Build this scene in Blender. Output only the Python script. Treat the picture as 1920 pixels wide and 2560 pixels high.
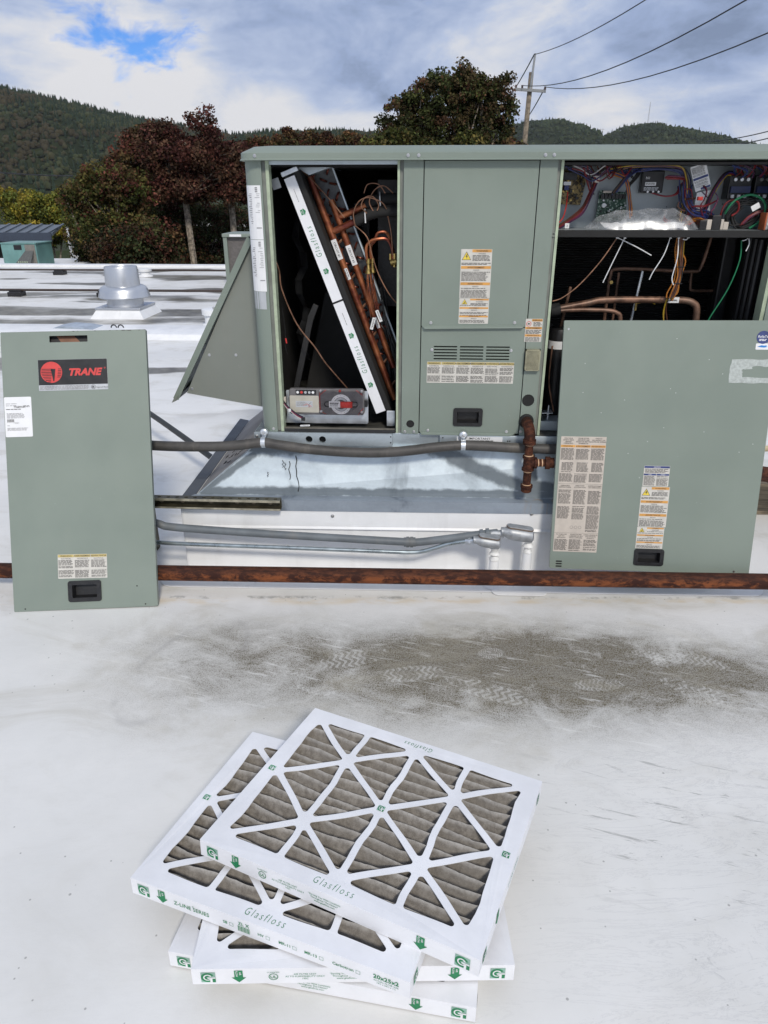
import bpy, bmesh, math, random
import numpy as np
from mathutils import Matrix, Vector
R_ = math.radians
for o in list(bpy.data.objects): bpy.data.objects.remove(o)
scene = bpy.context.scene
COL = scene.collection
rng = random.Random(7)
nrng = np.random.default_rng(11)

# ------------------------------------------------------------------ camera
cam = bpy.data.cameras.new("camera")
cam.sensor_fit = 'HORIZONTAL'; cam.sensor_width = 36.0; cam.lens = 36.0*1782/1920
cam.clip_start = 0.05; cam.clip_end = 20000
cam_o = bpy.data.objects.new("camera", cam); COL.objects.link(cam_o)
cam_o.location = (0, 0, 1.5)
cam_o.rotation_mode = 'XYZ'
cam_o.rotation_euler = (R_(90-24.1), R_(0.03), R_(3.12))
scene.camera = cam_o

# ------------------------------------------------------------------ light
SUN_EL, SUN_AZ = R_(41), R_(163)      # azimuth clockwise from +Y (the view direction): behind the camera, to the right
sun = bpy.data.lights.new("sun", 'SUN'); sun.energy = 2.5; sun.angle = R_(9); sun.color = (1.0, 0.93, 0.82)
sun_o = bpy.data.objects.new("sun", sun); COL.objects.link(sun_o)
sd = Vector((math.sin(SUN_AZ)*math.cos(SUN_EL), math.cos(SUN_AZ)*math.cos(SUN_EL), math.sin(SUN_EL)))
sun_o.rotation_euler = sd.to_track_quat('Z', 'Y').to_euler()
sun_o.location = (6, -8, 12)

world = bpy.data.worlds.new("World"); scene.world = world; world.use_nodes = True
def build_world():
    nt = world.node_tree; N = nt.nodes; L = nt.links
    for n in list(N): N.remove(n)
    out = N.new('ShaderNodeOutputWorld'); bg = N.new('ShaderNodeBackground'); bg.inputs[1].default_value = 0.10
    sky = N.new('ShaderNodeTexSky'); sky.sky_type = 'NISHITA'; sky.sun_disc = False
    sky.sun_elevation = SUN_EL; sky.sun_rotation = SUN_AZ; sky.ozone_density = 2.5; sky.air_density = 0.9; sky.dust_density = 0.3
    tc = N.new('ShaderNodeTexCoord'); sep = N.new('ShaderNodeSeparateXYZ'); L.new(tc.outputs['Generated'], sep.inputs[0])
    def M(op, a, b=None, c=None, clamp=False):
        n = N.new('ShaderNodeMath'); n.operation = op; n.use_clamp = clamp
        for i, x in enumerate((a, b, c)):
            if x is None: continue
            if hasattr(x, 'links') or hasattr(x, 'is_output'): L.new(x, n.inputs[i])
            else: n.inputs[i].default_value = x
        return n.outputs[0]
    zc = M('MAXIMUM', sep.outputs[2], 0.0)
    def noise(scale, detail, rough, dist=0.0, off=0.0, ys=2.4):
        mp = N.new('ShaderNodeMapping'); mp.inputs['Location'].default_value = (off, off*0.7, off*.3); mp.inputs['Scale'].default_value = (1, 1, ys)
        L.new(tc.outputs['Generated'], mp.inputs[0])
        n = N.new('ShaderNodeTexNoise'); n.inputs['Scale'].default_value = scale; n.inputs['Detail'].default_value = detail
        n.inputs['Roughness'].default_value = rough; n.inputs['Distortion'].default_value = dist
        L.new(mp.outputs[0], n.inputs['Vector']); return n.outputs[0]
    def lobe(az, el, wid, soft):    # soft round region of the sky around a direction
        d = (math.sin(R_(az))*math.cos(R_(el)), math.cos(R_(az))*math.cos(R_(el)), math.sin(R_(el)))
        dp = N.new('ShaderNodeVectorMath'); dp.operation = 'DOT_PRODUCT'; L.new(tc.outputs['Generated'], dp.inputs[0]); dp.inputs[1].default_value = d
        mr = N.new('ShaderNodeMapRange'); mr.interpolation_type = 'SMOOTHSTEP'
        mr.inputs[1].default_value = math.cos(R_(wid+soft)); mr.inputs[2].default_value = math.cos(R_(max(wid-soft, 0.01)))
        L.new(dp.outputs['Value'], mr.inputs[0]); return mr.outputs[0]
    cov = noise(6.0, 9, 0.55, 0.5, 3.1, 2.2)
    gap = lobe(-20.5, 11.6, 5.0, 4.0); frag = noise(17, 9, 0.62, 0.6, 5.3, 2.0)
    covd = M('SUBTRACT', M('ADD', M('ADD', M('MULTIPLY', cov, .75), M('MULTIPLY', frag, .45)), 0.14), M('MULTIPLY', gap, 0.285))
    hi = N.new('ShaderNodeMapRange'); hi.interpolation_type = 'SMOOTHSTEP'; hi.inputs[1].default_value = 0.115; hi.inputs[2].default_value = 0.175; hi.inputs[3].default_value = 0.16; hi.inputs[4].default_value = 0.0
    L.new(zc, hi.inputs[0]); covd = M('ADD', covd, hi.outputs[0])
    cover = N.new('ShaderNodeMapRange'); cover.inputs[1].default_value = 0.42; cover.inputs[2].default_value = 0.60; cover.interpolation_type = 'SMOOTHSTEP'
    L.new(covd, cover.inputs[0])
    b1 = noise(4.2, 9, 0.56, 0.5, 9.7, 2.6); b2 = noise(15, 8, 0.62, 0.4, 1.3, 2.0)
    dark = lobe(17.5, 8.0, 3.5, 3.5); bright = M('MAXIMUM', lobe(-20, 5.2, 3.5, 4.5), lobe(-11.5, 3.4, 2.0, 3.0))
    low = N.new('ShaderNodeMapRange'); low.inputs[1].default_value = 0.0; low.inputs[2].default_value = 0.14; low.inputs[3].default_value = 0.10; low.inputs[4].default_value = 0.0
    L.new(zc, low.inputs[0])
    bsum = M('ADD', M('ADD', M('MULTIPLY', b1, 0.85), M('MULTIPLY', b2, 0.30)), low.outputs[0])
    bsum = M('ADD', M('SUBTRACT', bsum, M('MULTIPLY', dark, 0.13)), M('MULTIPLY', bright, 0.17))
    ramp = N.new('ShaderNodeValToRGB'); L.new(bsum, ramp.inputs[0])
    e = ramp.color_ramp.elements
    e[0].position = 0.36; e[0].color = (0.27, 0.35, 0.53, 1)
    e[1].position = 0.74; e[1].color = (0.97, 0.97, 1.0, 1)
    m = e.new(0.47); m.color = (0.42, 0.53, 0.79, 1)
    m = e.new(0.57); m.color = (0.60, 0.70, 0.93, 1)
    m = e.new(0.66); m.color = (0.83, 0.87, 0.97, 1)
    sc_ = N.new('ShaderNodeVectorMath'); sc_.operation = 'SCALE'; sc_.inputs['Scale'].default_value = 8.7
    L.new(ramp.outputs[0], sc_.inputs[0])
    tint = N.new('ShaderNodeVectorMath'); tint.operation = 'MULTIPLY'; tint.inputs[1].default_value = (0.42, 0.78, 1.35)
    L.new(sky.outputs[0], tint.inputs[0])
    mix = N.new('ShaderNodeMix'); mix.data_type = 'RGBA'
    L.new(cover.outputs[0], mix.inputs[0]); L.new(tint.outputs[0], mix.inputs[6]); L.new(sc_.outputs[0], mix.inputs[7])
    L.new(mix.outputs[2], bg.inputs[0]); L.new(bg.outputs[0], out.inputs[0])
build_world()
vs = scene.view_settings
scene.display_settings.display_device = 'sRGB'
vs.view_transform = 'Standard'; vs.look = 'None'; vs.gamma = 1.0; vs.use_curve_mapping = False; vs.exposure = -0.11
scene.cycles.max_bounces = 6; scene.cycles.diffuse_bounces = 4; scene.cycles.glossy_bounces = 4; scene.cycles.transparent_max_bounces = 12
scene.cycles.use_denoising = True
scene.cycles.sample_clamp_indirect = 6.0

# ------------------------------------------------------------------ material helpers
class NT:
    """small helper round a material's node tree"""
    def __init__(s, name):
        s.m = bpy.data.materials.new(name); s.m.use_nodes = True
        s.t = s.m.node_tree; s.N = s.t.nodes; s.L = s.t.links
        for n in list(s.N): s.N.remove(n)
        s.out = s.N.new('ShaderNodeOutputMaterial'); s.b = s.N.new('ShaderNodeBsdfPrincipled'); s.L.new(s.b.outputs[0], s.out.inputs[0])
        s._tc = None
    def pos(s):
        if s._tc is None: s._tc = s.N.new('ShaderNodeTexCoord')
        return s._tc.outputs['Object']
    def wpos(s):
        g = s.N.new('ShaderNodeNewGeometry'); return g.outputs['Position']
    def link(s, x, inp):
        if hasattr(x, 'is_output'): s.L.new(x, inp)
        else: inp.default_value = x
    def math(s, op, a, b=None, c=None, clamp=False):
        n = s.N.new('ShaderNodeMath'); n.operation = op; n.use_clamp = clamp
        for i, x in enumerate((a, b, c)):
            if x is not None: s.link(x, n.inputs[i])
        return n.outputs[0]
    def mapping(s, v, loc=(0,0,0), rot=(0,0,0), scale=(1,1,1)):
        n = s.N.new('ShaderNodeMapping'); s.L.new(v, n.inputs[0])
        n.inputs['Location'].default_value = loc; n.inputs['Rotation'].default_value = rot; n.inputs['Scale'].default_value = scale
        return n.outputs[0]
    def noise(s, v, scale, detail=4, rough=.55, dist=0.0):
        n = s.N.new('ShaderNodeTexNoise'); s.L.new(v, n.inputs['Vector'])
        n.inputs['Scale'].default_value = scale; n.inputs['Detail'].default_value = detail; n.inputs['Roughness'].default_value = rough; n.inputs['Distortion'].default_value = dist
        return n.outputs[0]
    def voronoi(s, v, scale, out=0):
        n = s.N.new('ShaderNodeTexVoronoi'); s.L.new(v, n.inputs['Vector']); n.inputs['Scale'].default_value = scale
        return n.outputs[out]
    def rng(s, x, a, b, c=0.0, d=1.0, smooth=True):
        n = s.N.new('ShaderNodeMapRange'); s.link(x, n.inputs[0])
        n.interpolation_type = 'SMOOTHSTEP' if smooth else 'LINEAR'
        for i, v in enumerate((a, b, c, d)): n.inputs[i+1].default_value = v
        return n.outputs[0]
    def mix(s, f, a, b):
        n = s.N.new('ShaderNodeMix'); n.data_type = 'RGBA'; s.link(f, n.inputs[0])
        for x, i in ((a, 6), (b, 7)):
            if hasattr(x, 'is_output'): s.L.new(x, n.inputs[i])
            else: n.inputs[i].default_value = (*x[:3], 1)
        return n.outputs[2]
    def bump(s, h, strength=.3, dist=.002):
        n = s.N.new('ShaderNodeBump'); n.inputs['Strength'].default_value = strength; n.inputs['Distance'].default_value = dist
        s.L.new(h, n.inputs['Height']); s.L.new(n.outputs[0], s.b.inputs['Normal'])
    def sep(s, v):
        n = s.N.new('ShaderNodeSeparateXYZ'); s.L.new(v, n.inputs[0]); return n.outputs
    def color(s, c):
        s.link(c if hasattr(c, 'is_output') else (*c[:3], 1), s.b.inputs['Base Color'])
    def set(s, rough=None, metal=None, spec=None):
        if rough is not None: s.link(rough, s.b.inputs['Roughness'])
        if metal is not None: s.link(metal, s.b.inputs['Metallic'])
        if spec is not None: s.link(spec, s.b.inputs['Specular IOR Level'])
MATS = {}
def simple(name, c, rough=.5, metal=0.0, var=.12, vscale=25, bump=0.0, bscale=300, c2=None, spec=.5, dirt=0.0):
    if name in MATS: return MATS[name]
    n = NT(name); p = n.pos()
    f = n.noise(p, vscale, 5, .6)
    c2 = c2 or tuple(max(0, x*(1-2*var)) for x in c)
    hi = tuple(min(1, x*(1+var)) for x in c) if c2 is not None else c
    col = n.mix(n.rng(f, .3, .7), c2, hi)
    if dirt > 0:
        d = n.noise(n.mapping(p, scale=(3, 3, .6)), 4, 6, .65)
        col = n.mix(n.math('MULTIPLY', n.rng(d, .5, .75), dirt), col, (.20, .18, .15))
    n.color(col); n.set(n.rng(f, .2, .8, max(0, rough-.08), min(1, rough+.08)), metal, spec)
    if bump: n.bump(n.noise(p, bscale, 3), bump, .001)
    MATS[name] = n.m; return n.m

# ------------------------------------------------------------------ mesh helpers
class MB:
    def __init__(s): s.v = []; s.f = []; s.mi = []; s.M = None
    def frame(s, o, ux, uy, uz=None):
        ux = Vector(ux).normalized(); uy = Vector(uy).normalized(); uz = Vector(uz).normalized() if uz is not None else ux.cross(uy)
        m = Matrix((ux, uy, uz)).transposed().to_4x4(); m.translation = Vector(o); s.M = m; return s
    def add(s, vs_, fs, mat=0):
        b = len(s.v)
        if s.M is not None: vs_ = [tuple(s.M @ Vector(p)) for p in vs_]
        s.v.extend(tuple(p) for p in vs_); s.f.extend(tuple(b+i for i in f) for f in fs); s.mi.extend([mat]*len(fs)); return s
    def box(s, x0, x1, y0, y1, z0, z1, mat=0):
        return s.add([(x0,y0,z0),(x1,y0,z0),(x1,y1,z0),(x0,y1,z0),(x0,y0,z1),(x1,y0,z1),(x1,y1,z1),(x0,y1,z1)],
                     [(0,3,2,1),(4,5,6,7),(0,1,5,4),(1,2,6,5),(2,3,7,6),(3,0,4,7)], mat)
    def quad(s, a, b, c, d, mat=0): return s.add([a,b,c,d], [(0,1,2,3)], mat)
    def slab(s, pts, nrm, t, mat=0):          # polygon thickened along nrm by t
        n = len(pts); q = [tuple(Vector(p)+Vector(nrm)*t) for p in pts]
        return s.add(list(pts)+q, [tuple(range(n))[::-1], tuple(range(n, 2*n))]+[(i,(i+1)%n,n+(i+1)%n,n+i) for i in range(n)], mat)
    def cyl(s, p0, p1, r, n=12, r2=None, mat=0, caps=True):
        p0 = Vector(p0); p1 = Vector(p1); r2 = r if r2 is None else r2
        d = (p1-p0).normalized(); a = d.orthogonal().normalized(); b = d.cross(a)
        vs_ = []; 
        for p, rr in ((p0, r), (p1, r2)):
            for i in range(n):
                t = 2*math.pi*i/n; vs_.append(tuple(p+(a*math.cos(t)+b*math.sin(t))*rr))
        fs = [(i,(i+1)%n,n+(i+1)%n,n+i) for i in range(n)]
        if caps: fs += [tuple(range(n))[::-1], tuple(range(n, 2*n))]
        return s.add(vs_, fs, mat)
    def tube(s, pts, r, n=8, mat=0, sub=0, caps=True):
        P = [Vector(p) for p in pts]
        if sub: P = catmull(P, sub)
        rs = r if isinstance(r, (list, tuple)) else None
        vs_ = []; up = None
        for i, p in enumerate(P):
            t = (P[min(i+1, len(P)-1)]-P[max(i-1, 0)]).normalized()
            if up is None: up = t.orthogonal().normalized()
            a = (up-t*up.dot(t)); a = a.normalized() if a.length > 1e-6 else t.orthogonal().normalized()
            up = a; b = t.cross(a)
            rr = r if rs is None else rs[0]+(rs[1]-rs[0])*i/(len(P)-1)
            for k in range(n):
                g = 2*math.pi*k/n; vs_.append(tuple(p+(a*math.cos(g)+b*math.sin(g))*rr))
        m = len(P)
        fs = [(i*n+k, i*n+(k+1)%n, (i+1)*n+(k+1)%n, (i+1)*n+k) for i in range(m-1) for k in range(n)]
        if caps: fs += [tuple(range(n))[::-1], tuple(range((m-1)*n, m*n))]
        return s.add(vs_, fs, mat)
    def lathe(s, prof, o=(0,0,0), n=24, mat=0):
        vs_ = []; o = Vector(o)
        for r, z in prof:
            for k in range(n):
                g = 2*math.pi*k/n; vs_.append((o.x+r*math.cos(g), o.y+r*math.sin(g), o.z+z))
        m = len(prof)
        fs = [(i*n+k, i*n+(k+1)%n, (i+1)*n+(k+1)%n, (i+1)*n+k) for i in range(m-1) for k in range(n)]
        fs += [tuple(range(n))[::-1], tuple(range((m-1)*n, m*n))]
        return s.add(vs_, fs, mat)
    def prism(s, poly, z0, z1, mat=0):        # 2D polygon (x,y) between two heights
        n = len(poly)
        return s.add([(x,y,z0) for x,y in poly]+[(x,y,z1) for x,y in poly],
                     [tuple(range(n))[::-1], tuple(range(n,2*n))]+[(i,(i+1)%n,n+(i+1)%n,n+i) for i in range(n)], mat)
    def plate(s, outer, holes, z0, z1, mat=0):
        v, f = holed(outer, holes); 
        zz = [(x, y, z0 + (z1-z0)*(1 if t > 0 else 0)) for x, y, t in v]
        return s.add(zz, f, mat)
    def text(s, txt, x, y, size, mat=1, z=.0005, align='L', shear=0, xs=1.0, bold=0.0, sp=1.0):
        v, f, w = glyphs(txt, shear, bold, sp)
        off = {'L': 0, 'C': -w/2, 'R': -w}[align]
        return s.add([(x+(a+off)*size*xs, y+b*size, z) for a, b in v], f, mat)
    def build(s, name, mats, parent=None, root=None, smooth=False, bevel=0.0, angle=35):
        me = bpy.data.meshes.new(name)
        vs_ = s.v
        if root is not None:
            inv = ROOTM[root.name].inverted(); vs_ = [tuple(inv @ Vector(p)) for p in vs_]
        me.from_pydata(vs_, [], s.f)
        if not isinstance(mats, (list, tuple)): mats = [mats]
        for m in mats: me.materials.append(m)
        if len(mats) > 1: me.polygons.foreach_set('material_index', s.mi)
        if smooth:
            me.shade_smooth(); me.set_sharp_from_angle(angle=R_(angle))
        me.update()
        o = bpy.data.objects.new(name, me); COL.objects.link(o)
        if parent is not None: o.parent = parent
        if bevel:
            md = o.modifiers.new('bevel', 'BEVEL'); md.width = bevel; md.segments = 2; md.limit_method = 'ANGLE'; md.angle_limit = R_(40)
        return o
def catmull(P, k):
    out = []
    for i in range(len(P)-1):
        p0 = P[max(i-1,0)]; p1 = P[i]; p2 = P[i+1]; p3 = P[min(i+2, len(P)-1)]
        for j in range(k):
            t = j/k
            out.append(0.5*((2*p1)+(p2-p0)*t+(2*p0-5*p1+4*p2-p3)*t*t+(3*p1-p0-3*p2+p3)*t**3))
    out.append(P[-1]); return out
def holed(outer, holes):
    cu = bpy.data.curves.new('t', 'CURVE'); cu.dimensions = '2D'; cu.fill_mode = 'BOTH'; cu.extrude = 1.0
    for poly in [outer]+list(holes):
        sp = cu.splines.new('POLY'); sp.points.add(len(poly)-1)
        for p, (x, y) in zip(sp.points, poly): p.co = (x, y, 0, 1)
        sp.use_cyclic_u = True
    o = bpy.data.objects.new('t', cu); me = o.to_mesh()
    v = [tuple(p.co) for p in me.vertices]; f = [tuple(p.vertices) for p in me.polygons]
    o.to_mesh_clear(); bpy.data.objects.remove(o); bpy.data.curves.remove(cu)
    return v, f
_gl = {}
def glyphs(txt, shear=0, bold=0.0, sp=1.0):
    k = (txt, shear, bold, sp)
    if k not in _gl:
        cu = bpy.data.curves.new('t', 'FONT'); cu.body = txt; cu.size = 1; cu.shear = shear; cu.offset = bold; cu.resolution_u = 2; cu.space_character = sp; cu.space_line = .8
        o = bpy.data.objects.new('t', cu); me = o.to_mesh()
        v = [(p.co.x, p.co.y) for p in me.vertices]; f = [tuple(p.vertices) for p in me.polygons]
        o.to_mesh_clear(); bpy.data.objects.remove(o); bpy.data.curves.remove(cu)
        _gl[k] = (v, f, max([a for a, b in v] or [0]))
    return _gl[k]
def rrect(x0, x1, y0, y1, r, n=4):
    out = []
    for cx, cy, a0 in ((x1-r, y1-r, 0), (x0+r, y1-r, 90), (x0+r, y0+r, 180), (x1-r, y0+r, 270)):
        for i in range(n+1):
            a = R_(a0+90*i/n); out.append((cx+r*math.cos(a), cy+r*math.sin(a)))
    return out
ROOTM = {}
def tag(o, label, cat, group=None):
    o['label'] = label; o['category'] = cat
    if group: o['group'] = group
    return o
def thing(name, label, cat, loc=(0,0,0), rot=None, group=None):
    o = bpy.data.objects.new(name, None); COL.objects.link(o); o.empty_display_size = .1
    m = Matrix.Translation(Vector(loc))
    if rot is not None: m = m @ (rot.to_4x4() if isinstance(rot, Matrix) else Matrix.Rotation(rot, 4, 'Z'))
    o.matrix_world = m; ROOTM[o.name] = m
    return tag(o, label, cat, group)
def kind(o, k): o['kind'] = k; return o
def inst(name, me, parent, root, loc, rotm=None, scale=1.0):
    """an object sharing mesh data, placed in world coordinates under an unrotated part"""
    o = bpy.data.objects.new(name, me); COL.objects.link(o); o.parent = parent
    m = Matrix.Translation(Vector(loc))
    if rotm is not None: m = m @ rotm.to_4x4()
    if scale != 1.0: m = m @ Matrix.Scale(scale, 4)
    o.matrix_local = ROOTM[root.name].inverted() @ m if root is not None else m
    return o
def copy_tree(o, parent=None):
    c = o.copy(); COL.objects.link(c); c.parent = parent
    if parent is not None: c.matrix_parent_inverse = o.matrix_parent_inverse.copy()
    for ch in list(o.children): copy_tree(ch, c)
    return c
# ------------------------------------------------------------------ materials
def m_roof():
    n = NT('white_membrane'); p = n.wpos(); X, Y, Z = n.sep(p)
    base = n.mix(n.rng(n.noise(p, 1.3, 6, .6), .3, .7), (.69, .69, .672), (.79, .785, .765))
    # patchy grime
    g1 = n.noise(n.mapping(p, scale=(1, 1.6, 1)), 2.2, 9, .68, .8)
    def ell(cx, cy, rx, ry, rot=0, soft=.45):
        q = n.mapping(p, loc=(-cx, -cy, 0)); q = n.mapping(q, rot=(0, 0, rot)); q = n.mapping(q, scale=(1/rx, 1/ry, 0))
        l = n.N.new('ShaderNodeVectorMath'); l.operation = 'LENGTH'; n.L.new(q, l.inputs[0])
        return n.rng(l.outputs['Value'], 1.0, 1.0-soft, 0, 1), q
    wob = n.math('SUBTRACT', n.noise(p, 5, 9, .72, .8), .5)
    def gauss(cx, cy, rx, ry, rot, amp):
        q = n.mapping(p, loc=(-cx, -cy, 0)); q = n.mapping(q, rot=(0, 0, rot)); q = n.mapping(q, scale=(1/rx, 1/ry, 0))
        d = n.N.new('ShaderNodeVectorMath'); d.operation = 'DOT_PRODUCT'; n.L.new(q, d.inputs[0]); n.L.new(q, d.inputs[1])
        return n.math('MULTIPLY', n.math('POWER', 2.718, n.math('MULTIPLY', d.outputs['Value'], -1.0)), amp)
    G = gauss(.46, 2.09, .60, .235, -.03, 1.10)
    for g_ in ((.30, 2.14, .34, .12, -.15, .55), (.95, 2.02, .60, .17, .12, .62), (-.30, 2.02, .62, .26, .05, .48), (-.62, 2.18, .5, .16, 0, .34), (.25, 1.86, 1.0, .17, .06, .36), (-.78, 1.90, .22, .26, .4, .30), (1.3, 2.2, .5, .2, -.3, .25)):
        G = n.math('ADD', G, gauss(*g_))
    fb = n.noise(n.mapping(n.mapping(p, rot=(0, 0, .15)), scale=(1, 1.35, 1)), 4.2, 10, .72, .7)
    fb2 = n.noise(n.mapping(n.mapping(p, rot=(0, 0, -.5)), scale=(1, 1.7, 1)), 7, 9, .74, .6)
    dirt = n.math('MULTIPLY', G, n.math('ADD', n.rng(fb, .28, .66, .30, 1.20, False), n.math('MULTIPLY', n.math('SUBTRACT', fb2, .5), .9)), clamp=True)
    speck = n.rng(n.noise(p, 260, 2, .5), .46, .66)
    speck2 = n.rng(n.noise(p, 90, 3, .6), .52, .70)
    dirt = n.math('MULTIPLY', dirt, n.math('ADD', .74, n.math('ADD', n.math('MULTIPLY', speck, .55), n.math('MULTIPLY', speck2, .22))), clamp=True)
    patch = n.rng(n.noise(p, 11, 5, .6, .6), .40, .58)
    # boot prints scuffed through the grime
    def boot(cx, cy, ang, l, w):
        e, q = ell(cx, cy, l, w, -ang, .12)
        ax, ay, az = n.sep(q)
        wv = n.math('SINE', n.math('ADD', n.math('MULTIPLY', ax, 38.0), n.math('MULTIPLY', n.math('SINE', n.math('MULTIPLY', ay, 7.0)), 2.0)))
        tread = n.rng(n.math('ADD', wv, n.math('MULTIPLY', wob, 2.2)), -.1, .5)
        return n.math('MULTIPLY', n.math('MULTIPLY', e, patch), n.math('ADD', .10, n.math('MULTIPLY', tread, .36)))
    pr = None
    for a in ((.235, 1.925, -.42, .155, .045), (.265, 2.135, .25, .05, .035), (.627, 2.145, 1.45, .045, .03), (.853, 2.13, -.5, .10, .04), (.61, 1.975, 0.1, .09, .035), (.93, 1.955, -.55, .13, .045),
              (-.02, 2.00, .2, .13, .045), (-.22, 2.08, .35, .14, .05), (.60, 2.24, 1.2, .10, .04), (-.36, 1.93, -.5, .12, .04), (.98, 2.13, -.3, .12, .045)):
        b = boot(*a); pr = b if pr is None else n.math('MAXIMUM', pr, b)
    dirt = n.math('MULTIPLY', dirt, n.math('SUBTRACT', 1.0, n.math('MULTIPLY', pr, .85)), clamp=True)
    # long pale scuffs
    sc = n.noise(n.mapping(n.mapping(p, rot=(0, 0, .25)), scale=(2.2, 22, 1)), 3, 6, .65, .5)
    dirt = n.math('MULTIPLY', dirt, n.math('SUBTRACT', 1.0, n.math('MULTIPLY', n.rng(sc, .56, .70), .55)))
    col = n.mix(dirt, base, (.100, .081, .045))
    # thin general film
    film = n.math('MULTIPLY', n.rng(g1, .46, .72), n.rng(Y, 1.05, 1.9, .16, .55))
    col = n.mix(n.math('MULTIPLY', film, .75), col, (.40, .37, .29))
    # dark scuff strokes near the camera
    st = n.noise(n.mapping(n.mapping(p, rot=(0, 0, .22)), scale=(1.0, 7, 1)), 6.5, 8, .72, .6)
    where, _ = ell(.72, 1.42, .62, .42, .1, .9)
    strokes = n.math('MULTIPLY', n.rng(st, .57, .66), n.math('MULTIPLY', where, .75))
    col = n.mix(strokes, col, (.22, .22, .21))
    where2, _ = ell(.70, 1.0, .28, .16, .4, .9)
    col = n.mix(n.math('MULTIPLY', n.rng(n.noise(p, 24, 8, .75, 1.0), .54, .70), n.math('MULTIPLY', where2, .40)), col, (.20, .21, .22))
    # rings left by dried water
    rq, q = ell(-.80, 2.0, .17, .34, .35, .10); rq2, q = ell(-.80, 2.0, .15, .315, .35, .10)
    ring = n.math('MULTIPLY', n.math('SUBTRACT', rq, rq2, clamp=True), n.rng(n.noise(p, 6, 4), .45, .6))
    col = n.mix(n.math('MULTIPLY', ring, .35), col, (.35, .34, .33))
    # yellow water line at the curb
    yl = n.math('MULTIPLY', n.rng(n.math('ABSOLUTE', n.math('SUBTRACT', Y, n.math('ADD', 2.475, n.math('MULTIPLY', X, .05)))), .045, .0), n.rng(n.noise(n.mapping(p, scale=(1, 3, 1)), 5, 5, .6), .42, .62))
    col = n.mix(n.math('MULTIPLY', yl, .42), col, (.62, .46, .22))
    dl = n.math('MULTIPLY', n.rng(n.math('ABSOLUTE', n.math('SUBTRACT', Y, n.math('ADD', 2.505, n.math('MULTIPLY', X, .05)))), .02, .0), n.rng(n.noise(p, 9, 6, .7), .50, .62))
    col = n.mix(n.math('MULTIPLY', dl, .55), col, (.10, .10, .09))
    # grit
    vv = n.N.new('ShaderNodeTexVoronoi'); n.L.new(p, vv.inputs['Vector']); vv.inputs['Scale'].default_value = 34
    vr, vg, vb = n.sep(vv.outputs['Color'])
    grit = n.math('MULTIPLY', n.rng(n.math('SUBTRACT', vv.outputs['Distance'], n.math('MULTIPLY', vg, .05)), .085, .045), n.math('GREATER_THAN', vr, .80))
    col = n.mix(n.math('MULTIPLY', grit, n.rng(Y, 3.2, 2.6, 0, .5)), col, (.10, .095, .085))
    wv2 = n.noise(n.mapping(n.mapping(p, rot=(0, 0, -.12)), scale=(1.0, 5, 1)), 2.6, 9, .75, 1.6)
    streak = n.math('MULTIPLY', n.rng(n.math('ABSOLUTE', n.math('SUBTRACT', wv2, .5)), .018, .0), n.math('MULTIPLY', n.rng(n.math('ADD', X, n.math('MULTIPLY', wob, .8)), -.1, .9, .06, .45), n.rng(Y, 2.6, 2.1, 0, 1)))
    col = n.mix(streak, col, (.46, .46, .46))
    # ponding stains and standing water farther back
    far = n.rng(Y, 4.6, 6.0)
    pn = n.noise(n.mapping(p, loc=(.4, 1.7, 0), scale=(.30, 1.0, 1)), 1.15, 5, .5, .3)
    pond = n.math('MULTIPLY', n.rng(pn, .535, .575), far)
    edge = n.math('MULTIPLY', n.rng(pn, .545, .60), far)
    Yw = n.math('ADD', Y, n.math('MULTIPLY', n.math('SUBTRACT', n.noise(n.mapping(p, scale=(.5, .8, 1)), .9, 6, .6), .5), 2.2))
    strip = n.math('MULTIPLY', n.rng(n.math('ABSOLUTE', n.math('SUBTRACT', Yw, 9.25)), .40, .05), n.rng(n.noise(n.mapping(p, scale=(.4, 1, 1)), 1.2, 5), .36, .5))
    pond = n.math('MAXIMUM', pond, strip)
    strip2 = n.math('MULTIPLY', n.rng(n.math('ABSOLUTE', n.math('SUBTRACT', Yw, 11.4)), .5, .1), n.rng(n.noise(n.mapping(p, loc=(3, 0, 0), scale=(.4, 1, 1)), 1.0, 5), .42, .52))
    pond = n.math('MAXIMUM', pond, strip2)
    pcol = n.mix(n.rng(n.noise(p, 7, 5, .7), .3, .7), (.075, .066, .046), (.175, .16, .12))
    col = n.mix(n.math('MULTIPLY', pond, n.rng(n.noise(p, 1.1, 5, .6), .30, .60, .65, 1.0)), col, pcol)
    n.color(col)
    n.set(n.math('SUBTRACT', n.rng(dirt, 0, .6, .40, .75), n.math('MULTIPLY', pond, .06)), 0, .3)
    n.bump(n.math('ADD', n.noise(p, 160, 3, .6), n.math('MULTIPLY', n.noise(p, 9, 4), 3.0)), .16, .0012)
    return n.m
M_ROOF = m_roof()
M_MEMB = simple('white_flashing', (.80, .81, .82), .42, var=.03, vscale=5, bump=.12, bscale=60, dirt=.10)
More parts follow.
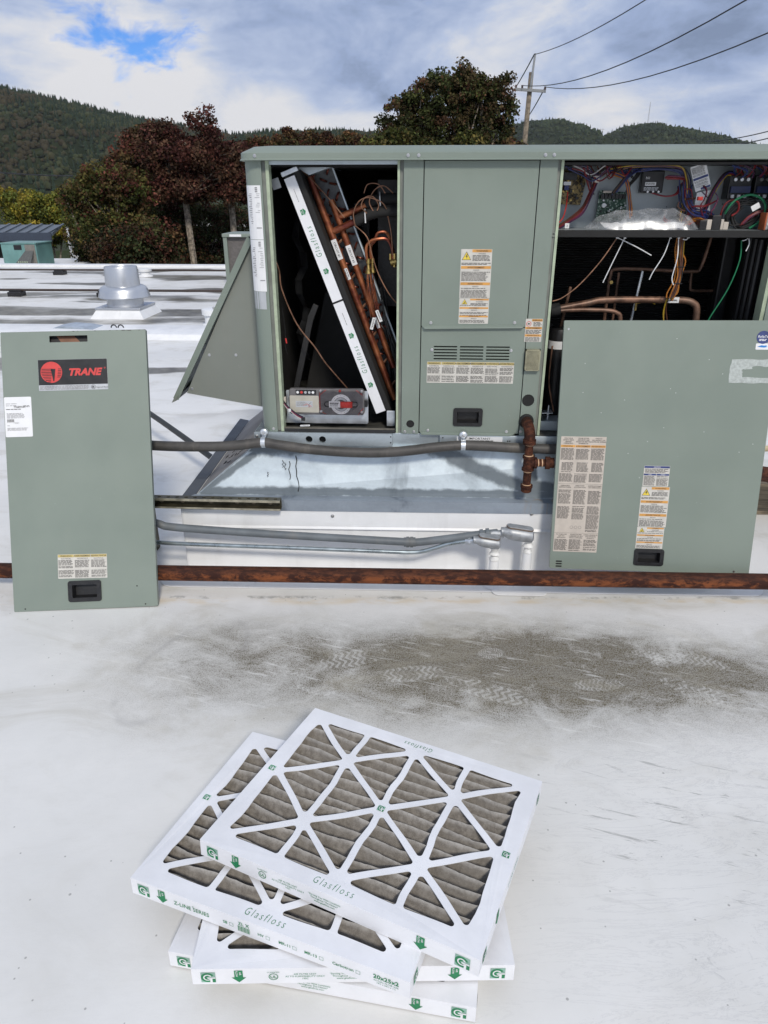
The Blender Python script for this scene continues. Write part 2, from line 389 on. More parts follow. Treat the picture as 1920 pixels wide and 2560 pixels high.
def m_galv(name, base=(.62, .67, .71), dark=(.16, .19, .22), stain=.5, band=None, rust=False, rough=.36, metal=.7):
    n = NT(name); p = n.pos(); X, Y, Z = n.sep(p)
    sp = n.voronoi(p, 95, 1); spv = n.sep(sp)[0]
    col = n.mix(spv, tuple(c*.93 for c in base), tuple(min(1, c*1.05) for c in base))
    cl = n.noise(n.mapping(p, scale=(1, 1, 2.2)), 3.2, 7, .65, .4)
    pale = n.mix(n.rng(cl, .35, .65), tuple(c*.84 for c in base), tuple(min(1, c*1.08) for c in base))
    col = n.mix(.55, col, pale)
    dk = n.noise(n.mapping(p, scale=(1.6, 1.6, 1.0)), 2.3, 8, .6, .7)
    col = n.mix(n.math('MULTIPLY', n.rng(dk, .56, .74), stain), col, dark)
    msk = None
    if band is not None:
        for (x0, z0, x1, z1, w) in band:       # dark streak lying between two points of the sheet
            dx, dz = x1-x0, z1-z0; l2 = dx*dx+dz*dz
            t = n.math('DIVIDE', n.math('ADD', n.math('MULTIPLY', n.math('SUBTRACT', X, x0), dx), n.math('MULTIPLY', n.math('SUBTRACT', Z, z0), dz)), l2, clamp=True)
            ex = n.math('SUBTRACT', n.math('SUBTRACT', X, x0), n.math('MULTIPLY', t, dx)); ez = n.math('SUBTRACT', n.math('SUBTRACT', Z, z0), n.math('MULTIPLY', t, dz))
            d = n.math('SQRT', n.math('ADD', n.math('MULTIPLY', ex, ex), n.math('MULTIPLY', ez, ez)))
            d = n.math('ADD', d, n.math('MULTIPLY', n.math('SUBTRACT', n.noise(p, 14, 6, .6), .5), w*1.3))
            m_ = n.rng(d, w, w*.45)
            msk = m_ if msk is None else n.math('MAXIMUM', msk, m_)
        col = n.mix(n.math('MULTIPLY', msk, .80), col, dark)
    if rust:
        r1 = n.math('MULTIPLY', n.rng(n.math('ABSOLUTE', n.math('SUBTRACT', X, rust)), .16, .0), n.rng(n.noise(n.mapping(p, scale=(1, 1, .25)), 26, 6, .7), .50, .66))
        col = n.mix(n.math('MULTIPLY', r1, .75), col, (.38, .24, .07))
    n.color(col); n.set(n.rng(cl, .3, .7, rough-.08, rough+.14), metal if msk is None else n.math('MULTIPLY', n.math('SUBTRACT', 1.0, msk), metal), .4)
    n.bump(n.noise(p, 7, 4), .12, .004)
    return n.m
M_GALV = m_galv('galvanized_sheet', base=(.60, .65, .69), stain=.35)
M_GALVB = m_galv('galvanized_rail', base=(.55, .62, .66), stain=.25, rough=.42)
M_PAINT = None
def m_paint(name, c, c2, dirt=.06, rough=.42, lo=.25):
    n = NT(name); p = n.pos()
    f = n.noise(p, 2.4, 5, .55); col = n.mix(n.rng(f, .3, .7), c2, c)
    d = n.noise(n.mapping(p, scale=(5, 5, .7)), 3.0, 7, .7)
    col = n.mix(n.math('MULTIPLY', n.rng(d, .55, .78), dirt), col, (.30, .27, .22))
    sc = n.noise(n.mapping(n.mapping(p, rot=(0, .5, .4)), scale=(1, 1, 14)), 14, 5, .8)
    col = n.mix(n.math('MULTIPLY', n.rng(sc, .70, .76), lo), col, tuple(min(1, x*1.35) for x in c))
    fl = n.voronoi(p, 60, 0)
    col = n.mix(n.math('MULTIPLY', n.rng(fl, .085, .05), n.rng(n.noise(p, 6, 3), .60, .66)), col, tuple(min(1, x*1.6) for x in c))
    n.color(col); n.set(n.rng(n.noise(p, 5, 5, .6), .3, .7, rough-.06, rough+.10), 0, .45)
    n.bump(n.math('ADD', n.noise(p, 900, 2), n.math('MULTIPLY', n.noise(p, 2.0, 3), 55.0)), .06, .0012)
    return n.m
M_PAINT = m_paint('grey_green_paint', (.220, .262, .226), (.196, .236, .203), lo=.4)
M_PAINTD = m_paint('grey_green_paint_faded', (.22, .238, .212), (.195, .212, .190), dirt=.15)
M_EDGE = simple('pale_green_edge', (.40, .47, .34), .5, var=.08, vscale=30, dirt=.25)
M_JAMB = simple('jamb_grey', (.20, .215, .195), .5, var=.1, vscale=12, dirt=.3)
M_BLACKP = simple('black_plastic', (.014, .014, .015), .42, var=.15, vscale=80, bump=.1)
M_HOLE = simple('plug_and_hole_black', (.010, .010, .010), .7)
M_LINER = simple('black_duct_liner', (.012, .012, .012), .85, var=.3, vscale=60, bump=.5, bscale=180)
M_FOIL = simple('black_foil_insulation', (.03, .031, .033), .36, var=.4, vscale=20, bump=.9, bscale=70)
M_DARKM = simple('dark_sheet', (.022, .022, .023), .55, var=.2, vscale=6)
M_FOAM = simple('black_foam', (.013, .013, .013), .8, bump=.3, bscale=300)
M_PAN = simple('drain_pan', (.085, .085, .075), .6, var=.4, vscale=10, dirt=.4)
M_SCREW = simple('zinc_screw', (.62, .62, .62), .32, 1.0, var=.1, vscale=200)
M_ZINC = simple('zinc_plated', (.70, .74, .78), .34, .75, var=.1, vscale=18, dirt=.15)
M_BRASS = simple('brass', (.55, .40, .14), .36, .95, var=.2, vscale=60)
def m_copper():
    n = NT('aged_copper'); p = n.pos()
    a = n.noise(p, 9, 6, .6, .5); b = n.noise(p, 30, 5, .6)
    col = n.mix(n.rng(a, .38, .62), (.15, .034, .022), (.43, .155, .065))
    col = n.mix(n.rng(b, .60, .78), col, (.24, .11, .055))
    n.color(col); n.set(n.rng(b, .3, .7, .30, .50), .62, .5); return n.m
M_COP = m_copper()
M_COPD = simple('dull_copper', (.30, .16, .10), .45, .6, var=.25, vscale=25)
M_COPDK = simple('dark_copper', (.16, .045, .03), .4, .6, var=.3, vscale=40)
M_FIN = simple('coil_plate', (.11, .115, .12), .5, .5, var=.2, vscale=30, dirt=.35)
M_TIE = simple('white_nylon', (.72, .73, .74), .45, var=.05)
M_CARD = simple('white_cardboard', (.78, .79, .82), .62, var=.035, vscale=9, bump=.08, bscale=400)
M_CARDIN = simple('grey_cardboard', (.38, .36, .33), .8, var=.1, vscale=30)
def m_rust(name, a=(.215, .068, .024), b=(.036, .012, .008), sc=13, top=False):
    n = NT(name); p = n.pos(); X, Y, Z = n.sep(p)
    f = n.noise(n.mapping(p, scale=(.6, 1, 1)), sc, 9, .78, .4); g = n.noise(n.mapping(p, scale=(.3, 1, 1)), sc*6, 6, .7)
    blk = n.noise(n.mapping(p, scale=(1, .15, .15)), 3.2, 3, .5)
    t = n.math('ADD', n.math('MULTIPLY', f, .75), n.math('MULTIPLY', n.math('ADD', g, blk), .22))
    col = n.mix(n.rng(t, .55, .66), b, a)
    col = n.mix(n.rng(g, .62, .8), col, (.30, .13, .06))
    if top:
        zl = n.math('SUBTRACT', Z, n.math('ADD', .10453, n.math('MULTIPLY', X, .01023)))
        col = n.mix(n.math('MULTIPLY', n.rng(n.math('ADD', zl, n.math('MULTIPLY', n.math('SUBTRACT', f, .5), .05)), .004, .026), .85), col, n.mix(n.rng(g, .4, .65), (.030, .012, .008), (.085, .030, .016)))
    n.color(col); n.set(.78, 0, .25); n.bump(n.math('ADD', f, g), .5, .003); return n.m
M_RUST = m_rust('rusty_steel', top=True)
M_RUSTD = m_rust('rusty_iron_dark', (.095, .032, .016), (.03, .010, .006), 22)
M_DOPE = simple('pipe_compound', (.62, .40, .24), .6, var=.1)
M_CONDUIT = simple('grey_liquidtight', (.145, .165, .18), .55, var=.12, vscale=8, dirt=.3)
M_FLEX = simple('dark_flex_conduit', (.068, .064, .060), .55, var=.15, vscale=14, dirt=.35)
M_EMT = simple('zinc_tube', (.42, .48, .50), .30, .85, var=.15, vscale=12)
M_ALU = simple('spun_aluminium', (.60, .62, .65), .36, .85, var=.02, vscale=3)
M_CAST = simple('cast_aluminium', (.40, .42, .44), .5, .55, var=.12, vscale=40, bump=.15, dirt=.2)
M_STRUT = simple('olive_strut', (.10, .09, .058), .42, .6, var=.25, vscale=20, dirt=.3)  # darkened so the inside of the channel reads as shaded
M_SEAL = simple('white_sealant', (.76, .76, .74), .55, var=.12, vscale=30, bump=.6, bscale=70, dirt=.35)
M_WOOD = None
def m_wood():
    n = NT('weathered_wood'); p = n.pos()
    f = n.noise(n.mapping(p, scale=(1, 14, 14)), 5, 7, .65, .3)
    n.color(n.mix(n.rng(f, .3, .7), (.07, .06, .045), (.27, .22, .15))); n.set(.85); n.bump(f, .5, .003); return n.m
M_WOOD = m_wood()
# label inks: 0 paper 1 ink 2 orange 3 yellow 4 blue 5 white 6 red 7 black 8 green 9 silver 10 tan paper 11 pale green
LM = [simple('label_paper', (.60, .58, .53), .5, var=.06, vscale=30), simple('ink', (.045, .043, .042), .5), simple('orange_ink', (.66, .33, .08), .5, var=.1),
      simple('yellow_ink', (.75, .58, .07), .5, var=.08), simple('blue_ink', (.035, .055, .19), .5), simple('label_white', (.78, .79, .80), .45, var=.02),
      simple('red_ink', (.62, .055, .05), .45, var=.05), simple('black_label', (.012, .012, .014), .42), simple('green_ink', (.010, .20, .075), .55, var=.08),
      simple('silver_label', (.52, .54, .56), .38, .4, var=.05), simple('tan_paper', (.53, .475, .415), .6, var=.05, vscale=20), simple('pale_green_ink', (.28, .47, .38), .55),
      simple('grey_ink', (.30, .30, .31), .5), simple('tan_yellow_ink', (.52, .42, .16), .5, var=.1)]

# ------------------------------------------------------------------ the roof and the ground
def build_roof():
    mb = MB(); mb.box(-60, 45, 6.9, 16.6, -.30, -.009)
    roof = kind(mb.build('roof', M_ROOF), 'structure')
    for y0, y1, z in ((-6, 3.12, 0.0), (3.10, 5.0, -.003), (4.98, 6.95, -.006)):
        MB().box(-60, 45, y0, y1, -.30, z).build('membrane_sheet', M_ROOF, roof)
    # low area divider, and the raised edge of the roof
    mb = MB(); mb.frame((0,0,0), (0,1,0), (0,0,1), (1,0,0))
    mb.prism([(7.95,-.02),(8.02,.045),(8.15,.06),(8.55,.06),(8.64,.04),(8.70,-.02)], -60, 45); mb.build('area_divider', M_MEMB, roof, smooth=True)
    MB().box(-60, 45, 16.45, 16.75, -.35, .035).build('edge_trim', M_MEMB, roof)
    return roof
build_roof()
def build_low_roof():
    mb = MB(); mb.box(-46, -12.2, 19.5, 28.5, -1.3, -.80); kind(mb.build('lower_roof', M_MEMB), 'structure')
build_low_roof()
M_GROUND = simple('asphalt_and_grass', (.060, .062, .055), 1.0, c2=(.035, .05, .02), vscale=.08, spec=0.0)
def build_ground():
    mb = MB(); mb.quad((-2600,-300,-4.6),(2600,-300,-4.6),(2600,3300,-4.6),(-2600,3300,-4.6))
    kind(mb.build('ground', M_GROUND), 'structure')
    mb = MB(); mb.box(-62, 47, -30, 16.5, -4.6, -.36); tag(mb.build('building', simple('stucco_wall', (.55,.52,.46), .8)), 'pale stucco building whose white roof everything stands on', 'building')
build_ground()

# ------------------------------------------------------------------ hills and woods
M_HILL = simple('forest_floor', (.030, .036, .016), 1.0, c2=(.016, .022, .010), vscale=.012, spec=0.0)
def fol(name, sat=1.0):
    n = NT(name)
    a = n.N.new('ShaderNodeAttribute'); a.attribute_name = 'Col'
    n.color(a.outputs['Color']); n.set(.75, 0, .15)
    tr = n.N.new('ShaderNodeBsdfTranslucent'); n.L.new(a.outputs['Color'], tr.inputs[0])
    ms = n.N.new('ShaderNodeMixShader'); ms.inputs[0].default_value = .28
    n.L.new(n.b.outputs[0], ms.inputs[1]); n.L.new(tr.outputs[0], ms.inputs[2]); n.L.new(ms.outputs[0], n.out.inputs[0])
    return n.m
M_LEAF = fol('leaves'); M_FOREST = fol('forest_leaves')
M_BARK = simple('grey_bark', (.33, .28, .22), .9, var=.35, vscale=9, bump=.5, bscale=30)
def np_mesh(name, V, F, mat, colors=None, parent=None, nv=4):
    me = bpy.data.meshes.new(name)
    me.vertices.add(len(V)); me.vertices.foreach_set('co', np.asarray(V, np.float32).ravel())
    F = np.asarray(F, np.int32); k = F.shape[1]
    me.loops.add(F.size); me.loops.foreach_set('vertex_index', F.ravel())
    me.polygons.add(len(F)); me.polygons.foreach_set('loop_start', np.arange(0, F.size, k, dtype=np.int32))
    me.update(calc_edges=True)
    if colors is not None:
        c = np.ones((len(V), 4), np.float32); c[:, :3] = colors
        at = me.color_attributes.new('Col', 'FLOAT_COLOR', 'POINT'); at.data.foreach_set('color', c.ravel())
    me.materials.append(mat); o = bpy.data.objects.new(name, me); COL.objects.link(o)
    if parent is not None: o.parent = parent
    return o
def interp(x, pts): return np.interp(x, [p[0] for p in pts], [p[1] for p in pts])
def hill(name, D, ridge, back, drop, n_tree, hmin, hmax, conif, seed, cols, base=-4.6, gap=None):
    """a hill whose crest lies at distance D; ridge = list of (x, z) of the crest"""
    r = np.random.default_rng(seed)
    x0, x1 = ridge[0][0], ridge[-1][0]
    nx, ny = 160, 50
    xs = np.linspace(x0, x1, nx); ts = np.linspace(0, 1.25, ny)
    def height(x, t):
        zr = interp(x, ridge)
        s = np.where(t <= 1, np.sin(np.clip(t, 0, 1)*np.pi/2)**1.15, 1-(t-1)*1.2)
        wob = (np.sin(x*.013+t*3)+np.sin(x*.031+1.7+t*5)*.6+np.sin(x*.007+t*9)*.8)*drop*.03*np.clip(t*(1-t)*4, 0, 1)
        return base+(zr-base)*s+wob
    X, T = np.meshgrid(xs, ts); Z = height(X, T); Yd = D-back+T*back
    V = np.stack([X, Yd, Z], -1).reshape(-1, 3)
    I = np.arange(nx*ny).reshape(ny, nx)
    F = np.stack([I[:-1,:-1], I[:-1,1:], I[1:,1:], I[1:,:-1]], -1).reshape(-1, 4)
    h = np_mesh(name, V, F, M_HILL); kind(h, 'structure'); h.data.shade_smooth()
    tx = r.uniform(x0, x1, n_tree); tt = r.uniform(.02, 1.0, n_tree)**.75
    nr = n_tree//6; tt[:nr] = r.uniform(.97, 1.02, nr)
    if gap is not None:
        keep = ~((np.abs(tx-(gap[0]+(1-tt)*gap[2])) < gap[1])); tx, tt = tx[keep], tt[keep]
    n = len(tx); ty = D-back+tt*back; tz = height(tx, tt)
    grove = .5+.5*np.sin(tx*.019+2.2*np.sin(ty*.011+seed)+1.3*np.sin(tx*.047))
    hh = r.uniform(hmin*.65, hmax, n)
    con = r.random(n) < np.where(tt > .93, min(1, conif*2.2), conif*(.2+1.7*grove))
    Vs, Fs, Cs = [], [], []; off = 0
    ang = np.arange(6)*np.pi/3
    for i in range(n):
        c = np.array(cols[0] if con[i] else cols[1+int(min(len(cols)-2, max(0, (1-grove[i])*(len(cols)-1)+r.normal()*.8)))])*r.uniform(.9, 1.25)*(.8+.45*grove[i])  # crowns lightened and evened out, haze put into their colour
        if con[i]:
            H_ = hh[i]; rad = H_*.19
            for zb, zt, rr in ((.05, .55, 1.0), (.35, .8, .72), (.62, 1.0, .45)):
                a = ang+r.random()*2; q = np.stack([np.cos(a)*rad*rr*r.uniform(.75, 1.2, 6), np.sin(a)*rad*rr, np.full(6, zb*H_)], -1)
                Vs.append(np.concatenate([q, [[0, 0, zt*H_]]])+[tx[i], ty[i], tz[i]]); 
                Fs.append(np.array([[k, (k+1) % 6, 6] for k in range(6)])+off); off += 7
                Cs.append(np.tile(c, (7, 1))*r.uniform(.8, 1.2, (7, 1)))
        else:
            H_ = hh[i]*r.uniform(.40, .68); rad = H_*.50
            for k2 in range(2):
                a = ang+r.random()*2; o3 = np.array([r.normal()*rad*.35, r.normal()*rad*.3, 0])
                rg = [np.stack([np.cos(a)*rad*q*r.uniform(.75, 1.2, 6), np.sin(a)*rad*q*r.uniform(.75, 1.2, 6), np.full(6, H_*zq)+r.normal(size=6)*H_*.05], -1) for q, zq in ((.75, .15), (1, .5), (.6, .85))]
                Vs.append(np.concatenate(rg+[[[0, 0, H_]]])+o3+[tx[i], ty[i], tz[i]])
                ff = []
                for g in (0, 6):
                    for k in range(6):
                        ff += [[g+k, g+(k+1) % 6, g+6+(k+1) % 6], [g+k, g+6+(k+1) % 6, g+6+k]]
                ff += [[12+k, 12+(k+1) % 6, 18] for k in range(6)]
                Fs.append(np.array(ff)+off); off += 19
                Cs.append(np.tile(c, (19, 1))*r.uniform(.9, 1.1, (19, 1)))
    f = np_mesh('forest', np.concatenate(Vs), np.concatenate(Fs), M_FOREST, np.concatenate(Cs))
    kind(f, 'stuff'); return f
def sx(x30, D): return x30/30*D
def sz(z30, D): return 1.5+(z30-1.5)/30*D
D1 = 1250
f = hill('hill', D1, [(sx(-26, D1), sz(5.9, D1)-9), (sx(-19, D1), sz(5.6, D1)-9), (sx(-16, D1), sz(5.2, D1)-9), (sx(-13.4, D1), sz(4.68, D1)-9), (sx(-10.8, D1), sz(4.12, D1)-9), (sx(-7, D1), sz(3.55, D1)-9),
     (sx(-5.6, D1), sz(3.66, D1)-9), (sx(-2.1, D1), sz(3.52, D1)-9), (sx(2, D1), sz(3.3, D1)-9), (sx(6, D1), sz(2.6, D1)-9)], 560, 120, 19000, 7, 13, .30, 5,
     [(.020, .034, .018), (.044, .052, .022), (.056, .054, .025), (.036, .047, .021), (.066, .055, .028)])
tag(f, 'dense dark green forest covering the long hill behind the red trees', 'forest')
D2 = 2100
f = hill('hill', D2, [(sx(1.5, D2), sz(3.5, D2)-10), (sx(3.4, D2), sz(3.9, D2)-10), (sx(4.5, D2), sz(3.98, D2)-10), (sx(5.3, D2), sz(3.82, D2)-10), (sx(6.15, D2), sz(3.45, D2)-10), (sx(6.4, D2), sz(3.42, D2)-10), (sx(7.1, D2), sz(3.76, D2)-10), (sx(8.1, D2), sz(3.86, D2)-10),
     (sx(9.5, D2), sz(3.6, D2)-10), (sx(10.8, D2), sz(3.3, D2)-10), (sx(12.2, D2), sz(2.9, D2)-10), (sx(16, D2), sz(2.4, D2)-10)], 700, 120, 6000, 9, 15, .12, 6,
     [(.022, .036, .020), (.036, .050, .020), (.044, .056, .022), (.030, .044, .018)], gap=(sx(6.22, D2), 9, -90))
tag(f, 'green wood on the two rounded hills behind the utility pole', 'forest')

def leaf_cloud(name, clumps, n_per, size, cols, parent, seed, spread=.34, flat=.5):
    """clumps: (k,4) x,y,z,radius; many small leaves round every clump centre"""
    r = np.random.default_rng(seed); k = len(clumps)
    C = np.repeat(clumps, n_per, axis=0); n = len(C)
    d = r.normal(size=(n, 3)); d /= np.linalg.norm(d, axis=1)[:, None]
    P = C[:, :3]+d*(r.random(n)**.45*C[:, 3])[:, None]*np.array([1, 1, .8])
    nr = d*.7+r.normal(size=(n, 3))*.8+np.array([0, 0, flat]); nr /= np.linalg.norm(nr, axis=1)[:, None]
    t = np.cross(nr, r.normal(size=(n, 3))); t /= np.linalg.norm(t, axis=1)[:, None]; b = np.cross(nr, t)
    s = size*r.uniform(.6, 1.35, n)[:, None]
    V = np.stack([P-t*s*.5, P-b*s*.36+t*s*.05, P+t*s*.55, P+b*s*.36+t*s*.05], 1).reshape(-1, 3)
    F = np.arange(4*n).reshape(n, 4)
    cols = np.asarray(cols); ci = np.repeat(r.integers(len(cols), size=k), n_per)
    sw = r.random(n) < .25; ci[sw] = r.integers(len(cols), size=sw.sum())
    c = cols[ci]*1.05*r.uniform(.5, 1.6, (n, 1))*np.repeat(r.uniform(.5, 1.7, (k, 1)), n_per, axis=0)
    return np_mesh(name, V, F, M_LEAF, np.repeat(c, 4, axis=0), parent)
def tree(name, label, base, lobes, cols, seed, n_clump=150, n_per=55, size=.16, trunk_r=.16, forks=5, group=None, cr=(.20, .46), stems=1, trunk_top=None):
    """lobes: list of (x,y,z,rx,ry,rz) crown masses in world space; base: trunk foot"""
    r = np.random.default_rng(seed)
    t = thing(name, label, 'tree' if trunk_r > .05 else 'shrub', base, group=group)
    lob = np.array(lobes, float); vol = (lob[:, 3]*lob[:, 4]*lob[:, 5])**(2/3); pick = r.choice(len(lob), n_clump, p=vol/vol.sum())
    d = r.normal(size=(n_clump, 3)); d /= np.linalg.norm(d, axis=1)[:, None]
    rad = r.uniform(.45, 1.0, n_clump)[:, None]
    cl = lob[pick, :3]+d*rad*lob[pick, 3:]
    cl4 = np.concatenate([cl-np.array(base), r.uniform(*cr, n_clump)[:, None]], 1)
    leaf_cloud('crown', cl4, n_per, size, cols, t, seed+1)
    mb = MB(); b = Vector((0, 0, 0)); cen = Vector(lob[:, :3].mean(0))-Vector(base)
    tops = []
    for s_ in range(stems):
        o = Vector((1.15*(s_-(stems-1)/2), .3*s_, 0))
        fk = cen*.42 if trunk_top is None else Vector((cen.x*.5, cen.y*.5, trunk_top)); fk = fk+o*1.4
        mid = (o+fk)*.5+Vector((r.normal()*.12, r.normal()*.12, 0))
        mb.tube([o, mid, fk], [trunk_r, trunk_r*.72], 8, sub=4)
        tops.append(fk)
    order = r.permutation(n_clump)[:max(forks*stems*4, 8)]
    mains = order[:forks*stems]
    for i in mains:
        fk = tops[int(r.integers(len(tops)))]; p = Vector(cl4[i, :3])
        mb.tube([fk-Vector((0, 0, .1)), fk.lerp(p, .5)+Vector((r.normal()*.2, r.normal()*.2, .25)), p], [trunk_r*.5, trunk_r*.10], 6, sub=4)
        for j in order[forks*stems:]:
            q = Vector(cl4[j, :3])
            if (q-p).length < 1.8:
                mb.tube([fk.lerp(p, .6), q], [trunk_r*.2, trunk_r*.06], 5)
    mb.build('trunk', M_BARK, t, smooth=True)
    return t
RED = [(.075, .026, .022), (.100, .040, .028), (.055, .022, .018), (.090, .050, .030), (.060, .036, .022)]
REDG = [(.095, .034, .024), (.078, .052, .022), (.052, .050, .020), (.105, .060, .028), (.055, .030, .018)]
OLIVE = [(.052, .062, .018), (.070, .076, .020), (.085, .070, .024), (.040, .048, .016), (.098, .080, .024)]
DARKG = [(.030, .040, .016), (.040, .050, .018), (.024, .032, .014), (.050, .052, .022), (.060, .036, .020)]
YEL = [(.20, .18, .025), (.15, .155, .03), (.10, .12, .028), (.22, .17, .03)]
def P30(x, z, Y, dy=0): return (sx(x, Y), Y+dy, sz(z, Y))
def lobe30(x, z, rx, rz, Y, dy=0, ry=None):
    k = Y/30; return (x*k, Y+dy, sz(z, Y), rx*k, (ry or rx)*k, rz*k)
GZ = -4.6
Y = 28
tree('maple_tree', 'red-leaved maple with two pale bare trunks beside the intake hood', (sx(-8.5, Y), Y, GZ),
     [lobe30(-8.9, 3.0, 1.5, .75, Y), lobe30(-9.8, 2.6, 1.2, .9, Y), lobe30(-8.0, 2.3, 1.2, .95, Y), lobe30(-9.4, 1.75, 1.5, .55, Y), lobe30(-7.3, 1.7, .9, .55, Y), lobe30(-8.4, 3.95, .55, .42, Y), lobe30(-10.2, 3.5, .75, .45, Y), lobe30(-7.3, 2.6, .75, .6, Y)],
     RED, 21, 420, 110, .105, .15, 6, stems=2, group='trees beyond the roof edge', trunk_top=6.3)
Y = 31
tree('maple_tree', 'brownish red tree between the red maple and the olive green tree', (sx(-11.2, Y), Y, GZ),
     [lobe30(-10.9, 2.6, 1.3, 1.0, Y), lobe30(-11.6, 1.8, 1.5, 1.0, Y), lobe30(-10.6, 1.2, 1.6, 1.0, Y), lobe30(-10.7, 3.3, .8, .55, Y), lobe30(-12.6, 1.4, 1.0, .8, Y)], REDG, 33, 340, 100, .11, .16, 5, group='trees beyond the roof edge')
Y = 26.5
tree('olive_tree', 'olive green and brown leafy tree beside the teal rooftop unit', (sx(-12.4, Y), Y, GZ),
     [lobe30(-12.5, 2.0, .9, .7, Y), lobe30(-13.4, 1.3, 1.0, .8, Y), lobe30(-11.8, 1.6, 1.0, .8, Y), lobe30(-12.6, .2, 1.6, .8, Y), lobe30(-11.6, .1, 1.1, .8, Y)], OLIVE+REDG[:2], 41, 340, 100, .105, .14, 5, group='trees beyond the roof edge')
i = 0
for (x, z, rx, rz, Yd, cols, lab) in ((-12.2, -.55, 1.3, .75, 24.5, DARKG+REDG, 'dark green shrub under the olive tree behind the roof edge'), (-10.9, -.4, 1.0, .9, 25.5, DARKG+REDG+RED[:2], 'dark evergreen shrub at the foot of the brownish red tree'),
                                 (-9.5, -.35, .7, .85, 29.5, DARKG+REDG, 'dark shrub left of the pale maple trunks'), (-7.6, -.75, .8, .55, 31.5, DARKG, 'dark shrub behind the maple trunks by the intake hood'),
                                 (-7.7, .55, 1.0, .75, 33, DARKG+REDG[4:], 'tall dark thicket filling the gap between the two maple trunks'), (-8.6, .35, 1.2, .7, 30.5, DARKG+RED[2:3], 'dark red and green thicket behind the maple trunks'), (-11.3, .5, 1.4, .8, 29.5, DARKG, 'dark thicket between the brownish red tree and olive tree'), (-9.9, .9, 1.1, .8, 32, DARKG+RED[2:3], 'deep shaded thicket under the red maple crown'),
                                 (-13.6, -.3, .55, .75, 27.5, DARKG+OLIVE, 'small green shrub just behind the teal rooftop unit')):
    tree('shrub', lab, (sx(x, Yd), Yd, GZ), [lobe30(x, z, rx, rz, Yd), lobe30(x+.3, z-1.2, rx*1.1, rz*1.2, Yd)], cols, 60+i, 130, 85, .11, .045, 6, group='shrubs beyond the roof edge', cr=(.28, .5)); i += 1
for (x, z, rx, rz, Yd, lab) in ((-15.2, .95, .9, .55, 36, 'yellow green tree left of the olive tree'), (-16.4, 1.1, .8, .7, 38, 'yellow autumn tree above the blue metal roof'), (-14.3, 1.2, .6, .5, 40, 'pale yellow treetop in the gap beside the olive tree')):
    tree('yellow_tree', lab, (sx(x, Yd), Yd, GZ), [lobe30(x, z, rx, rz, Yd), lobe30(x+.2, z-.8, rx, rz*1.1, Yd)], YEL, 75+i, 130, 80, .125, .12, 5, group='yellow trees'); i += 1
i = 0
for (x, z, rx, rz, lab) in ((-5.3, 3.25, .75, .5, 'red-brown treetop just right of the maple above the unit'), (-4.1, 3.2, .8, .45, 'middle red-brown treetop above the grey-green unit'), (-2.9, 3.1, .8, .45, 'red-brown treetop against the big dark oak'), (-6.3, 2.9, .8, .6, 'red-brown treetop behind the maple at the unit corner')):
    Yd = 44+i
    tree('red_tree', lab, (sx(x, Yd), Yd, GZ), [lobe30(x, z, rx, rz, Yd), lobe30(x, z-.7, rx*1.2, rz*1.4, Yd), lobe30(x+.3, z-1.5, rx*1.1, rz*1.4, Yd)], REDG, 90+i, 190, 85, .14, .16, 5, group='red-brown trees in a row'); i += 1
Y = 34
tree('oak_tree', 'big dark green and russet tree beside the utility pole', (sx(.7, Y), Y, GZ),
     [lobe30(.3, 4.6, 1.3, .85, Y), lobe30(1.4, 4.9, 1.05, .75, Y), lobe30(2.35, 4.5, .95, .75, Y), lobe30(-1.0, 4.0, .85, .62, Y), lobe30(.6, 3.6, 1.5, .9, Y), lobe30(2.2, 3.5, 1.1, .9, Y), lobe30(-.7, 3.2, 1.2, .6, Y), lobe30(.2, 5.25, .5, .35, Y), lobe30(1.15, 5.5, .4, .3, Y), lobe30(2.5, 5.1, .6, .35, Y), lobe30(-.8, 4.6, .5, .35, Y), lobe30(.8, 2.4, 2.1, .9, Y)],
     [(.044, .054, .018), (.056, .064, .020), (.070, .052, .024), (.085, .046, .026), (.036, .042, .016)], 120, 560, 105, .12, .22, 8, cr=(.20, .46))
i = 0
for (x, z, rx, rz, lab) in ((-1.9, 3.0, .65, .42, 'light green bush top at the left foot of the big oak'), (-1.0, 3.25, .6, .40, 'pale green bush top under the big oak'), (.2, 2.9, .6, .35, 'low green bush top in front of the big oak'), (1.6, 3.05, .6, .42, 'green bush top right in front of the oak by the pole'), (3.2, 2.85, .4, .35, 'small russet bush top at the foot of the utility pole')):
    Yd = 31+i*.3
    tree('bush', lab, (sx(x, Yd), Yd, GZ), [lobe30(x, z, rx, rz, Yd), lobe30(x, z-.8, rx*1.1, rz*1.6, Yd)], OLIVE if i < 4 else REDG, 140+i, 110, 60, .15, .05, 5, group='bushes in front of the oak', cr=(.25, .45)); i += 1

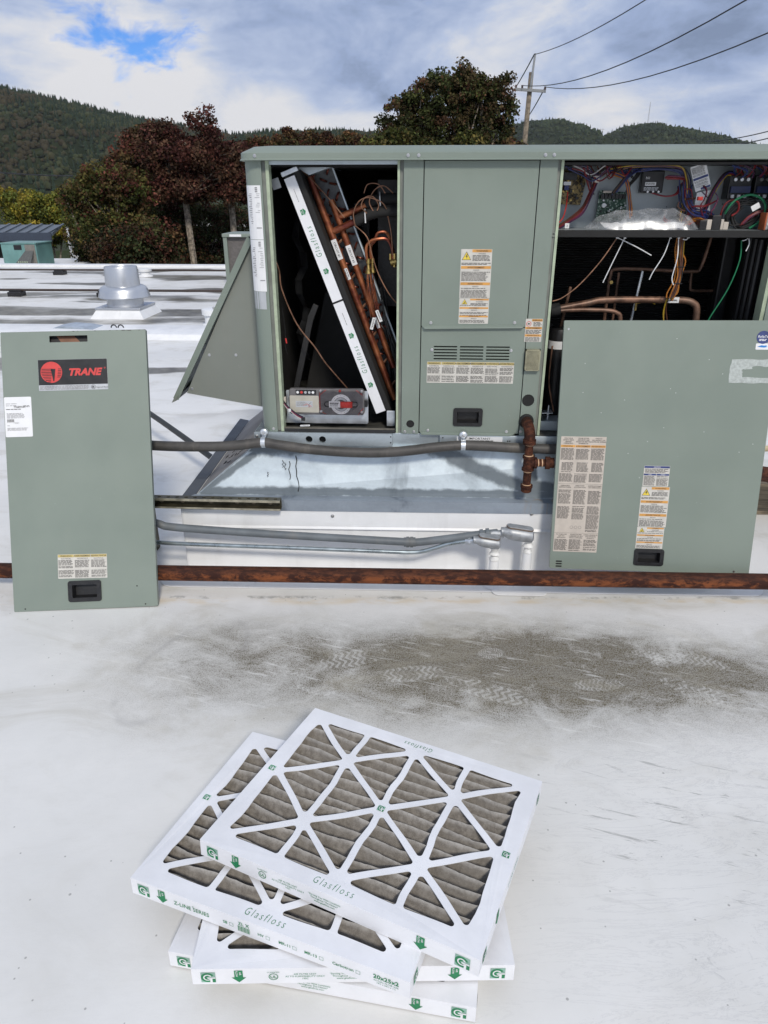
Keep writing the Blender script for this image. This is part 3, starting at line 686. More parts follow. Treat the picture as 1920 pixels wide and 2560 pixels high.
# ------------------------------------------------------------------ far things
M_POLE = simple('weathered_pole', (.30, .25, .19), .85, var=.25, vscale=6, bump=.3, bscale=40)
M_WIRE = simple('power_wire', (.05, .052, .055), .6)
def utility_pole():
    Yp = 40; b = Vector((sx(3.40, Yp), Yp, GZ)); top = Vector((sx(3.66, Yp), Yp, sz(5.45, Yp)))
    t = thing('utility_pole', 'weathered wooden utility pole with one crossarm beside the big oak', 'pole', b)
    MB().tube([b, b.lerp(top, .5), top], [.17, .115], 10).build('pole', M_POLE, t, t, smooth=True)
    MB().cyl(top-Vector((.02, .13, .8)), top+Vector((.10, -.13, .75)), .05, 8).build('top_bracket', simple('grey_fibreglass', (.33, .35, .37), .6), t, t)
    c = b.lerp(top, .885); zc = sz(4.86, Yp)
    mb = MB(); mb.slab([(sx(3.10, Yp), Yp-.16, sz(4.91, Yp)-.06), (sx(4.20, Yp), Yp-.16, sz(4.84, Yp)-.06), (sx(4.20, Yp), Yp-.16, sz(4.84, Yp)+.06), (sx(3.10, Yp), Yp-.16, sz(4.91, Yp)+.06)], (0, -1, 0), .10)
    mb.build('crossarm', simple('grey_crossarm', (.30, .31, .32), .7), t, t)
    for x, z in ((3.13, 4.93), (4.17, 4.87), (3.35, 4.92)):
        MB().cyl((sx(x, Yp), Yp-.2, sz(z, Yp)), (sx(x, Yp), Yp-.2, sz(z, Yp)+.16), .05, 8).build('insulator', simple('brown_insulator', (.10, .06, .05), .3), t, t)
    return Vector((sx(3.70, Yp), Yp-.1, sz(5.98, Yp))), Vector((sx(3.35, Yp), Yp-.2, sz(4.92, Yp)+.14)), Vector((sx(4.17, Yp), Yp-.2, sz(4.87, Yp)+.14)), Vector((sx(3.13, Yp), Yp-.2, sz(4.93, Yp)+.14))
pt, pl_, pr_, pl2 = utility_pole()
def wire(a, b, sag, label, r=.012, group='overhead power lines'):
    a = Vector(a); b = Vector(b); pts = [a.lerp(b, t/16)-Vector((0, 0, sag*4*(t/16)*(1-t/16))) for t in range(17)]
    tag(MB().tube(pts, r, 5).build('power_line', M_WIRE, smooth=True), label, 'wire', group)
wire(pt, (6.6, 12, 6.35), .5, 'overhead wire running up from the top of the utility pole', .016)
wire(pl_, (7.6, 12, 5.92), .9, 'overhead wire from the middle of the crossarm passing the pole', .017)
wire(pr_, (9.4, 12, 5.80), 1.0, 'overhead wire from the right end of the crossarm', .017)
wire(pt, (sx(2.4, 90), 90, sz(4.3, 90)), .6, 'thin wire leaving the pole top behind the oak', .03)
wire(pr_, (sx(3.2, 90), 90, sz(3.7, 90)), .5, 'thin wire leaving the crossarm away behind the pole', .03)
wire((sx(10.2, 45), 45, sz(3.22, 45)), (sx(13.8, 30), 30, sz(3.95, 30)), .15, 'upper of two low wires in front of the right hill', .022, 'low wires by the right hill')
wire((sx(10.4, 45), 45, sz(3.05, 45)), (sx(13.8, 30), 30, sz(3.70, 30)), .15, 'lower of two low wires in front of the right hill', .022, 'low wires by the right hill')
wire((sx(-17.5, 24), 24, sz(2.31, 24)), (sx(-13.2, 33), 33, sz(2.12, 33)), .05, 'pale cable crossing in front of the wooded hill', .022)
def radio_tower():
    x, y, z0, z1 = sx(8.0, D2), D2, sz(3.78, D2)-3, sz(4.42, D2)
    t = thing('radio_tower', 'thin lattice radio mast on the rounded hill', 'mast', (x, y, z0))
    mb = MB(); h = z1-z0
    for a in range(3):
        g = a*2.094; c, s_ = math.cos(g), math.sin(g)
        mb.cyl((x+2*c, y+2*s_, z0), (x+.6*c, y+.6*s_, z1), .22, 5)
        for k in range(9):
            f0, f1 = k/9, (k+1)/9; g2 = g+2.094*(1 if k % 2 else -1)
            r0, r1 = 2-1.4*f0, 2-1.4*f1
            mb.cyl((x+r0*c, y+r0*s_, z0+h*f0), (x+r1*math.cos(g2), y+r1*math.sin(g2), z0+h*f1), .12, 4)
    mb.build('lattice', simple('tower_steel', (.42, .42, .44), .6), t, t)
    MB().cyl((x, y, z1-6), (x, y, z1+6), .5, 6).build('antenna', MATS['tower_steel'], t, t)
    for i, xx in enumerate((6.25, 6.33, 6.41)):
        b = (sx(xx, D2), D2, sz(3.44, D2)-6)
        tt = thing('power_mast', 'slim pole of the power line cut in the saddle between hills', 'pole', b, group='poles in the hill cut')
        MB().cyl(b, (b[0], b[1], sz(3.66, D2)), .35, 6).build('mast', M_POLE, tt, tt)
        MB().box(b[0]-4, b[0]+4, b[1]-.4, b[1]+.4, sz(3.63, D2)-.4, sz(3.63, D2)).build('crossarm', M_POLE, tt, tt)
radio_tower()
def far_building():
    Yb = 30; t = thing('open_shelter', 'open shelter with a blue-grey ribbed metal roof behind the teal unit', 'shelter', (-18, Yb, GZ))
    x0, x1 = -23, sx(-15.15, Yb); zt, zb = sz(.20, Yb), sz(-.06, Yb)
    M_BR = simple('blue_metal_roof', (.10, .125, .16), .45, var=.1, vscale=1.5)
    mb = MB(); mb.slab([(x0, Yb, zb), (x1+.15, Yb, zb), (x1-.1, Yb+1.4, zt), (x0, Yb+1.4, zt)], (0, -.1, 1), .10); mb.build('roof', M_BR, t, t)
    for k in range(18):
        x = x0+(x1-x0)*k/17.0
        MB().slab([(x-.04, Yb, zb+.10), (x+.04, Yb, zb+.10), (x+.03, Yb+1.4, zt+.10), (x-.05, Yb+1.4, zt+.10)], (0, 0, 1), .05).build('roof_rib', M_BR, t, t)
    MB().box(x0, x1+.1, Yb-.06, Yb-.002, zb-.22, zb+.12).build('fascia', simple('blue_fascia', (.045, .06, .09), .5), t, t)
    MB().box(x0, x1-2.6, Yb+.9, Yb+1.4, GZ, zb-.01).build('wall', simple('tan_wall', (.10, .085, .07), .8), t, t)
    for k in range(4):
        x = x1-.35-k*2.4; MB().box(x-.07, x+.07, Yb+.1, Yb+.24, GZ, zb-.005).build('post', M_JAMB, t, t)
far_building()
def fence():
    Yf_ = 35; t = thing('white_railing', 'white metal railing beyond the roof edge, seen through the shrubs', 'railing', (sx(-11, Yf_), Yf_, GZ))
    M_W = simple('white_rail', (.62, .64, .68), .5)
    for z in (.35, -.05, -.45, -.85, -1.2): MB().box(sx(-14.4, Yf_), sx(-7, Yf_), Yf_, Yf_+.06, sz(z, Yf_)-.06, sz(z, Yf_)+.06).build('rail', M_W, t, t)
    for k in range(13):
        x = sx(-14.4+k*.6, Yf_); MB().box(x-.05, x+.05, Yf_+.062, Yf_+.14, GZ, sz(.42, Yf_)).build('post', M_W, t, t)
fence()
def parked_van(x, y, rz, label, c):
    t = thing('parked_van', label, 'van', (x, y, GZ), rot=rz, group='vehicles parked below the roof')
    M_V = simple('van_paint_%s' % c[0], c[1], .3); M_G = simple('van_glass', (.02, .025, .03), .1)
    prof = [(-2.6, .45), (2.5, .45), (2.6, .9), (2.35, 1.25), (1.75, 1.4), (1.05, 2.2), (-2.4, 2.3), (-2.6, 2.1)]
    mb = MB(); mb.frame((0, -.95, 0), (1, 0, 0), (0, 0, 1), (0, 1, 0)); mb.prism(prof, 0, 1.9); mb.build('body', M_V, t, bevel=.06)
    mb = MB(); mb.frame((0, -.957, 0), (1, 0, 0), (0, 0, 1), (0, 1, 0)); mb.prism([(.1, 1.4), (1.5, 1.4), (.95, 2.05), (.1, 2.1)], -.01, .012); mb.build('side_window', M_G, t)
    for wx in (-1.6, 1.65):
        for wy in (-.9, .9): MB().cyl((wx, wy-.1, .34), (wx, wy+.1, .34), .34, 16).build('wheel', M_BLACKP, t, smooth=True)
parked_van(sx(-8.3, 48), 48, .15, 'white van parked below, glimpsed between the maple trunks', ('white', (.62, .64, .66)))
parked_van(sx(-9.9, 50), 50, -.1, 'pale silver van parked below behind the dark shrubs', ('silver', (.42, .44, .47)))

def exhaust_fan():
    c = Vector((-4.02, 9.72, -.009))
    t = thing('exhaust_fan', 'spun aluminium rooftop exhaust fan on a white flashed curb', 'fan', c)
    mb = MB(); mb.M = Matrix.Translation(c); s = [(-.36, 0), (-.30, .10)]
    for (r0, z0, r1, z1) in ((.37, -.02, .29, .105),):
        mb.add([(-r0,-r0,z0),(r0,-r0,z0),(r0,r0,z0),(-r0,r0,z0),(-r1,-r1,z1),(r1,-r1,z1),(r1,r1,z1),(-r1,r1,z1)], [(0,3,2,1),(4,5,6,7),(0,1,5,4),(1,2,6,5),(2,3,7,6),(3,0,4,7)])
    mb.build('curb', M_MEMB, t, t)
    MB().box(c.x-.30, c.x+.30, c.y-.30, c.y+.30, c.z+.105, c.z+.135).build('curb_cap', M_ALU, t, t, bevel=.005)
    mb = MB(); mb.lathe([(.235, .135), (.235, .25)], c, 40); mb.build('throat', M_ALU, t, t, smooth=True)
    mb = MB(); mb.lathe([(.20, .245), (.325, .24), (.335, .248), (.332, .265), (.318, .30), (.312, .335), (.290, .370), (.255, .388), (.20, .392)], c, 48); mb.build('shroud', M_ALU, t, t, smooth=True)
    mb = MB(); mb.lathe([(.222, .385), (.222, .40), (.212, .615), (.206, .63), (.201, .63), (.195, .615), (.19, .52)], c, 48)
    mb.build('windband', M_ALU, t, t, smooth=True)
    me = None
    for k in range(10):
        a = k*.628; p = c+Vector((math.cos(a)*.236, math.sin(a)*.236, .16))
        MB().cyl(p, p+Vector((math.cos(a), math.sin(a), 0))*.006, .008, 6).build('rivet', M_SCREW, t, t)
exhaust_fan()
def roof_vent(x, y, r, h, label):
    t = thing('roof_vent', label, 'vent', (x, y, -.009))
    mb = MB(); mb.lathe([(r*1.5, -.004), (r*1.35, .02), (r, .03), (r, h*.8)], (x, y, -.009), 20); mb.build('boot', M_MEMB, t, t, smooth=True)
    mb = MB(); mb.lathe([(r*1.28, h*.68), (r*1.3, h), (r*.9, h*1.04)], (x, y, -.009), 20); mb.build('cap', M_MEMB, t, t, smooth=True)
roof_vent(-2.62, 8.95, .10, .20, 'squat white roof vent beside the intake hood')
roof_vent(-9.35, 15.9, .05, .22, 'small white vent stub by the teal rooftop unit')
roof_vent(-5.55, 14.6, .10, .14, 'low white roof vent on the far roof behind the fan')
def roof_pipe(y, z, x0, x1, blocks, label, r, dark, labs):
    t = tag(MB().cyl((x0, y, z), (x1, y+.15, z), r, 10).build('roof_pipe', simple('shadow_dark_pipe', (.06, .045, .04), .7) if dark else M_MEMB, smooth=True), label, 'pipe')  # dark colour stands in for the shadow line along the pipe
    for i, bx in enumerate(blocks):
        b = thing('pipe_block', labs[i], 'block', (bx, y+.15*(bx-x0)/(x1-x0), -.012), group='pipe support blocks')
        MB().prism([(-.11, -.09), (.11, -.09), (.11, .09), (-.11, .09)], 0, max(z-r+.006, .02)).build('foot', M_BLACKP, b, bevel=.01)
        for s_ in (-1, 1): MB().box(-.10, .10, s_*(r+.012)-.012, s_*(r+.012)+.012, max(z-r, .01), z+r*.8).build('saddle', M_BLACKP, b)
roof_pipe(11.5, .085, -16, 5, (-6.55, -5.1, -2.05), 'gas pipe on blocks behind the fan, coloured dark as its shadow line', .019, True, ('black pipe block in front of the teal unit, under the pipe behind the fan', 'black pipe block just left of the aluminium fan', 'black pipe block between the aluminium fan and the intake hood'))
roof_pipe(14.75, .085, -18, 5, (-7.4, -3.45), 'gas pipe on blocks near the far roof edge, coloured dark as its shadow line', .019, True, ('black pipe block near the roof edge beside the teal unit', 'black pipe block at the foot of the far grey unit'))

def teal_unit():
    b = Vector((-13.35, 24.6, -.80)); t = thing('rooftop_unit', 'teal rooftop unit with intake hood on the lower roof', 'air conditioner', b)
    M_T = simple('teal_paint', (.15, .30, .285), .45, var=.10, vscale=2, dirt=.15)
    MB().box(b.x-.8, b.x+.4, b.y, b.y+1.1, b.z+.05, b.z+.76).build('cabinet', M_T, t, t, bevel=.015)
    MB().box(b.x-.82, b.x+.42, b.y-.02, b.y+1.12, b.z+.76, b.z+.80).build('lid', M_T, t, t, bevel=.01)
    MB().box(b.x-.78, b.x+.38, b.y+.02, b.y+1.08, b.z-.02, b.z+.05).build('base_rail', M_DARKM, t, t)
    MB().box(b.x+.02, b.x+.36, b.y-.012, b.y-.001, b.z+.12, b.z+.74).build('end_panel', simple('grey_end_panel', (.20, .19, .17), .6), t, t)
    MB().box(b.x-.36, b.x-.10, b.y-.012, b.y-.001, b.z+.58, b.z+.73).build('nameplate', LM[7], t, t)
    MB().box(b.x-.28, b.x+.0, b.y-.012, b.y-.001, b.z+.14, b.z+.56).build('access_door', M_T, t, t)
    mb = MB(); mb.slab([(b.x-.22, b.y-.30, b.z+.18), (b.x+.28, b.y-.30, b.z+.18), (b.x+.30, b.y-.02, b.z+.54), (b.x+.02, b.y-.02, b.z+.54)], (0, -.8, .6), .012)
    h = mb.build('hood', simple('hood_grey', (.10, .105, .10), .5), t, t)
    for k in range(5):
        f = (k+.5)/5; MB().box(b.x-.16+f*.36, b.x-.13+f*.36, b.y-.34, b.y-.31, b.z+.2, b.z+.24).build('hood_slat', M_EDGE, h, t)
teal_unit()
def grey_unit():
    b = Vector((-3.30, 13.3, -.009)); t = thing('rooftop_unit', 'small grey unit with a dark filter opening far behind the intake hood', 'air conditioner', b)
    x0, x1, y0, y1, z1 = b.x-.28, b.x+.75, b.y, b.y+.8, b.z+.86
    MB().box(x0, x0+.07, y0, y0+.10, b.z+.06, z1-.06).build('left_post', M_PAINT, t, t, bevel=.008)
    MB().box(x1-.07, x1, y0, y0+.10, b.z+.06, z1-.06).build('right_post', M_PAINT, t, t, bevel=.008)
    MB().box(x0-.01, x1+.01, y0-.02, y1, z1-.06, z1).build('lid', M_PAINT, t, t, bevel=.01)
    MB().box(x0+.13, x0+.34, y0-.032, y0-.021, z1-.05, z1-.012).build('handle_tab', LM[5], t, t)
    MB().box(x0+.07, x1-.07, y0+.05, y0+.07, b.z+.06, z1-.06).build('filter_screen', simple('taupe_screen', (.13, .12, .115), .8), t, t)
    MB().box(x0, x1, y0+.10, y1, b.z+.06, z1-.06).build('cabinet', M_PAINT, t, t)
    MB().box(x0+.03, x1-.03, y0+.02, y1-.02, b.z-.005, b.z+.06).build('base_rail', M_GALVB, t, t)
grey_unit()
# ------------------------------------------------------------------ printed labels
def lines(mb, x0, x1, y1, y0, pitch, mat=1, z=.0006, indent=0.0, fill=.55, ragged=.15):
    """rows of illegible small print"""
    y = y1-pitch
    while y > y0:
        x = x0+(indent if rng.random() < .3 else 0); end = x1-rng.random()*ragged*(x1-x0)
        if rng.random() < .07: y -= pitch*.6
        while x < end:
            w = min(rng.uniform(1.2, 4.5)*pitch, end-x)
            if w > pitch*.4: mb.quad((x, y, z), (x+w, y, z), (x+w, y+pitch*fill, z), (x, y+pitch*fill, z), mat)
            x += w+pitch*.45
        y -= pitch
def rect(mb, x0, x1, y0, y1, mat, z=.0005): mb.quad((x0, y0, z), (x1, y0, z), (x1, y1, z), (x0, y1, z), mat)
def paper(mb, w, h, mat=0, t=.0004, x=0, y=0, r=0.0): mb.prism(rrect(x, x+w, y, y+h, r or .0015, 2), 0, t, mat)
def head(mb, x0, x1, y0, y1, txt, mat=2, ink=1):
    rect(mb, x0, x1, y0, y1, mat, .0006); h = y1-y0
    mb.text(txt, (x0+x1)/2, y0+h*.2, h*.85, ink, .0009, 'C', bold=.01)
def ringp(mb, x, y, r0, r1, mat, z=.0006, n=24):
    c = [(math.cos(2*math.pi*k/n), math.sin(2*math.pi*k/n)) for k in range(n)]
    mb.add([(x+a*r0, y+b*r0, z) for a, b in c]+[(x+a*r1, y+b*r1, z) for a, b in c], [(k, (k+1) % n, n+(k+1) % n, n+k) for k in range(n)], mat)
def warn_tri(mb, cx, cy, s, bolt=True):
    mb.add([(cx-s, cy-s*.8, .0006), (cx+s, cy-s*.8, .0006), (cx, cy+s*.95, .0006)], [(0, 1, 2)], 1)
    mb.add([(cx-s*.84, cy-s*.70, .0009), (cx+s*.84, cy-s*.70, .0009), (cx, cy+s*.76, .0009)], [(0, 1, 2)], 3)
    if bolt:
        mb.add([(cx+.10*s, cy+.42*s, .0012), (cx-.25*s, cy-.12*s, .0012), (cx+.02*s, cy-.10*s, .0012), (cx-.08*s, cy-.58*s, .0012), (cx+.28*s, cy+.06*s, .0012), (cx+.03*s, cy+.04*s, .0012), (cx+.28*s, cy+.36*s, .0012)], [(0,1,2,5,6),(2,3,4,5)], 1)
    else:
        mb.quad((cx-.5*s, cy-.55*s, .0012), (cx-.3*s, cy-.6*s, .0012), (cx+.4*s, cy-.05*s, .0012), (cx+.2*s, cy+.12*s, .0012), 1)
        rect(mb, cx-.5*s, cx+.45*s, cy-.62*s, cy-.52*s, 1, .0012); mb.cyl((cx+.12*s, cy+.18*s, .0010), (cx+.12*s, cy+.18*s, .0014), .1*s, 8, mat=1)
WORDS = ('WARNING', 'AVERTISSEMENT', 'ADVERTENCIA')
def label_stack(mb, w, h, bolt=True, pitch=.0042):
    """pictogram + three languages one above another"""
    paper(mb, w, h); n = 3; hh = h/n
    for i in range(3):
        top = h-.001-i*hh; bh = min(.010, hh*.2)
        x0 = w*.36 if i == 0 else .002
        head(mb, x0, w-.002, top-bh, top, WORDS[i])
        mb.text('HAZARD' if i == 0 else 'RISQUE' if i == 1 else 'RIESGO', (x0+w)/2, top-bh-.007, .0065, 1, .0008, 'C')
        lines(mb, x0+.002, w-.003, top-bh-.0085, top-hh+.002 if i else max(top-hh*.72, 0), pitch)
    if True:
        warn_tri(mb, w*.18, h-hh*.42, min(w*.15, hh*.36), bolt)
    lines(mb, .003, w-.003, h-hh*.75, h-hh+.001, pitch)
def label_columns(mb, w, h, cols, bar, pitch=.0042):
    paper(mb, w, h); n = len(cols); cw = w/n
    for i, c in enumerate(cols):
        x0 = i*cw+.002; x1 = (i+1)*cw-.002
        head(mb, x0-.001, x1+.001, h-.0115, h-.001, c, bar)
        mb.text('HAZARDOUS' if i % 2 else 'ELECTRICAL', (x0+x1)/2, h-.019, .007, 1, .0008, 'C')
        lines(mb, x0, x1, h-.021, h*.42, pitch); lines(mb, x0, x1, h*.36, .003, pitch)

# ------------------------------------------------------------------ the rooftop unit
def screw_mesh():
    mb = MB(); mb.cyl((0, 0, 0), (0, 0, .0018), .0062, 10); mb.cyl((0, 0, .0015), (0, 0, .0050), .0040, 6)
    o = mb.build('screw', M_SCREW); me = o.data; bpy.data.objects.remove(o); return me
SCREW = screw_mesh()
FACE = Matrix(((1, 0, 0), (0, 0, -1), (0, 1, 0)))        # local z -> towards the camera (-Y)
FX = ((1, 0, 0), (0, 0, 1))
YF = 2.80
U = thing('rooftop_unit', 'large grey-green rooftop air conditioner with two access panels taken off', 'air conditioner', (.3, 3.3, .55))
def part(mb, name, mats, parent=None, **k): return mb.build(name, mats, parent or U, U, **k)
def screws(parent, pts, y=YF): 
    for x, z in pts: inst('screw', SCREW, parent, U, (x, y, z), FACE)
def rtu_shell():
    # lid with a drip lip and sloping edge
    def ring(x0, x1, y0, y1, r, z, n=6):
        return [(x, y, z) for x, y in rrect(x0, x1, y0, y1, r, n)]
    rings = [ring(-.664, 1.312, 2.782, 3.83, .05, 1.606), ring(-.672, 1.32, 2.772, 3.84, .055, 1.606), ring(-.672, 1.32, 2.772, 3.84, .055, 1.6085), ring(-.668, 1.316, 2.776, 3.836, .053, 1.612), ring(-.668, 1.316, 2.776, 3.836, .053, 1.629), ring(-.662, 1.31, 2.782, 3.83, .05, 1.634), ring(-.628, 1.276, 2.820, 3.79, .05, 1.652), ring(-.60, 1.25, 2.86, 3.76, .05, 1.656)]
    mb = MB(); n = len(rings[0]); vs_ = [p for r in rings for p in r]
    fs = [(i*n+k, i*n+(k+1) % n, (i+1)*n+(k+1) % n, (i+1)*n+k) for i in range(len(rings)-1) for k in range(n)]+[tuple(range((len(rings)-1)*n, len(rings)*n)), tuple(range(n))[::-1]]
    mb.add(vs_, fs); lid = part(mb, 'lid', M_PAINT, smooth=True, angle=25)
    screws(lid, ((-.608, 1.6205), (-.067, 1.6205), (-.030, 1.6205), (.407, 1.6205), (.437, 1.6205)), 2.776)
    # left corner post with a rounded nose
    out = [(-.66, 3.0)]+[(-.61+.05*math.cos(R_(a)), 2.85+.05*math.sin(R_(a))) for a in range(180, 271, 15)]+[(-.593, 2.80), (-.593, 2.84), (-.606, 2.84), (-.606, 2.816)]+[(-.61+.034*math.cos(R_(a)), 2.85+.034*math.sin(R_(a))) for a in range(270, 179, -15)]+[(-.644, 3.0)]
    mb = MB(); mb.prism(out, .60, 1.606); post = part(mb, 'corner_post', M_PAINT, smooth=True, angle=20)
    screws(post, ((-.610, .612),))
    # technical label sheets wrapped on the post
    for z0, z1 in ((1.343, 1.526), (1.157, 1.3415)):
        mb = MB()
        prof = [(-.61+.0504*math.cos(R_(a)), 2.85+.0504*math.sin(R_(a))) for a in range(195, 271, 15)]+[(-.600, 2.7995)]
        for (xa, ya), (xb, yb) in zip(prof, prof[1:]): mb.quad((xa, ya, z0), (xb, yb, z0), (xb, yb, z1), (xa, ya, z1), 5)
        def P(u, v, k=.0009):      # u along the wrap in metres from the flat end, v height
            if u < .009: return (-.600-u, 2.7995-k, z0+v)
            a = 270-(u-.009)/.0504/math.pi*180; rr = .0504+k; return (-.61+rr*math.cos(R_(a)), 2.85+rr*math.sin(R_(a)), z0+v)
        def pq(u0, u1, v0, v1, m): 
            nn = max(1, int((u0-u1)/.008)) if u0 > u1 else max(1, int((u1-u0)/.008))
            for k in range(nn):
                a = u0+(u1-u0)*k/nn; b = u0+(u1-u0)*(k+1)/nn
                mb.quad(P(b, v0), P(a, v0), P(a, v1), P(b, v1), m)
        h = z1-z0
        for k in range(24):
            v = h*.945-k*h*.034; u0 = .004+rng.random()*.004
            if k in (0, 1, 2): pq(.011, .020, v, v+.004, 12); continue
            if k > 19: 
                if k == 20: pq(.004, .022, v-.010, v-.007, 12)
                continue
            if rng.random() < .75 and k < 15: pq(u0, u0+rng.uniform(.008, .018), v, v+.0014, 12)
            pq(.034+rng.random()*.004, .034+rng.uniform(.006, .022), v, v+.0014+rng.random()*.001, 12)
        part(mb, 'rating_sheet', LM, post)
    mb = MB(); prof = [(-.61+.0504*math.cos(R_(a)), 2.85+.0504*math.sin(R_(a))) for a in range(198, 271, 18)]+[(-.605, 2.7995)]
    for (xa, ya), (xb, yb) in zip(prof, prof[1:]): mb.quad((xa, ya, 1.091), (xb, yb, 1.091), (xb, yb, 1.156), (xa, ya, 1.156), 9)
    part(mb, 'silver_sticker', LM, post)
    # jambs of the left opening
    part(MB().box(-.593, -.579, 2.8125, 2.86, .60, 1.6055), 'jamb', M_JAMB); part(MB().box(-.579, -.567, 2.806, 2.85, .60, 1.6055), 'jamb_edge', M_EDGE)
    part(MB().box(-.096, -.0825, 2.8125, 2.86, .60, 1.6055), 'jamb', M_JAMB); part(MB().box(-.1045, -.096, 2.806, 2.85, .60, 1.6055), 'jamb_edge', M_EDGE)
    part(MB().box(-.5785, -.097, 2.815, 2.84, 1.5935, 1.6055), 'top_rail', M_GALVB)
    # centre post
    mb = MB(); hole = [(-.046+.0165*math.cos(R_(a)), .641+.0165*math.sin(R_(a))) for a in range(0, 360, 24)]
    mb.frame((0, YF, 0), *FX); mb.plate(rrect(-.082, -.012, .60, 1.6055, .003, 2), [hole], -.012, 0); mb.M = None
    mb.box(-.082, -.0795, 2.8121, 2.90, .60, 1.6055); mb.box(-.0145, -.012, 2.8121, 2.90, .60, 1.6055)
    cp = part(mb, 'centre_post', M_PAINT); screws(cp, ((-.068, .609), (-.031, .609)))
    part(MB().cyl((-.046, 2.806, .641), (-.046, 2.812, .641), .019, 20), 'knockout_plug', M_HOLE, cp)
    # right post
    mb = MB(); mb.frame((0, YF, 0), *FX)
    hc = [[(x+r*math.cos(R_(a)), z+r*math.sin(R_(a))) for a in range(0, 360, 20)] for x, z, r in ((.422, .746, .0245), (.421, .661, .026))]
    mb.plate(rrect(.396, .4575, .60, 1.6055, .003, 2), hc, -.012, 0); mb.M = None
    mb.box(.396, .3985, 2.8121, 2.90, .60, 1.6055); mb.box(.455, .4575, 2.8121, 2.90, .60, 1.6055)
    rp = part(mb, 'right_post', M_PAINT); screws(rp, ((.402, .617),))
    part(MB().cyl((.422, 2.803, .746), (.422, 2.812, .746), .026, 24), 'knockout_plug', M_HOLE, rp)
    mb = MB(); mb.frame((.421, YF-.001, .661), *FX); mb.lathe([(.017, -.01), (.017, .010), (.024, .011), (.029, .006), (.030, -.002), (.026, -.008)], (0, 0, 0), 24); part(mb, 'grommet', M_HOLE, rp, smooth=True)
    part(MB().box(.4575, .470, 2.8125, 2.86, .60, 1.6055), 'jamb', M_JAMB); part(MB().box(.470, .4795, 2.806, 2.85, .60, 1.6055), 'jamb_edge', M_EDGE)
    mb = MB(); mb.frame((.464, 2.812, 1.363), *FX); mb.lathe([(.004, -.002), (.0045, .005), (.009, .005), (.009, -.001)], (0, 0, 0), 14); part(mb, 'latch_stud', M_PAINTD)
    # vent screen on the right post
    mb = MB(); x0, x1, z0, z1 = .3955, .4515, .869, .950
    mb.box(x0, x1, 2.780, 2.7995, z0, z0+.003); mb.box(x0, x1, 2.780, 2.7995, z1-.003, z1); mb.box(x0, x0+.003, 2.780, 2.7995, z0, z1); mb.box(x1-.003, x1, 2.780, 2.7995, z0, z1)
    for k in range(1, 12): x = x0+(x1-x0)*k/12; mb.box(x-.0009, x+.0009, 2.7795, 2.7810, z0, z1)
    for k in range(1, 18): z = z0+(z1-z0)*k/18; mb.box(x0, x1, 2.7785, 2.7800, z-.0010, z+.0010)
    vs_ = part(mb, 'vent_screen', simple('screen_wire', (.42, .40, .28), .45, .5), rp); part(MB().box(x0+.003, x1-.003, 2.7965, 2.7994, z0+.003, z1-.003), 'vent_backing', M_DARKM, rp)
    mb = MB(); mb.frame((.3875, YF-.0004, .977), *FX); paper(mb, .0645, .087)
    head(mb, .024, .0635, .077, .086, 'WARNING'); lines(mb, .030, .0625, .076, .058, .0042); head(mb, .001, .0635, .048, .0565, 'AVERTISSEMENT'); lines(mb, .003, .062, .047, .030, .0042); head(mb, .001, .0635, .020, .0285, 'ADVERTENCIA'); lines(mb, .003, .062, .019, .002, .0042)
    ringp(mb, .0125, .068, .0095, .0076, 6); mb.quad((.008, .066, .0016), (.017, .066, .0016), (.016, .070, .0016), (.010, .071, .0016), 1)
    part(mb, 'hot_surface_label', LM, rp)
    # upper and lower middle panels
    mb = MB(); mb.frame((0, YF, 0), *FX); mb.plate(rrect(-.0085, .3925, 1.0325, 1.604, .002, 2), [], -.010, -.001)
    mb.M = None; mb.slab([(-.009, 2.801, 1.036), (.003, 2.787, 1.0275), (.375, 2.787, 1.0335), (.387, 2.801, 1.040)], (0, 0, -1), .004)
    up = part(mb, 'upper_panel', M_PAINT, bevel=.0012); screws(up, ((.027, 1.046), (.346, 1.049)), YF+.001)
    slots = []
    for r in range(5):
        for c in range(3):
            x = .041+c*.1015; z = .955-r*.0118; slots.append(rrect(x, x+.0915, z-.0028, z+.0028, .0027, 4))
    mb = MB(); mb.frame((0, YF, 0), *FX); mb.plate(rrect(-.0085, .3925, .6075, 1.0295, .002, 2), slots+[rrect(.135, .237, .645, .703, .006, 3)], -.010, -.001)
    mb.M = None; mb.slab([(-.006, 2.7995, .6085), (.0, 2.789, .6035), (.36, 2.789, .6035), (.378, 2.7995, .6085)], (0, 0, -1), .004)
    lp = part(mb, 'lower_panel', M_PAINT); screws(lp, ((.034, .943), (.340, .943), (.026, .6155), (.345, .6155)), YF+.001)
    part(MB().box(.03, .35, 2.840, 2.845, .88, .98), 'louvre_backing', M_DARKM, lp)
    handle(lp, U, (.127, YF+.001, .636), .118, .075)
    mb = MB(); mb.frame((.132, YF+.0008, 1.138), *FX); label_stack(mb, .114, .174); part(mb, 'shock_label', LM, up)
    mb = MB(); mb.frame((.1325, YF+.0008, 1.0435), *FX); label_stack(mb, .1125, .0935, False, .0038); part(mb, 'moving_part_label', LM, up)
    mb = MB(); mb.frame((.0165, YF+.0008, .8125), *FX); label_columns(mb, .340, .084, ('WARNING', 'WARNING', 'AVERTISSEMENT', 'AVERTISSEMENT', 'ADVERTENCIA', 'ADVERTENCIA'), 13, .0041); part(mb, 'six_column_label', LM, lp)
    # dark sheet standing in for the shade in the seam gaps
    part(MB().box(-.0119, .3959, 2.846, 2.850, .60, 1.605), 'seam_shade_sheet', M_DARKM)
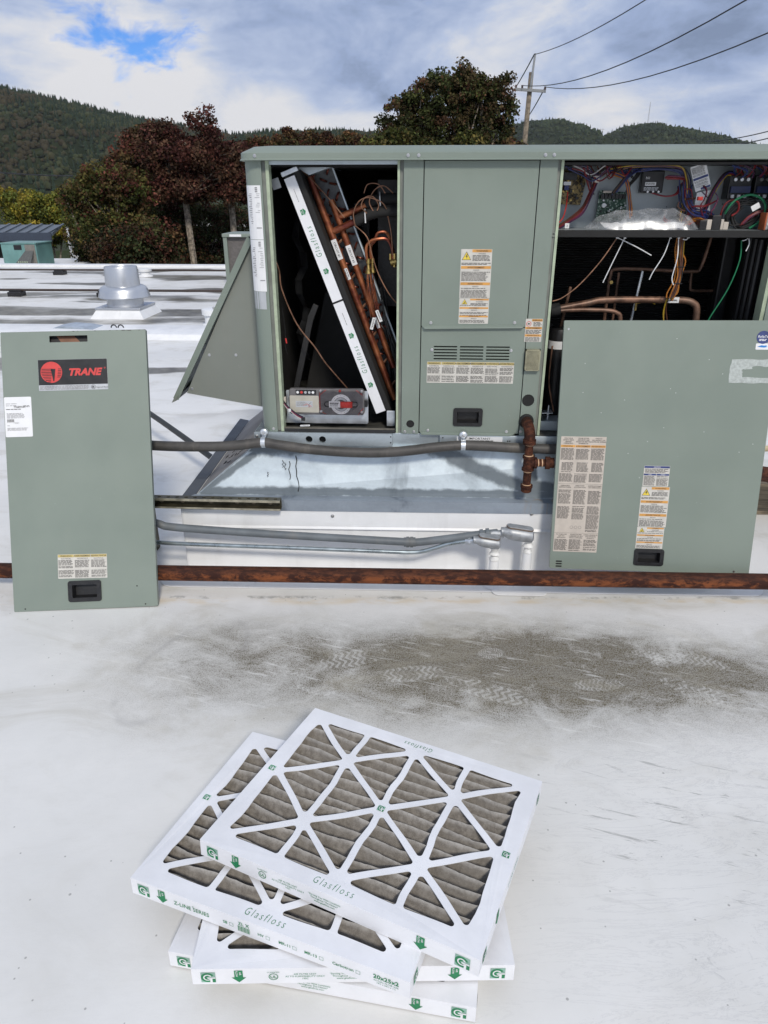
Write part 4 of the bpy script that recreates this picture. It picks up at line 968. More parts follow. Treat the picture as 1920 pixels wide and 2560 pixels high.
    # cabinet sides, back and floor
    part(MB().box(-.66, -.648, 3.0, 3.82, .60, 1.6055), 'left_wall', M_PAINTD)
    part(MB().box(-.66, 1.31, 3.808, 3.82, .5995, 1.6055), 'back_wall', M_PAINTD)
    part(MB().box(1.298, 1.31, 2.86, 3.807, .60, 1.6055), 'right_wall', M_PAINTD)
    part(MB().box(1.255, 1.27, 2.806, 2.86, .60, 1.6055), 'jamb_edge', M_EDGE); part(MB().box(1.27, 1.31, 2.80, 2.859, .60, 1.6055), 'right_corner_post', M_PAINT)
    part(MB().box(-.645, 1.295, 2.816, 3.805, .585, .598), 'floor_pan', M_PAN)
    part(MB().box(-.5665, -.1085, 2.806, 2.83, .598, .612), 'sill', M_DARKM)
    mb = MB(); mb.frame((-.50, 2.8055, .6025), *FX)
    part(MB().box(-.565, -.11, 2.8055, 2.8150, .6125, .617), 'sill_gasket', simple('grimy_gasket', (.13, .12, .10), .8, dirt=.5))
    # base rail
    mb = MB(); mb.frame((0, 2.79, 0), *FX)
    hs = [[(x+.0145*math.cos(R_(a)), .5715+.0145*math.sin(R_(a))) for a in range(0, 360, 20)] for x in (-.463, -.407)]
    mb.plate(rrect(-.690, -.118, .548, .5995, .002, 2), hs, -.012, 0); mb.M = None
    mb.box(-.118, .075, 2.806, 2.82, .548, .5995); mb.box(.075, 1.30, 2.79, 2.802, .548, .5995)
    mb.box(-.690, 1.30, 2.792, 2.86, .5440, .5478); mb.box(-.690, -.687, 2.8021, 3.80, .548, .5995)
    rl = part(mb, 'base_rail', M_GALVB, bevel=.001)
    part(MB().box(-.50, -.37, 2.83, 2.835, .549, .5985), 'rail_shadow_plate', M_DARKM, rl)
    screws(rl, ((-.68, .582), (-.628, .560)), 2.79)
    for x, z in ((-.125, .588), (-.125, .563), (.088, .588), (.095, .563), (.352, .578), (.360, .578)):
        mb = MB(); mb.frame((x, 2.7899, z), *FX); mb.lathe([(.0028, .0006), (.0020, .0006)], (0, 0, -.0003), 10); part(mb, 'bolt_hole', M_HOLE, rl)
    mb = MB(); mb.frame((.145, 2.7894, .5605), *FX); paper(mb, .185, .0345, 5); mb.text('IMPORTANT', .092, .0225, .0125, 1, .0008, 'C', bold=.008, xs=1.25)
    lines(mb, .035, .150, .0215, .0105, .0052, fill=.6, ragged=.02); lines(mb, .065, .125, .0095, .004, .0050)
    rect(mb, .150, .166, .0075, .0085, 1, .0008); mb.add([(.164, .005, .0008), (.176, .008, .0008), (.164, .011, .0008)], [(0, 1, 2)], 1)
    part(mb, 'important_label', LM, rl)
def handle(parent, root, o, w, h, fx=FX, local=False):
    """recessed black pull handle; o is its lower left corner"""
    mb = MB(); mb.frame(o, *fx)
    mb.plate(rrect(0, w, 0, h, .010, 5), [rrect(w*.13, w*.87, h*.19, h*.80, .003, 2)], .0002, .0045)
    x0, x1, y0, y1, d = w*.13, w*.87, h*.19, h*.80, -.026
    mb.quad((x0, y0, .002), (x1, y0, .002), (x1-.004, y0+.008, d), (x0+.004, y0+.008, d)); mb.quad((x1, y0, .002), (x1, y1, .002), (x1-.004, y1+.004, d), (x1-.004, y0+.008, d))
    mb.quad((x1, y1, .002), (x0, y1, .002), (x0+.004, y1+.004, d), (x1-.004, y1+.004, d)); mb.quad((x0, y1, .002), (x0, y0, .002), (x0+.004, y0+.008, d), (x0+.004, y1+.004, d))
    mb.quad((x0+.004, y0+.008, d), (x1-.004, y0+.008, d), (x1-.004, y1+.004, d), (x0+.004, y1+.004, d))
    return mb.build('handle', M_BLACKP, parent, None if local else root, bevel=.0015)
rtu_shell()
def rtu_hood():
    # outside-air hood on the left end: two side sheets, a sloping top with a turned edge
    F = [(-.652, 1.335), (-.652, .655), (-1.010, .716), (-.700, 1.300)]
    hood = part(MB().slab([(x, 2.955, z) for x, z in F], (0, 1, 0), .004), 'intake_hood', M_PAINTD)
    part(MB().slab([(x, 3.62, z) for x, z in F], (0, 1, 0), .004), 'far_side', M_PAINTD, hood)
    mb = MB(); mb.slab([(-.652, 2.935, 1.352), (-.690, 2.935, 1.345), (-1.062, 2.935, .697), (-1.062, 3.64, .697), (-.690, 3.64, 1.345), (-.652, 3.64, 1.352)], (-.85, 0, .5), .004)
    part(mb, 'sloping_top', M_PAINT, hood)
    mb = MB(); mb.slab([(-.690, 2.9345, 1.345), (-1.062, 2.9345, .697), (-1.044, 2.9345, .690), (-.674, 2.9345, 1.332)], (0, 1, 0), .004); part(mb, 'turned_edge', M_PAINT, hood)
    mb = MB(); mb.slab([(-1.062, 2.93, .697), (-1.040, 2.93, .712), (-1.052, 2.93, .688), (-1.073, 2.93, .679)], (0, 1, 0), .7); part(mb, 'drip_lip', M_PAINTD, hood)
    mb = MB(); mb.slab([(-.712, 2.9546, 1.270), (-1.018, 2.9546, .735), (-1.0165, 2.9546, .733), (-.7095, 2.9546, 1.270)], (0, -1, 0), .001); part(mb, 'fold_line', M_JAMB, hood)
    mb = MB(); mb.box(-.667, -.653, 2.91, 2.95, 1.34, 1.372); part(mb, 'bracket', LM[5], hood)
    screws(hood, ((-.895, .881), (-.782, .882), (-.985, .736), (-.857, 1.072)), 2.955)
rtu_hood()

# evaporator side ------------------------------------------------------------
TS = (.355, 0, -.935); TN = (.935, 0, .355)
def coil_side():
    part(MB().box(-.646, -.634, 2.862, 3.80, .60, 1.60), 'liner_left', M_LINER)
    part(MB().box(-.632, .455, 3.70, 3.72, .60, 1.60), 'liner_back', M_LINER)
    part(MB().box(-.632, .455, 2.862, 3.69, 1.588, 1.60), 'liner_top', M_LINER)
    part(MB().box(.456, .466, 2.862, 3.80, .60, 1.60), 'division_wall', M_LINER)
    mb = MB()                                           # crinkled foil-faced insulation
    for k in range(60):
        x = -.60+rng.random()*.95; z = .75+rng.random()*.8; mb.quad((x, 3.66, z), (x+.05+rng.random()*.05, 3.655-rng.random()*.02, z+.01), (x+.06, 3.665-rng.random()*.02, z+.06), (x-.01, 3.66, z+.05))
    part(MB().box(-.43, -.25, 3.40, 3.42, 1.12, 1.46), 'foil_panel', M_FOIL); part(MB().box(-.20, -.02, 3.20, 3.22, 1.05, 1.55), 'foil_panel', M_FOIL)
    pts = [(-.50+.02*math.sin(k*1.7), 3.05, 1.50-k*.055) for k in range(13)]
    mb = MB()
    for a, b in zip(pts, pts[1:]): mb.quad((a[0]-.03, 3.10, a[2]), (a[0]+.012*rng.random(), 3.04, a[2]), (b[0]+.012*rng.random(), 3.04, b[2]), (b[0]-.03, 3.10, b[2]))
    part(mb, 'insulation_edge', M_FOIL)
    # return-air damper housing, dark painted
    mb = MB(); mb.slab([(-.545, 3.25, .66), (-.27, 3.25, .66), (-.33, 3.25, 1.10), (-.44, 3.25, 1.10)], (0, 1, 0), .25); part(mb, 'damper_housing', M_HOLE, bevel=.004)
    mb = MB(); mb.slab([(-.565, 2.97, .68), (-.545, 2.97, .66), (-.455, 2.97, 1.02), (-.43, 2.97, 1.08), (-.45, 2.97, 1.09), (-.475, 2.97, 1.04)], (0, 1, 0), .02); part(mb, 'damper_linkage', simple('dark_bar', (.016, .016, .017), .6), bevel=.002)
    mb = MB(); mb.frame((-.446, 3.02, 1.553), TS, TN); mb.plate([(-.055, -.012), (1.0, -.012), (1.0, .090), (-.02, .090)], [], -.004, 0)
    plate = part(mb, 'coil_end_plate', M_FIN)
    mb = MB(); mb.frame((-.446, 3.02, 1.553), TS, TN); mb.box(-.05, 1.0, .0895, .095, -.02, .012); part(mb, 'plate_flange', M_GALVB, plate)
    mb = MB(); mb.frame((-.446, 3.02, 1.553), TS, TN); mb.box(-.04, 1.0, -.010, .085, -.55, -.0045); part(mb, 'fin_pack', M_DARKM, plate)
    # return bends: one shared half ring
    b = MB(); b.tube([(.0125*math.cos(a), 0, .004+.016*math.sin(a)) for a in [math.pi*k/6 for k in range(7)]], .0045, 6)
    o = b.build('return_bend', M_COPDK, smooth=True); bend = o.data; bpy.data.objects.remove(o)
    base = Matrix.Identity(4); fm = Matrix((Vector(TS), Vector(TN), Vector(TS).cross(Vector(TN)))).transposed()
    for r in range(20):
        for c in range(3):
            if c == 2 and r > 14: continue
            s_ = .0+r*.048+(c % 2)*.024; oo = .012+c*.030
            p = Vector((-.446, 3.0195, 1.553))+Vector(TS)*s_+Vector(TN)*oo
            a = (55 if (r+c) % 2 else -40)+rng.uniform(-8, 8)
            inst('return_bend', bend, plate, U, p, fm @ Matrix.Rotation(R_(a), 3, 'Z'), rng.uniform(.92, 1.1))
    # two header pipes
    def S(s_, o_, y): p = Vector((-.446, 0, 1.553))+Vector(TS)*s_+Vector(TN)*o_; p.y = y; return p
    h1 = part(MB().tube([S(-.002, .004, 2.965), S(.46, .004, 2.965), S(.915, .004, 2.965)], .0135, 14), 'header_pipe', M_COP, smooth=True)
    h2 = part(MB().tube([S(.10, .047, 2.985), S(.5, .046, 2.985), S(.79, .046, 2.985)], .0125, 14), 'header_pipe', M_COP, smooth=True)
    for s_ in (.26, .40, .52, .64, .76, .86): part(MB().tube([S(s_, .004, 2.965), S(s_-.012, .03, 2.99), S(s_-.008, .035, 3.02)], .005, 6), 'feeder_tube', M_COPD, h1, smooth=True)
    for s_ in (.22, .36, .48, .60, .70): part(MB().tube([S(s_, .046, 2.985), S(s_+.012, .03, 3.0), S(s_+.010, .02, 3.02)], .005, 6), 'feeder_tube', M_COPD, h2, smooth=True)
    part(MB().tube([(-.334, 2.985, 1.415), (-.218, 2.97, 1.462)], .0125, 12), 'branch_pipe', M_COP, h2, smooth=True)
    part(MB().tube([(-.362, 2.965, 1.363), (-.262, 2.96, 1.404)], .0130, 12), 'branch_pipe', M_COP, h1, smooth=True)
    part(MB().tube([(-.228, 2.97, 1.457), (-.19, 2.965, 1.475), (-.14, 2.96, 1.480), (-.06, 2.96, 1.481)], .021, 14, sub=3), 'insulated_pipe', M_FOAM, smooth=True)
    part(MB().tube([(-.272, 2.955, 1.399), (-.23, 2.95, 1.420), (-.18, 2.945, 1.434), (-.06, 2.945, 1.438)], .021, 14, sub=3), 'insulated_pipe', M_FOAM, smooth=True)
    for p, q, rr in (((-.178, 2.965, 1.503), (-.174, 2.936, 1.456), .0026), ((-.234, 2.955, 1.444), (-.230, 2.926, 1.396), .0026)): part(MB().tube([p, (p[0]+.002, q[1], (p[2]+q[2])/2+.01), q], rr, 6), 'cable_tie', M_TIE, smooth=True)
    for (s0, o0, y, lbl, ln) in ((.235, .004, 2.951, 'CIRCUIT #1', .078), (.275, .047, 2.972, 'CIRCUIT #2', .078)):
        mb = MB(); mb.frame(S(s0, o0-.0105, y), TS, TN); paper(mb, ln, .021, 5); mb.text(lbl, ln/2, .0065, .0115, 1, .0007, 'C', bold=.01); part(mb, 'circuit_tag', LM)
    for (s0, o0, y, ln) in ((.35, .008, 2.951, .045), (.57, .047, 2.972, .045)):
        mb = MB(); mb.frame(S(s0, o0-.006, y), TS, TN); paper(mb, ln, .013, 5); lines(mb, .003, ln-.003, .011, .002, .004); part(mb, 'bar_code_tag', LM)
    # black seal strip between filters and coil, with a bright cap bracket on top
    mb = MB(); mb.frame(S(0, 0, 2.885), TS, TN); mb.box(-.035, .965, -.0335, -.012, -.5, .012); part(mb, 'seal_strip', M_FOAM, bevel=.003)
    mb = MB(); mb.frame(S(0, 0, 2.885), TS, TN); mb.box(-.047, -.030, -.080, -.014, -.5, .018); part(mb, 'filter_bracket', M_ZINC, bevel=.002)
    mb = MB(); mb.frame(S(0, 0, 2.885), TS, TN); mb.box(.4475, .4545, -.079, -.031, -.5, .006); part(mb, 'filter_divider', M_DARKM)
    part(MB().box(-.145, -.111, 2.86, 2.865, .612, .678), 'galvanized_bracket', M_ZINC, bevel=.002)
    mb = MB(); mb.slab([(-.49, 2.93, 1.588), (-.36, 2.93, 1.588), (-.44, 2.93, 1.562)], (0, 1, 0), .4); part(mb, 'top_baffle', M_GALVB)
    # distributor with brass cones and thin capillaries
    for dx, dy, k in ((0, 0, 0), (.014, .03, 1)):
        mb = MB(); mb.tube([(-.226+dx, 2.945+dy, 1.255), (-.230+dx, 2.945+dy, 1.305), (-.212+dx, 2.945+dy, 1.330), (-.185, 2.945+dy, 1.338+.02*k), (-.150, 2.95+dy, 1.337+.02*k), (-.130, 2.95+dy, 1.306), (-.122, 2.95+dy, 1.262)], .0062, 8, sub=4)
        d = part(mb, 'liquid_line', M_COP, smooth=True)
        mb = MB(); mb.lathe([(.006, .03), (.009, .026), (.009, .012), (.006, .010), (.006, -.002), (.013, -.020), (.013, -.026)], (-.222+dx, 2.945+dy, 1.236), 14); part(mb, 'brass_cone', M_BRASS, d, smooth=True)
    mb = MB()
    for k in range(16):
        a = rng.random()*6.28; r0 = .008; x0 = -.222+(.014 if k > 9 else 0); y0 = 2.945+(.03 if k > 9 else 0); l = rng.uniform(.13, .18)
        mb.tube([(x0+r0*math.cos(a), y0+r0*math.sin(a), 1.215), (x0+.004+.014*math.cos(a), y0+.01*math.sin(a), 1.16), (x0+.02+.02*math.cos(a), y0+.012*math.sin(a), 1.215-l)], .0015, 5, sub=3)
    part(mb, 'capillary_bundle', M_COP, smooth=True)
    mb = MB(); mb.cyl((-.135, 2.95, 1.250), (-.112, 2.95, 1.256), .013, 10); mb.cyl((-.118, 2.95, 1.235), (-.118, 2.95, 1.285), .008, 8); mb.cyl((-.135, 2.95, 1.262), (-.135, 2.95, 1.284), .006, 6); part(mb, 'expansion_valve', M_BRASS, smooth=True)
    mb = MB()
    for k in range(22):
        x = -.215+rng.random()*.05; y = 2.98+rng.random()*.05; l = rng.uniform(.35, .5)
        mb.tube([(x, y, 1.16-rng.random()*.15), (x+.03, y+rng.uniform(-.02, .02), .98), (x+.055+rng.random()*.02, y, .84), (x+.07+rng.random()*.02, y, .68)], .0022, 5, sub=3)
    part(mb, 'black_lead_bundle', M_BLACKP, smooth=True)
    for x, z, a in ((-.195, 1.07, 12), (-.205, 1.045, -25)):
        mb = MB(); mb.frame((x, 2.925, z), (math.cos(R_(a-80)), 0, math.sin(R_(a-80))), (-math.sin(R_(a-80)), 0, math.cos(R_(a-80)))); paper(mb, .048, .013, 5); lines(mb, .004, .044, .011, .002, .003); part(mb, 'wire_tag', LM)
    cap = [[(-.49, 2.93, 1.59), (-.44, 2.925, 1.555), (-.37, 2.92, 1.485), (-.31, 2.92, 1.415)], [(-.195, 2.93, 1.43), (-.215, 2.925, 1.47), (-.195, 2.92, 1.51), (-.16, 2.92, 1.525), (-.125, 2.925, 1.50)],
           [(-.27, 2.93, 1.385), (-.275, 2.92, 1.43), (-.255, 2.915, 1.47), (-.22, 2.915, 1.485), (-.17, 2.92, 1.47), (-.15, 2.92, 1.445)], [(-.225, 2.93, 1.43), (-.245, 2.92, 1.455), (-.23, 2.915, 1.485), (-.20, 2.915, 1.488), (-.18, 2.92, 1.46), (-.185, 2.92, 1.44)],
           [(-.235, 2.93, 1.50), (-.22, 2.925, 1.53), (-.18, 2.925, 1.53), (-.155, 2.925, 1.50)],
           [(-.27, 2.94, 1.385), (-.225, 2.93, 1.345), (-.205, 2.92, 1.28), (-.18, 2.915, 1.21), (-.14, 2.91, 1.14), (-.105, 2.91, 1.10)], [(-.145, 2.93, 1.42), (-.132, 2.93, 1.36), (-.126, 2.93, 1.28)]]
    for c in cap: part(MB().tube(c, .0022, 6, sub=5), 'capillary_tube', M_COPD, smooth=True)
    part(MB().tube([(-.588, 2.885, 1.285), (-.565, 2.88, 1.228), (-.558, 2.88, 1.155), (-.507, 2.88, 1.026), (-.437, 2.88, .933), (-.394, 2.885, .865), (-.322, 2.93, .762), (-.30, 2.97, .72)], .0028, 6, sub=5), 'sensor_tube', M_COPD, smooth=True)
    part(MB().tube([(-.563, 2.89, 1.08), (-.556, 2.89, 1.0), (-.558, 2.89, .93), (-.552, 2.89, .90)], .0015, 5, sub=4), 'thin_lead', M_BLACKP, smooth=True)
    part(MB().tube([(-.556, 2.89, .965), (-.553, 2.89, .945)], .0030, 6), 'red_splice', LM[6], smooth=True)
    mb = MB(); mb.frame((-.572, 2.90, 1.51), (.94, 0, .3), (-.3, 0, .94)); paper(mb, .032, .036, 9); part(mb, 'bar_code_tag', LM)
    mb = MB(); mb.frame((-.50, 2.809, .6205), (1, 0, .05), (0, .3, 1)); paper(mb, .040, .006, 5); lines(mb, .003, .037, .005, .001, .003); part(mb, 'strip_tag', LM)
coil_side()
# control and condenser side --------------------------------------------------
M_PLATE = simple('control_back_plate', (.34, .38, .40), .45, .25, var=.06, vscale=14)
WCOL = [simple('wire_'+k, c, .45) for k, c in (('red', (.20, .012, .018)), ('blue', (.018, .03, .13)), ('orange', (.42, .15, .015)), ('yellow', (.45, .30, .03)), ('black', (.012, .012, .012)), ('purple', (.075, .018, .07)), ('white', (.55, .55, .55)), ('brown', (.09, .035, .02)), ('green', (.006, .17, .07)), ('brightred', (.50, .03, .02)))]
def harness(name, pts, n, spread, mix, r=.0024, sub=5, jit=.4):
    mb = MB()
    for k in range(n):
        ox, oy, oz = (rng.gauss(0, spread) for _ in range(3))
        P = [(p[0]+ox*(1+jit*rng.uniform(-1, 1)), p[1]+oy*.5-.001*k, p[2]+oz*(1+jit*rng.uniform(-1, 1))) for p in pts]
        mb.tube(P, r*rng.uniform(.85, 1.15), 6, mat=rng.choice(mix), sub=sub)
    return part(mb, name, WCOL, smooth=True)
def control_side():
    YB = 3.03
    bp = part(MB().box(.481, 1.296, YB, YB+.004, 1.376, 1.60), 'control_plate', M_PLATE)
    for k in range(26):
        x, z = rng.uniform(.62, 1.25), rng.uniform(1.40, 1.58)
        mb = MB(); mb.frame((x, YB-.0002, z), *FX); mb.lathe([(.0022, .0003), (.0015, .0003)], (0, 0, 0), 8); part(mb, 'plate_hole', M_HOLE, bp)
    part(MB().box(.481, 1.296, 2.84, YB-.0005, 1.370, 1.3755), 'control_shelf', M_PLATE)
    part(MB().box(.481, 1.296, 2.828, 2.8395, 1.352, 1.3765), 'shelf_edge', M_FOAM, bevel=.002)
    part(MB().box(.4805, .4835, 2.862, YB-.0005, 1.376, 1.60), 'control_side_plate', M_PLATE)
    part(MB().box(.484, 1.296, 2.862, YB, 1.592, 1.60), 'control_top', M_DARKM)
    # brown relay board with parts
    M_BRB = NT('brown_circuit_board'); p = M_BRB.pos(); M_BRB.color(M_BRB.mix(M_BRB.rng(M_BRB.noise(p, 95, 4, .7), .44, .56), (.035, .025, .012), (.36, .26, .10))); M_BRB.set(.5); M_BRB = M_BRB.m
    b1 = part(MB().slab([(.492, YB-.03, 1.462), (.590, YB-.012, 1.458), (.605, YB-.012, 1.552), (.508, YB-.03, 1.584)], (0, 1, 0), .003), 'ignition_board', M_BRB)
    for k in range(24):
        x, z = rng.uniform(.505, .59), rng.uniform(1.47, 1.55); s_ = rng.uniform(.003, .009)
        part(MB().box(x, x+s_, YB-.045, YB-.031, z, z+s_*rng.uniform(.5, 1.4)), 'component', rng.choice([M_BLACKP, M_BRASS, M_DARKM, LM[1]]), b1)
    part(MB().box(.513, .540, YB-.052, YB-.038, 1.527, 1.539), 'white_tag', LM[5], b1); part(MB().box(.518, .534, YB-.05, YB-.036, 1.510, 1.526), 'blue_relay', LM[4], b1); part(MB().box(.512, .56, YB-.055, YB-.036, 1.545, 1.57), 'black_relay', M_BLACKP, b1)
    # green board
    M_GRB = NT('green_circuit_board'); p = M_GRB.pos(); v = M_GRB.voronoi(p, 210, 1); M_GRB.color(M_GRB.mix(M_GRB.rng(M_GRB.sep(v)[0], .72, .95), (.006, .050, .026), (.30, .38, .32))); M_GRB.set(.4); M_GRB = M_GRB.m
    b2 = part(MB().slab([(.6515, YB-.022, 1.400), (.770, YB-.014, 1.405), (.760, YB-.014, 1.503), (.656, YB-.022, 1.510)], (0, 1, 0), .0025), 'control_board', M_GRB)
    for k in range(7): part(MB().box(.661+k*.0135, .672+k*.0135, YB-.036, YB-.022, 1.480, 1.496), 'relay', M_BLACKP, b2)
    part(MB().box(.668, .700, YB-.034, YB-.022, 1.5, 1.508), 'pin_header', LM[10], b2); part(MB().cyl((.676, YB-.034, 1.457), (.676, YB-.023, 1.457), .008, 14), 'buzzer', LM[5], b2)
    for k in range(22): 
        x, z = rng.uniform(.665, .755), rng.uniform(1.412, 1.474); s_ = rng.uniform(.0025, .006); part(MB().box(x, x+s_, YB-.030, YB-.0225, z, z+s_), 'chip', rng.choice([M_BLACKP, M_BLACKP, LM[5], LM[9]]), b2)
    # black ignition module
    b3 = part(MB().box(.806, .888, YB-.030, YB-.0005, 1.500, 1.576), 'ignition_module', M_BLACKP, bevel=.003)
    mb = MB(); mb.frame((.812, YB-.0305, 1.505), *FX); rect(mb, 0, .070, 0, .066, 7, .0002); rect(mb, .008, .048, .020, .032, 5, .0005); lines(mb, .010, .046, .031, .022, .0035, z=.0007); lines(mb, .005, .06, .016, .003, .004, mat=9); mb.text('N1', .008, .042, .013, 5, .0005); part(mb, 'module_label', LM, b3)
    for k in range(3): part(MB().cyl((.832+k*.020, YB-.031, 1.504), (.832+k*.020, YB-.036, 1.504), .004, 10), 'terminal', M_SCREW, b3)
    # contactors
    for x0 in (1.118, 1.212):
        c = part(MB().box(x0, x0+.082, YB-.06, YB-.0005, 1.478, 1.560), 'contactor', M_BLACKP, bevel=.003)
        part(MB().box(x0+.006, x0+.076, YB-.072, YB-.0605, 1.500, 1.522), 'contact_block', simple('dark_blue_block', (.02, .03, .10), .4), c)
        for k in range(3):
            part(MB().cyl((x0+.018+k*.023, YB-.0605, 1.545), (x0+.018+k*.023, YB-.068, 1.545), .006, 10), 'terminal', M_SCREW, c); part(MB().box(x0+.012+k*.023, x0+.022+k*.023, YB-.068, YB-.0605, 1.483, 1.494), 'white_clip', LM[5], c)
    # instruction sheet hung askew
    mb = MB(); mb.frame((.992, 2.945, 1.503), (.94, 0, .34), (-.40, 0, .92)); mb.prism([(0, 0), (.056, 0), (.058, .085), (.002, .088)], 0, .0006, 5)
    lines(mb, .004, .052, .083, .050, .0038, mat=12); rect(mb, .002, .055, .038, .046, 4, .0009); lines(mb, .004, .052, .036, .012, .0038, mat=12); rect(mb, .02, .055, .001, .008, 4, .0009); part(mb, 'wiring_note', LM)
    mb = MB(); mb.frame((1.0, 2.955, 1.43), (.97, 0, .1), (-.15, 0, .98)); mb.prism([(0, .01), (.06, 0), (.062, .075), (.012, .070)], 0, .0006, 5); part(mb, 'folded_sheet', LM)
    # harnesses
    mixA = [0, 1, 5, 4, 0, 7]; mixB = [2, 3, 1, 4, 5, 7]
    y = 2.985
    harness('wire_harness', [(.500, y-.03, 1.378), (.545, y-.03, 1.405), (.590, y-.02, 1.44), (.617, y-.02, 1.50), (.640, y-.01, 1.56), (.66, y, 1.585)], 12, .0045, mixA)
    harness('wire_harness', [(.52, y-.03, 1.595), (.58, y-.02, 1.575), (.62, y-.02, 1.555), (.67, y-.01, 1.585), (.70, y, 1.592)], 14, .008, mixA+[6])
    harness('wire_harness', [(.68, y, 1.575), (.76, y-.01, 1.588), (.86, y-.01, 1.590), (.93, y-.01, 1.582), (.955, y-.01, 1.55), (.965, y-.02, 1.50), (.955, y-.02, 1.44), (.95, y-.02, 1.38)], 18, .0055, mixB)
    harness('wire_harness', [(.69, y, 1.57), (.735, y-.01, 1.550), (.755, y-.015, 1.50), (.765, y-.02, 1.45), (.770, y-.02, 1.42)], 12, .0050, [2, 3, 5, 1, 0])
    harness('wire_harness', [(.74, y, 1.585), (.738, y-.01, 1.55), (.752, y-.01, 1.53)], 4, .004, [0, 4])
    harness('wire_harness', [(.80, y, 1.585), (.775, y-.01, 1.55), (.755, y-.01, 1.525), (.75, y-.01, 1.50)], 5, .003, [4, 4, 1])
    harness('wire_harness', [(.885, y-.01, 1.553), (.92, y-.02, 1.553), (.955, y-.02, 1.548)], 5, .0035, [0, 0, 5])
    harness('wire_harness', [(.84, y-.02, 1.500), (.885, y-.03, 1.489), (.925, y-.03, 1.497), (.94, y-.02, 1.525), (.955, y-.02, 1.54)], 5, .0025, [0, 5, 0])
    harness('wire_harness', [(.955, y-.02, 1.53), (.97, y-.03, 1.47), (1.0, y-.03, 1.43), (1.04, y-.03, 1.42), (1.075, y-.02, 1.40), (1.09, y-.02, 1.38)], 16, .010, [1, 1, 1, 0, 5])
    harness('wire_harness', [(1.14, y, 1.562), (1.10, y-.02, 1.565), (1.065, y-.03, 1.52), (1.045, y-.03, 1.46), (1.04, y-.03, 1.42)], 9, .005, [4, 0, 5, 3, 3, 1])
    harness('wire_harness', [(1.155, y, 1.555), (1.13, y-.03, 1.585), (1.18, y-.03, 1.595), (1.23, y-.02, 1.58), (1.245, y-.01, 1.555)], 9, .006, [4, 1, 0, 7])
    harness('wire_harness', [(.98, y-.03, 1.395), (1.01, y-.04, 1.41), (1.04, y-.05, 1.40), (1.07, y-.05, 1.385)], 12, .007, [9, 2, 7, 0])
    for k in range(9):      # the loose tangle in front of the plate
        x = rng.uniform(.94, 1.10); a_ = [(x, y-.04, 1.378+rng.random()*.03)]
        for j in range(4): a_.append((a_[-1][0]+rng.uniform(-.035, .04), y-.05+rng.uniform(-.02, .02), min(1.57, a_[-1][2]+rng.uniform(.0, .055))))
        harness('loose_wire', a_, 2, .002, [1, 0, 5, 4, 7], .0019)
    for k in range(7):
        x = 1.13+k*.022; harness('loose_wire', [(x, y-.03, 1.552), (x+rng.uniform(-.01, .01), y-.05, 1.575), (x+rng.uniform(-.05, .02), y-.05, 1.592)], 2, .002, [4, 1, 0, 5], .0022)
    for k in range(6):
        x = .60+k*.028; harness('loose_wire', [(x, y-.02, 1.595), (x+.02, y-.03, 1.57-.01*(k % 3)), (x+.045, y-.02, 1.592)], 2, .003, [0, 4, 5, 7], .0020)
    harness('wire_harness', [(.62, y-.01, 1.50), (.60, y-.02, 1.545), (.585, y-.03, 1.58)], 8, .006, [0, 4, 5], .0022)
    harness('wire_harness', [(.70, y-.01, 1.50), (.72, y-.02, 1.53), (.745, y-.02, 1.56), (.79, y-.01, 1.585)], 7, .005, [4, 4, 7, 1], .0024)
    harness('wire_loop', [(1.09, y-.05, 1.40), (1.095, y-.06, 1.455), (1.115, y-.06, 1.475), (1.145, y-.06, 1.47), (1.15, y-.06, 1.44), (1.13, y-.06, 1.425)], 2, .002, [0, 9])
    harness('black_cable_coil', [(1.12, y-.04, 1.39), (1.125, y-.04, 1.43), (1.16, y-.05, 1.465), (1.20, y-.05, 1.465), (1.225, y-.05, 1.43), (1.205, y-.05, 1.395), (1.16, y-.05, 1.385), (1.135, y-.05, 1.42), (1.16, y-.05, 1.45)], 7, .008, [4], .0034)
    part(MB().tube([(1.105, y-.06, 1.43), (1.112, y-.07, 1.455), (1.136, y-.07, 1.48), (1.181, y-.07, 1.494), (1.223, y-.07, 1.48), (1.243, y-.07, 1.448), (1.232, y-.07, 1.405), (1.198, y-.07, 1.380)], .0042, 8, sub=6), 'green_ground_wire', WCOL[8], smooth=True)
    harness('wire_harness', [(1.17, y-.06, 1.39), (1.20, y-.06, 1.42), (1.24, y-.06, 1.435), (1.28, y-.06, 1.44)], 7, .004, [0, 5, 0])
    mb = MB(); mb.frame((1.195, y-.08, 1.437), (.85, 0, .5), (-.5, 0, .85)); paper(mb, .030, .020, 5); part(mb, 'cable_tag', LM)
    part(MB().box(1.232, 1.275, 2.86, 2.90, 1.377, 1.435), 'transformer', LM[9], bevel=.003); part(MB().box(1.226, 1.2315, 2.855, 2.905, 1.377, 1.435), 'transformer_core', simple('orange_core', (.36, .09, .03), .6)); part(MB().box(1.236, 1.27, 2.8575, 2.8597, 1.392, 1.425), 'transformer_label', LM[5])
    for x0, x1, z1, m in ((1.030, 1.047, 1.411, LM[10]), (1.005, 1.029, 1.408, LM[7]), (1.048, 1.078, 1.425, M_BLACKP), (1.080, 1.090, 1.412, LM[10]), (1.0905, 1.108, 1.403, LM[10])): part(MB().box(x0, x1, 2.88, 2.93, 1.3765, z1), 'terminal_block', m, bevel=.0015)
    part(MB().box(.985, 1.003, 2.885, 2.90, 1.475, 1.488), 'orange_connector', WCOL[9], bevel=.002); part(MB().box(.622, .640, 2.955, 2.975, 1.535, 1.56), 'white_plug', LM[10], bevel=.003)
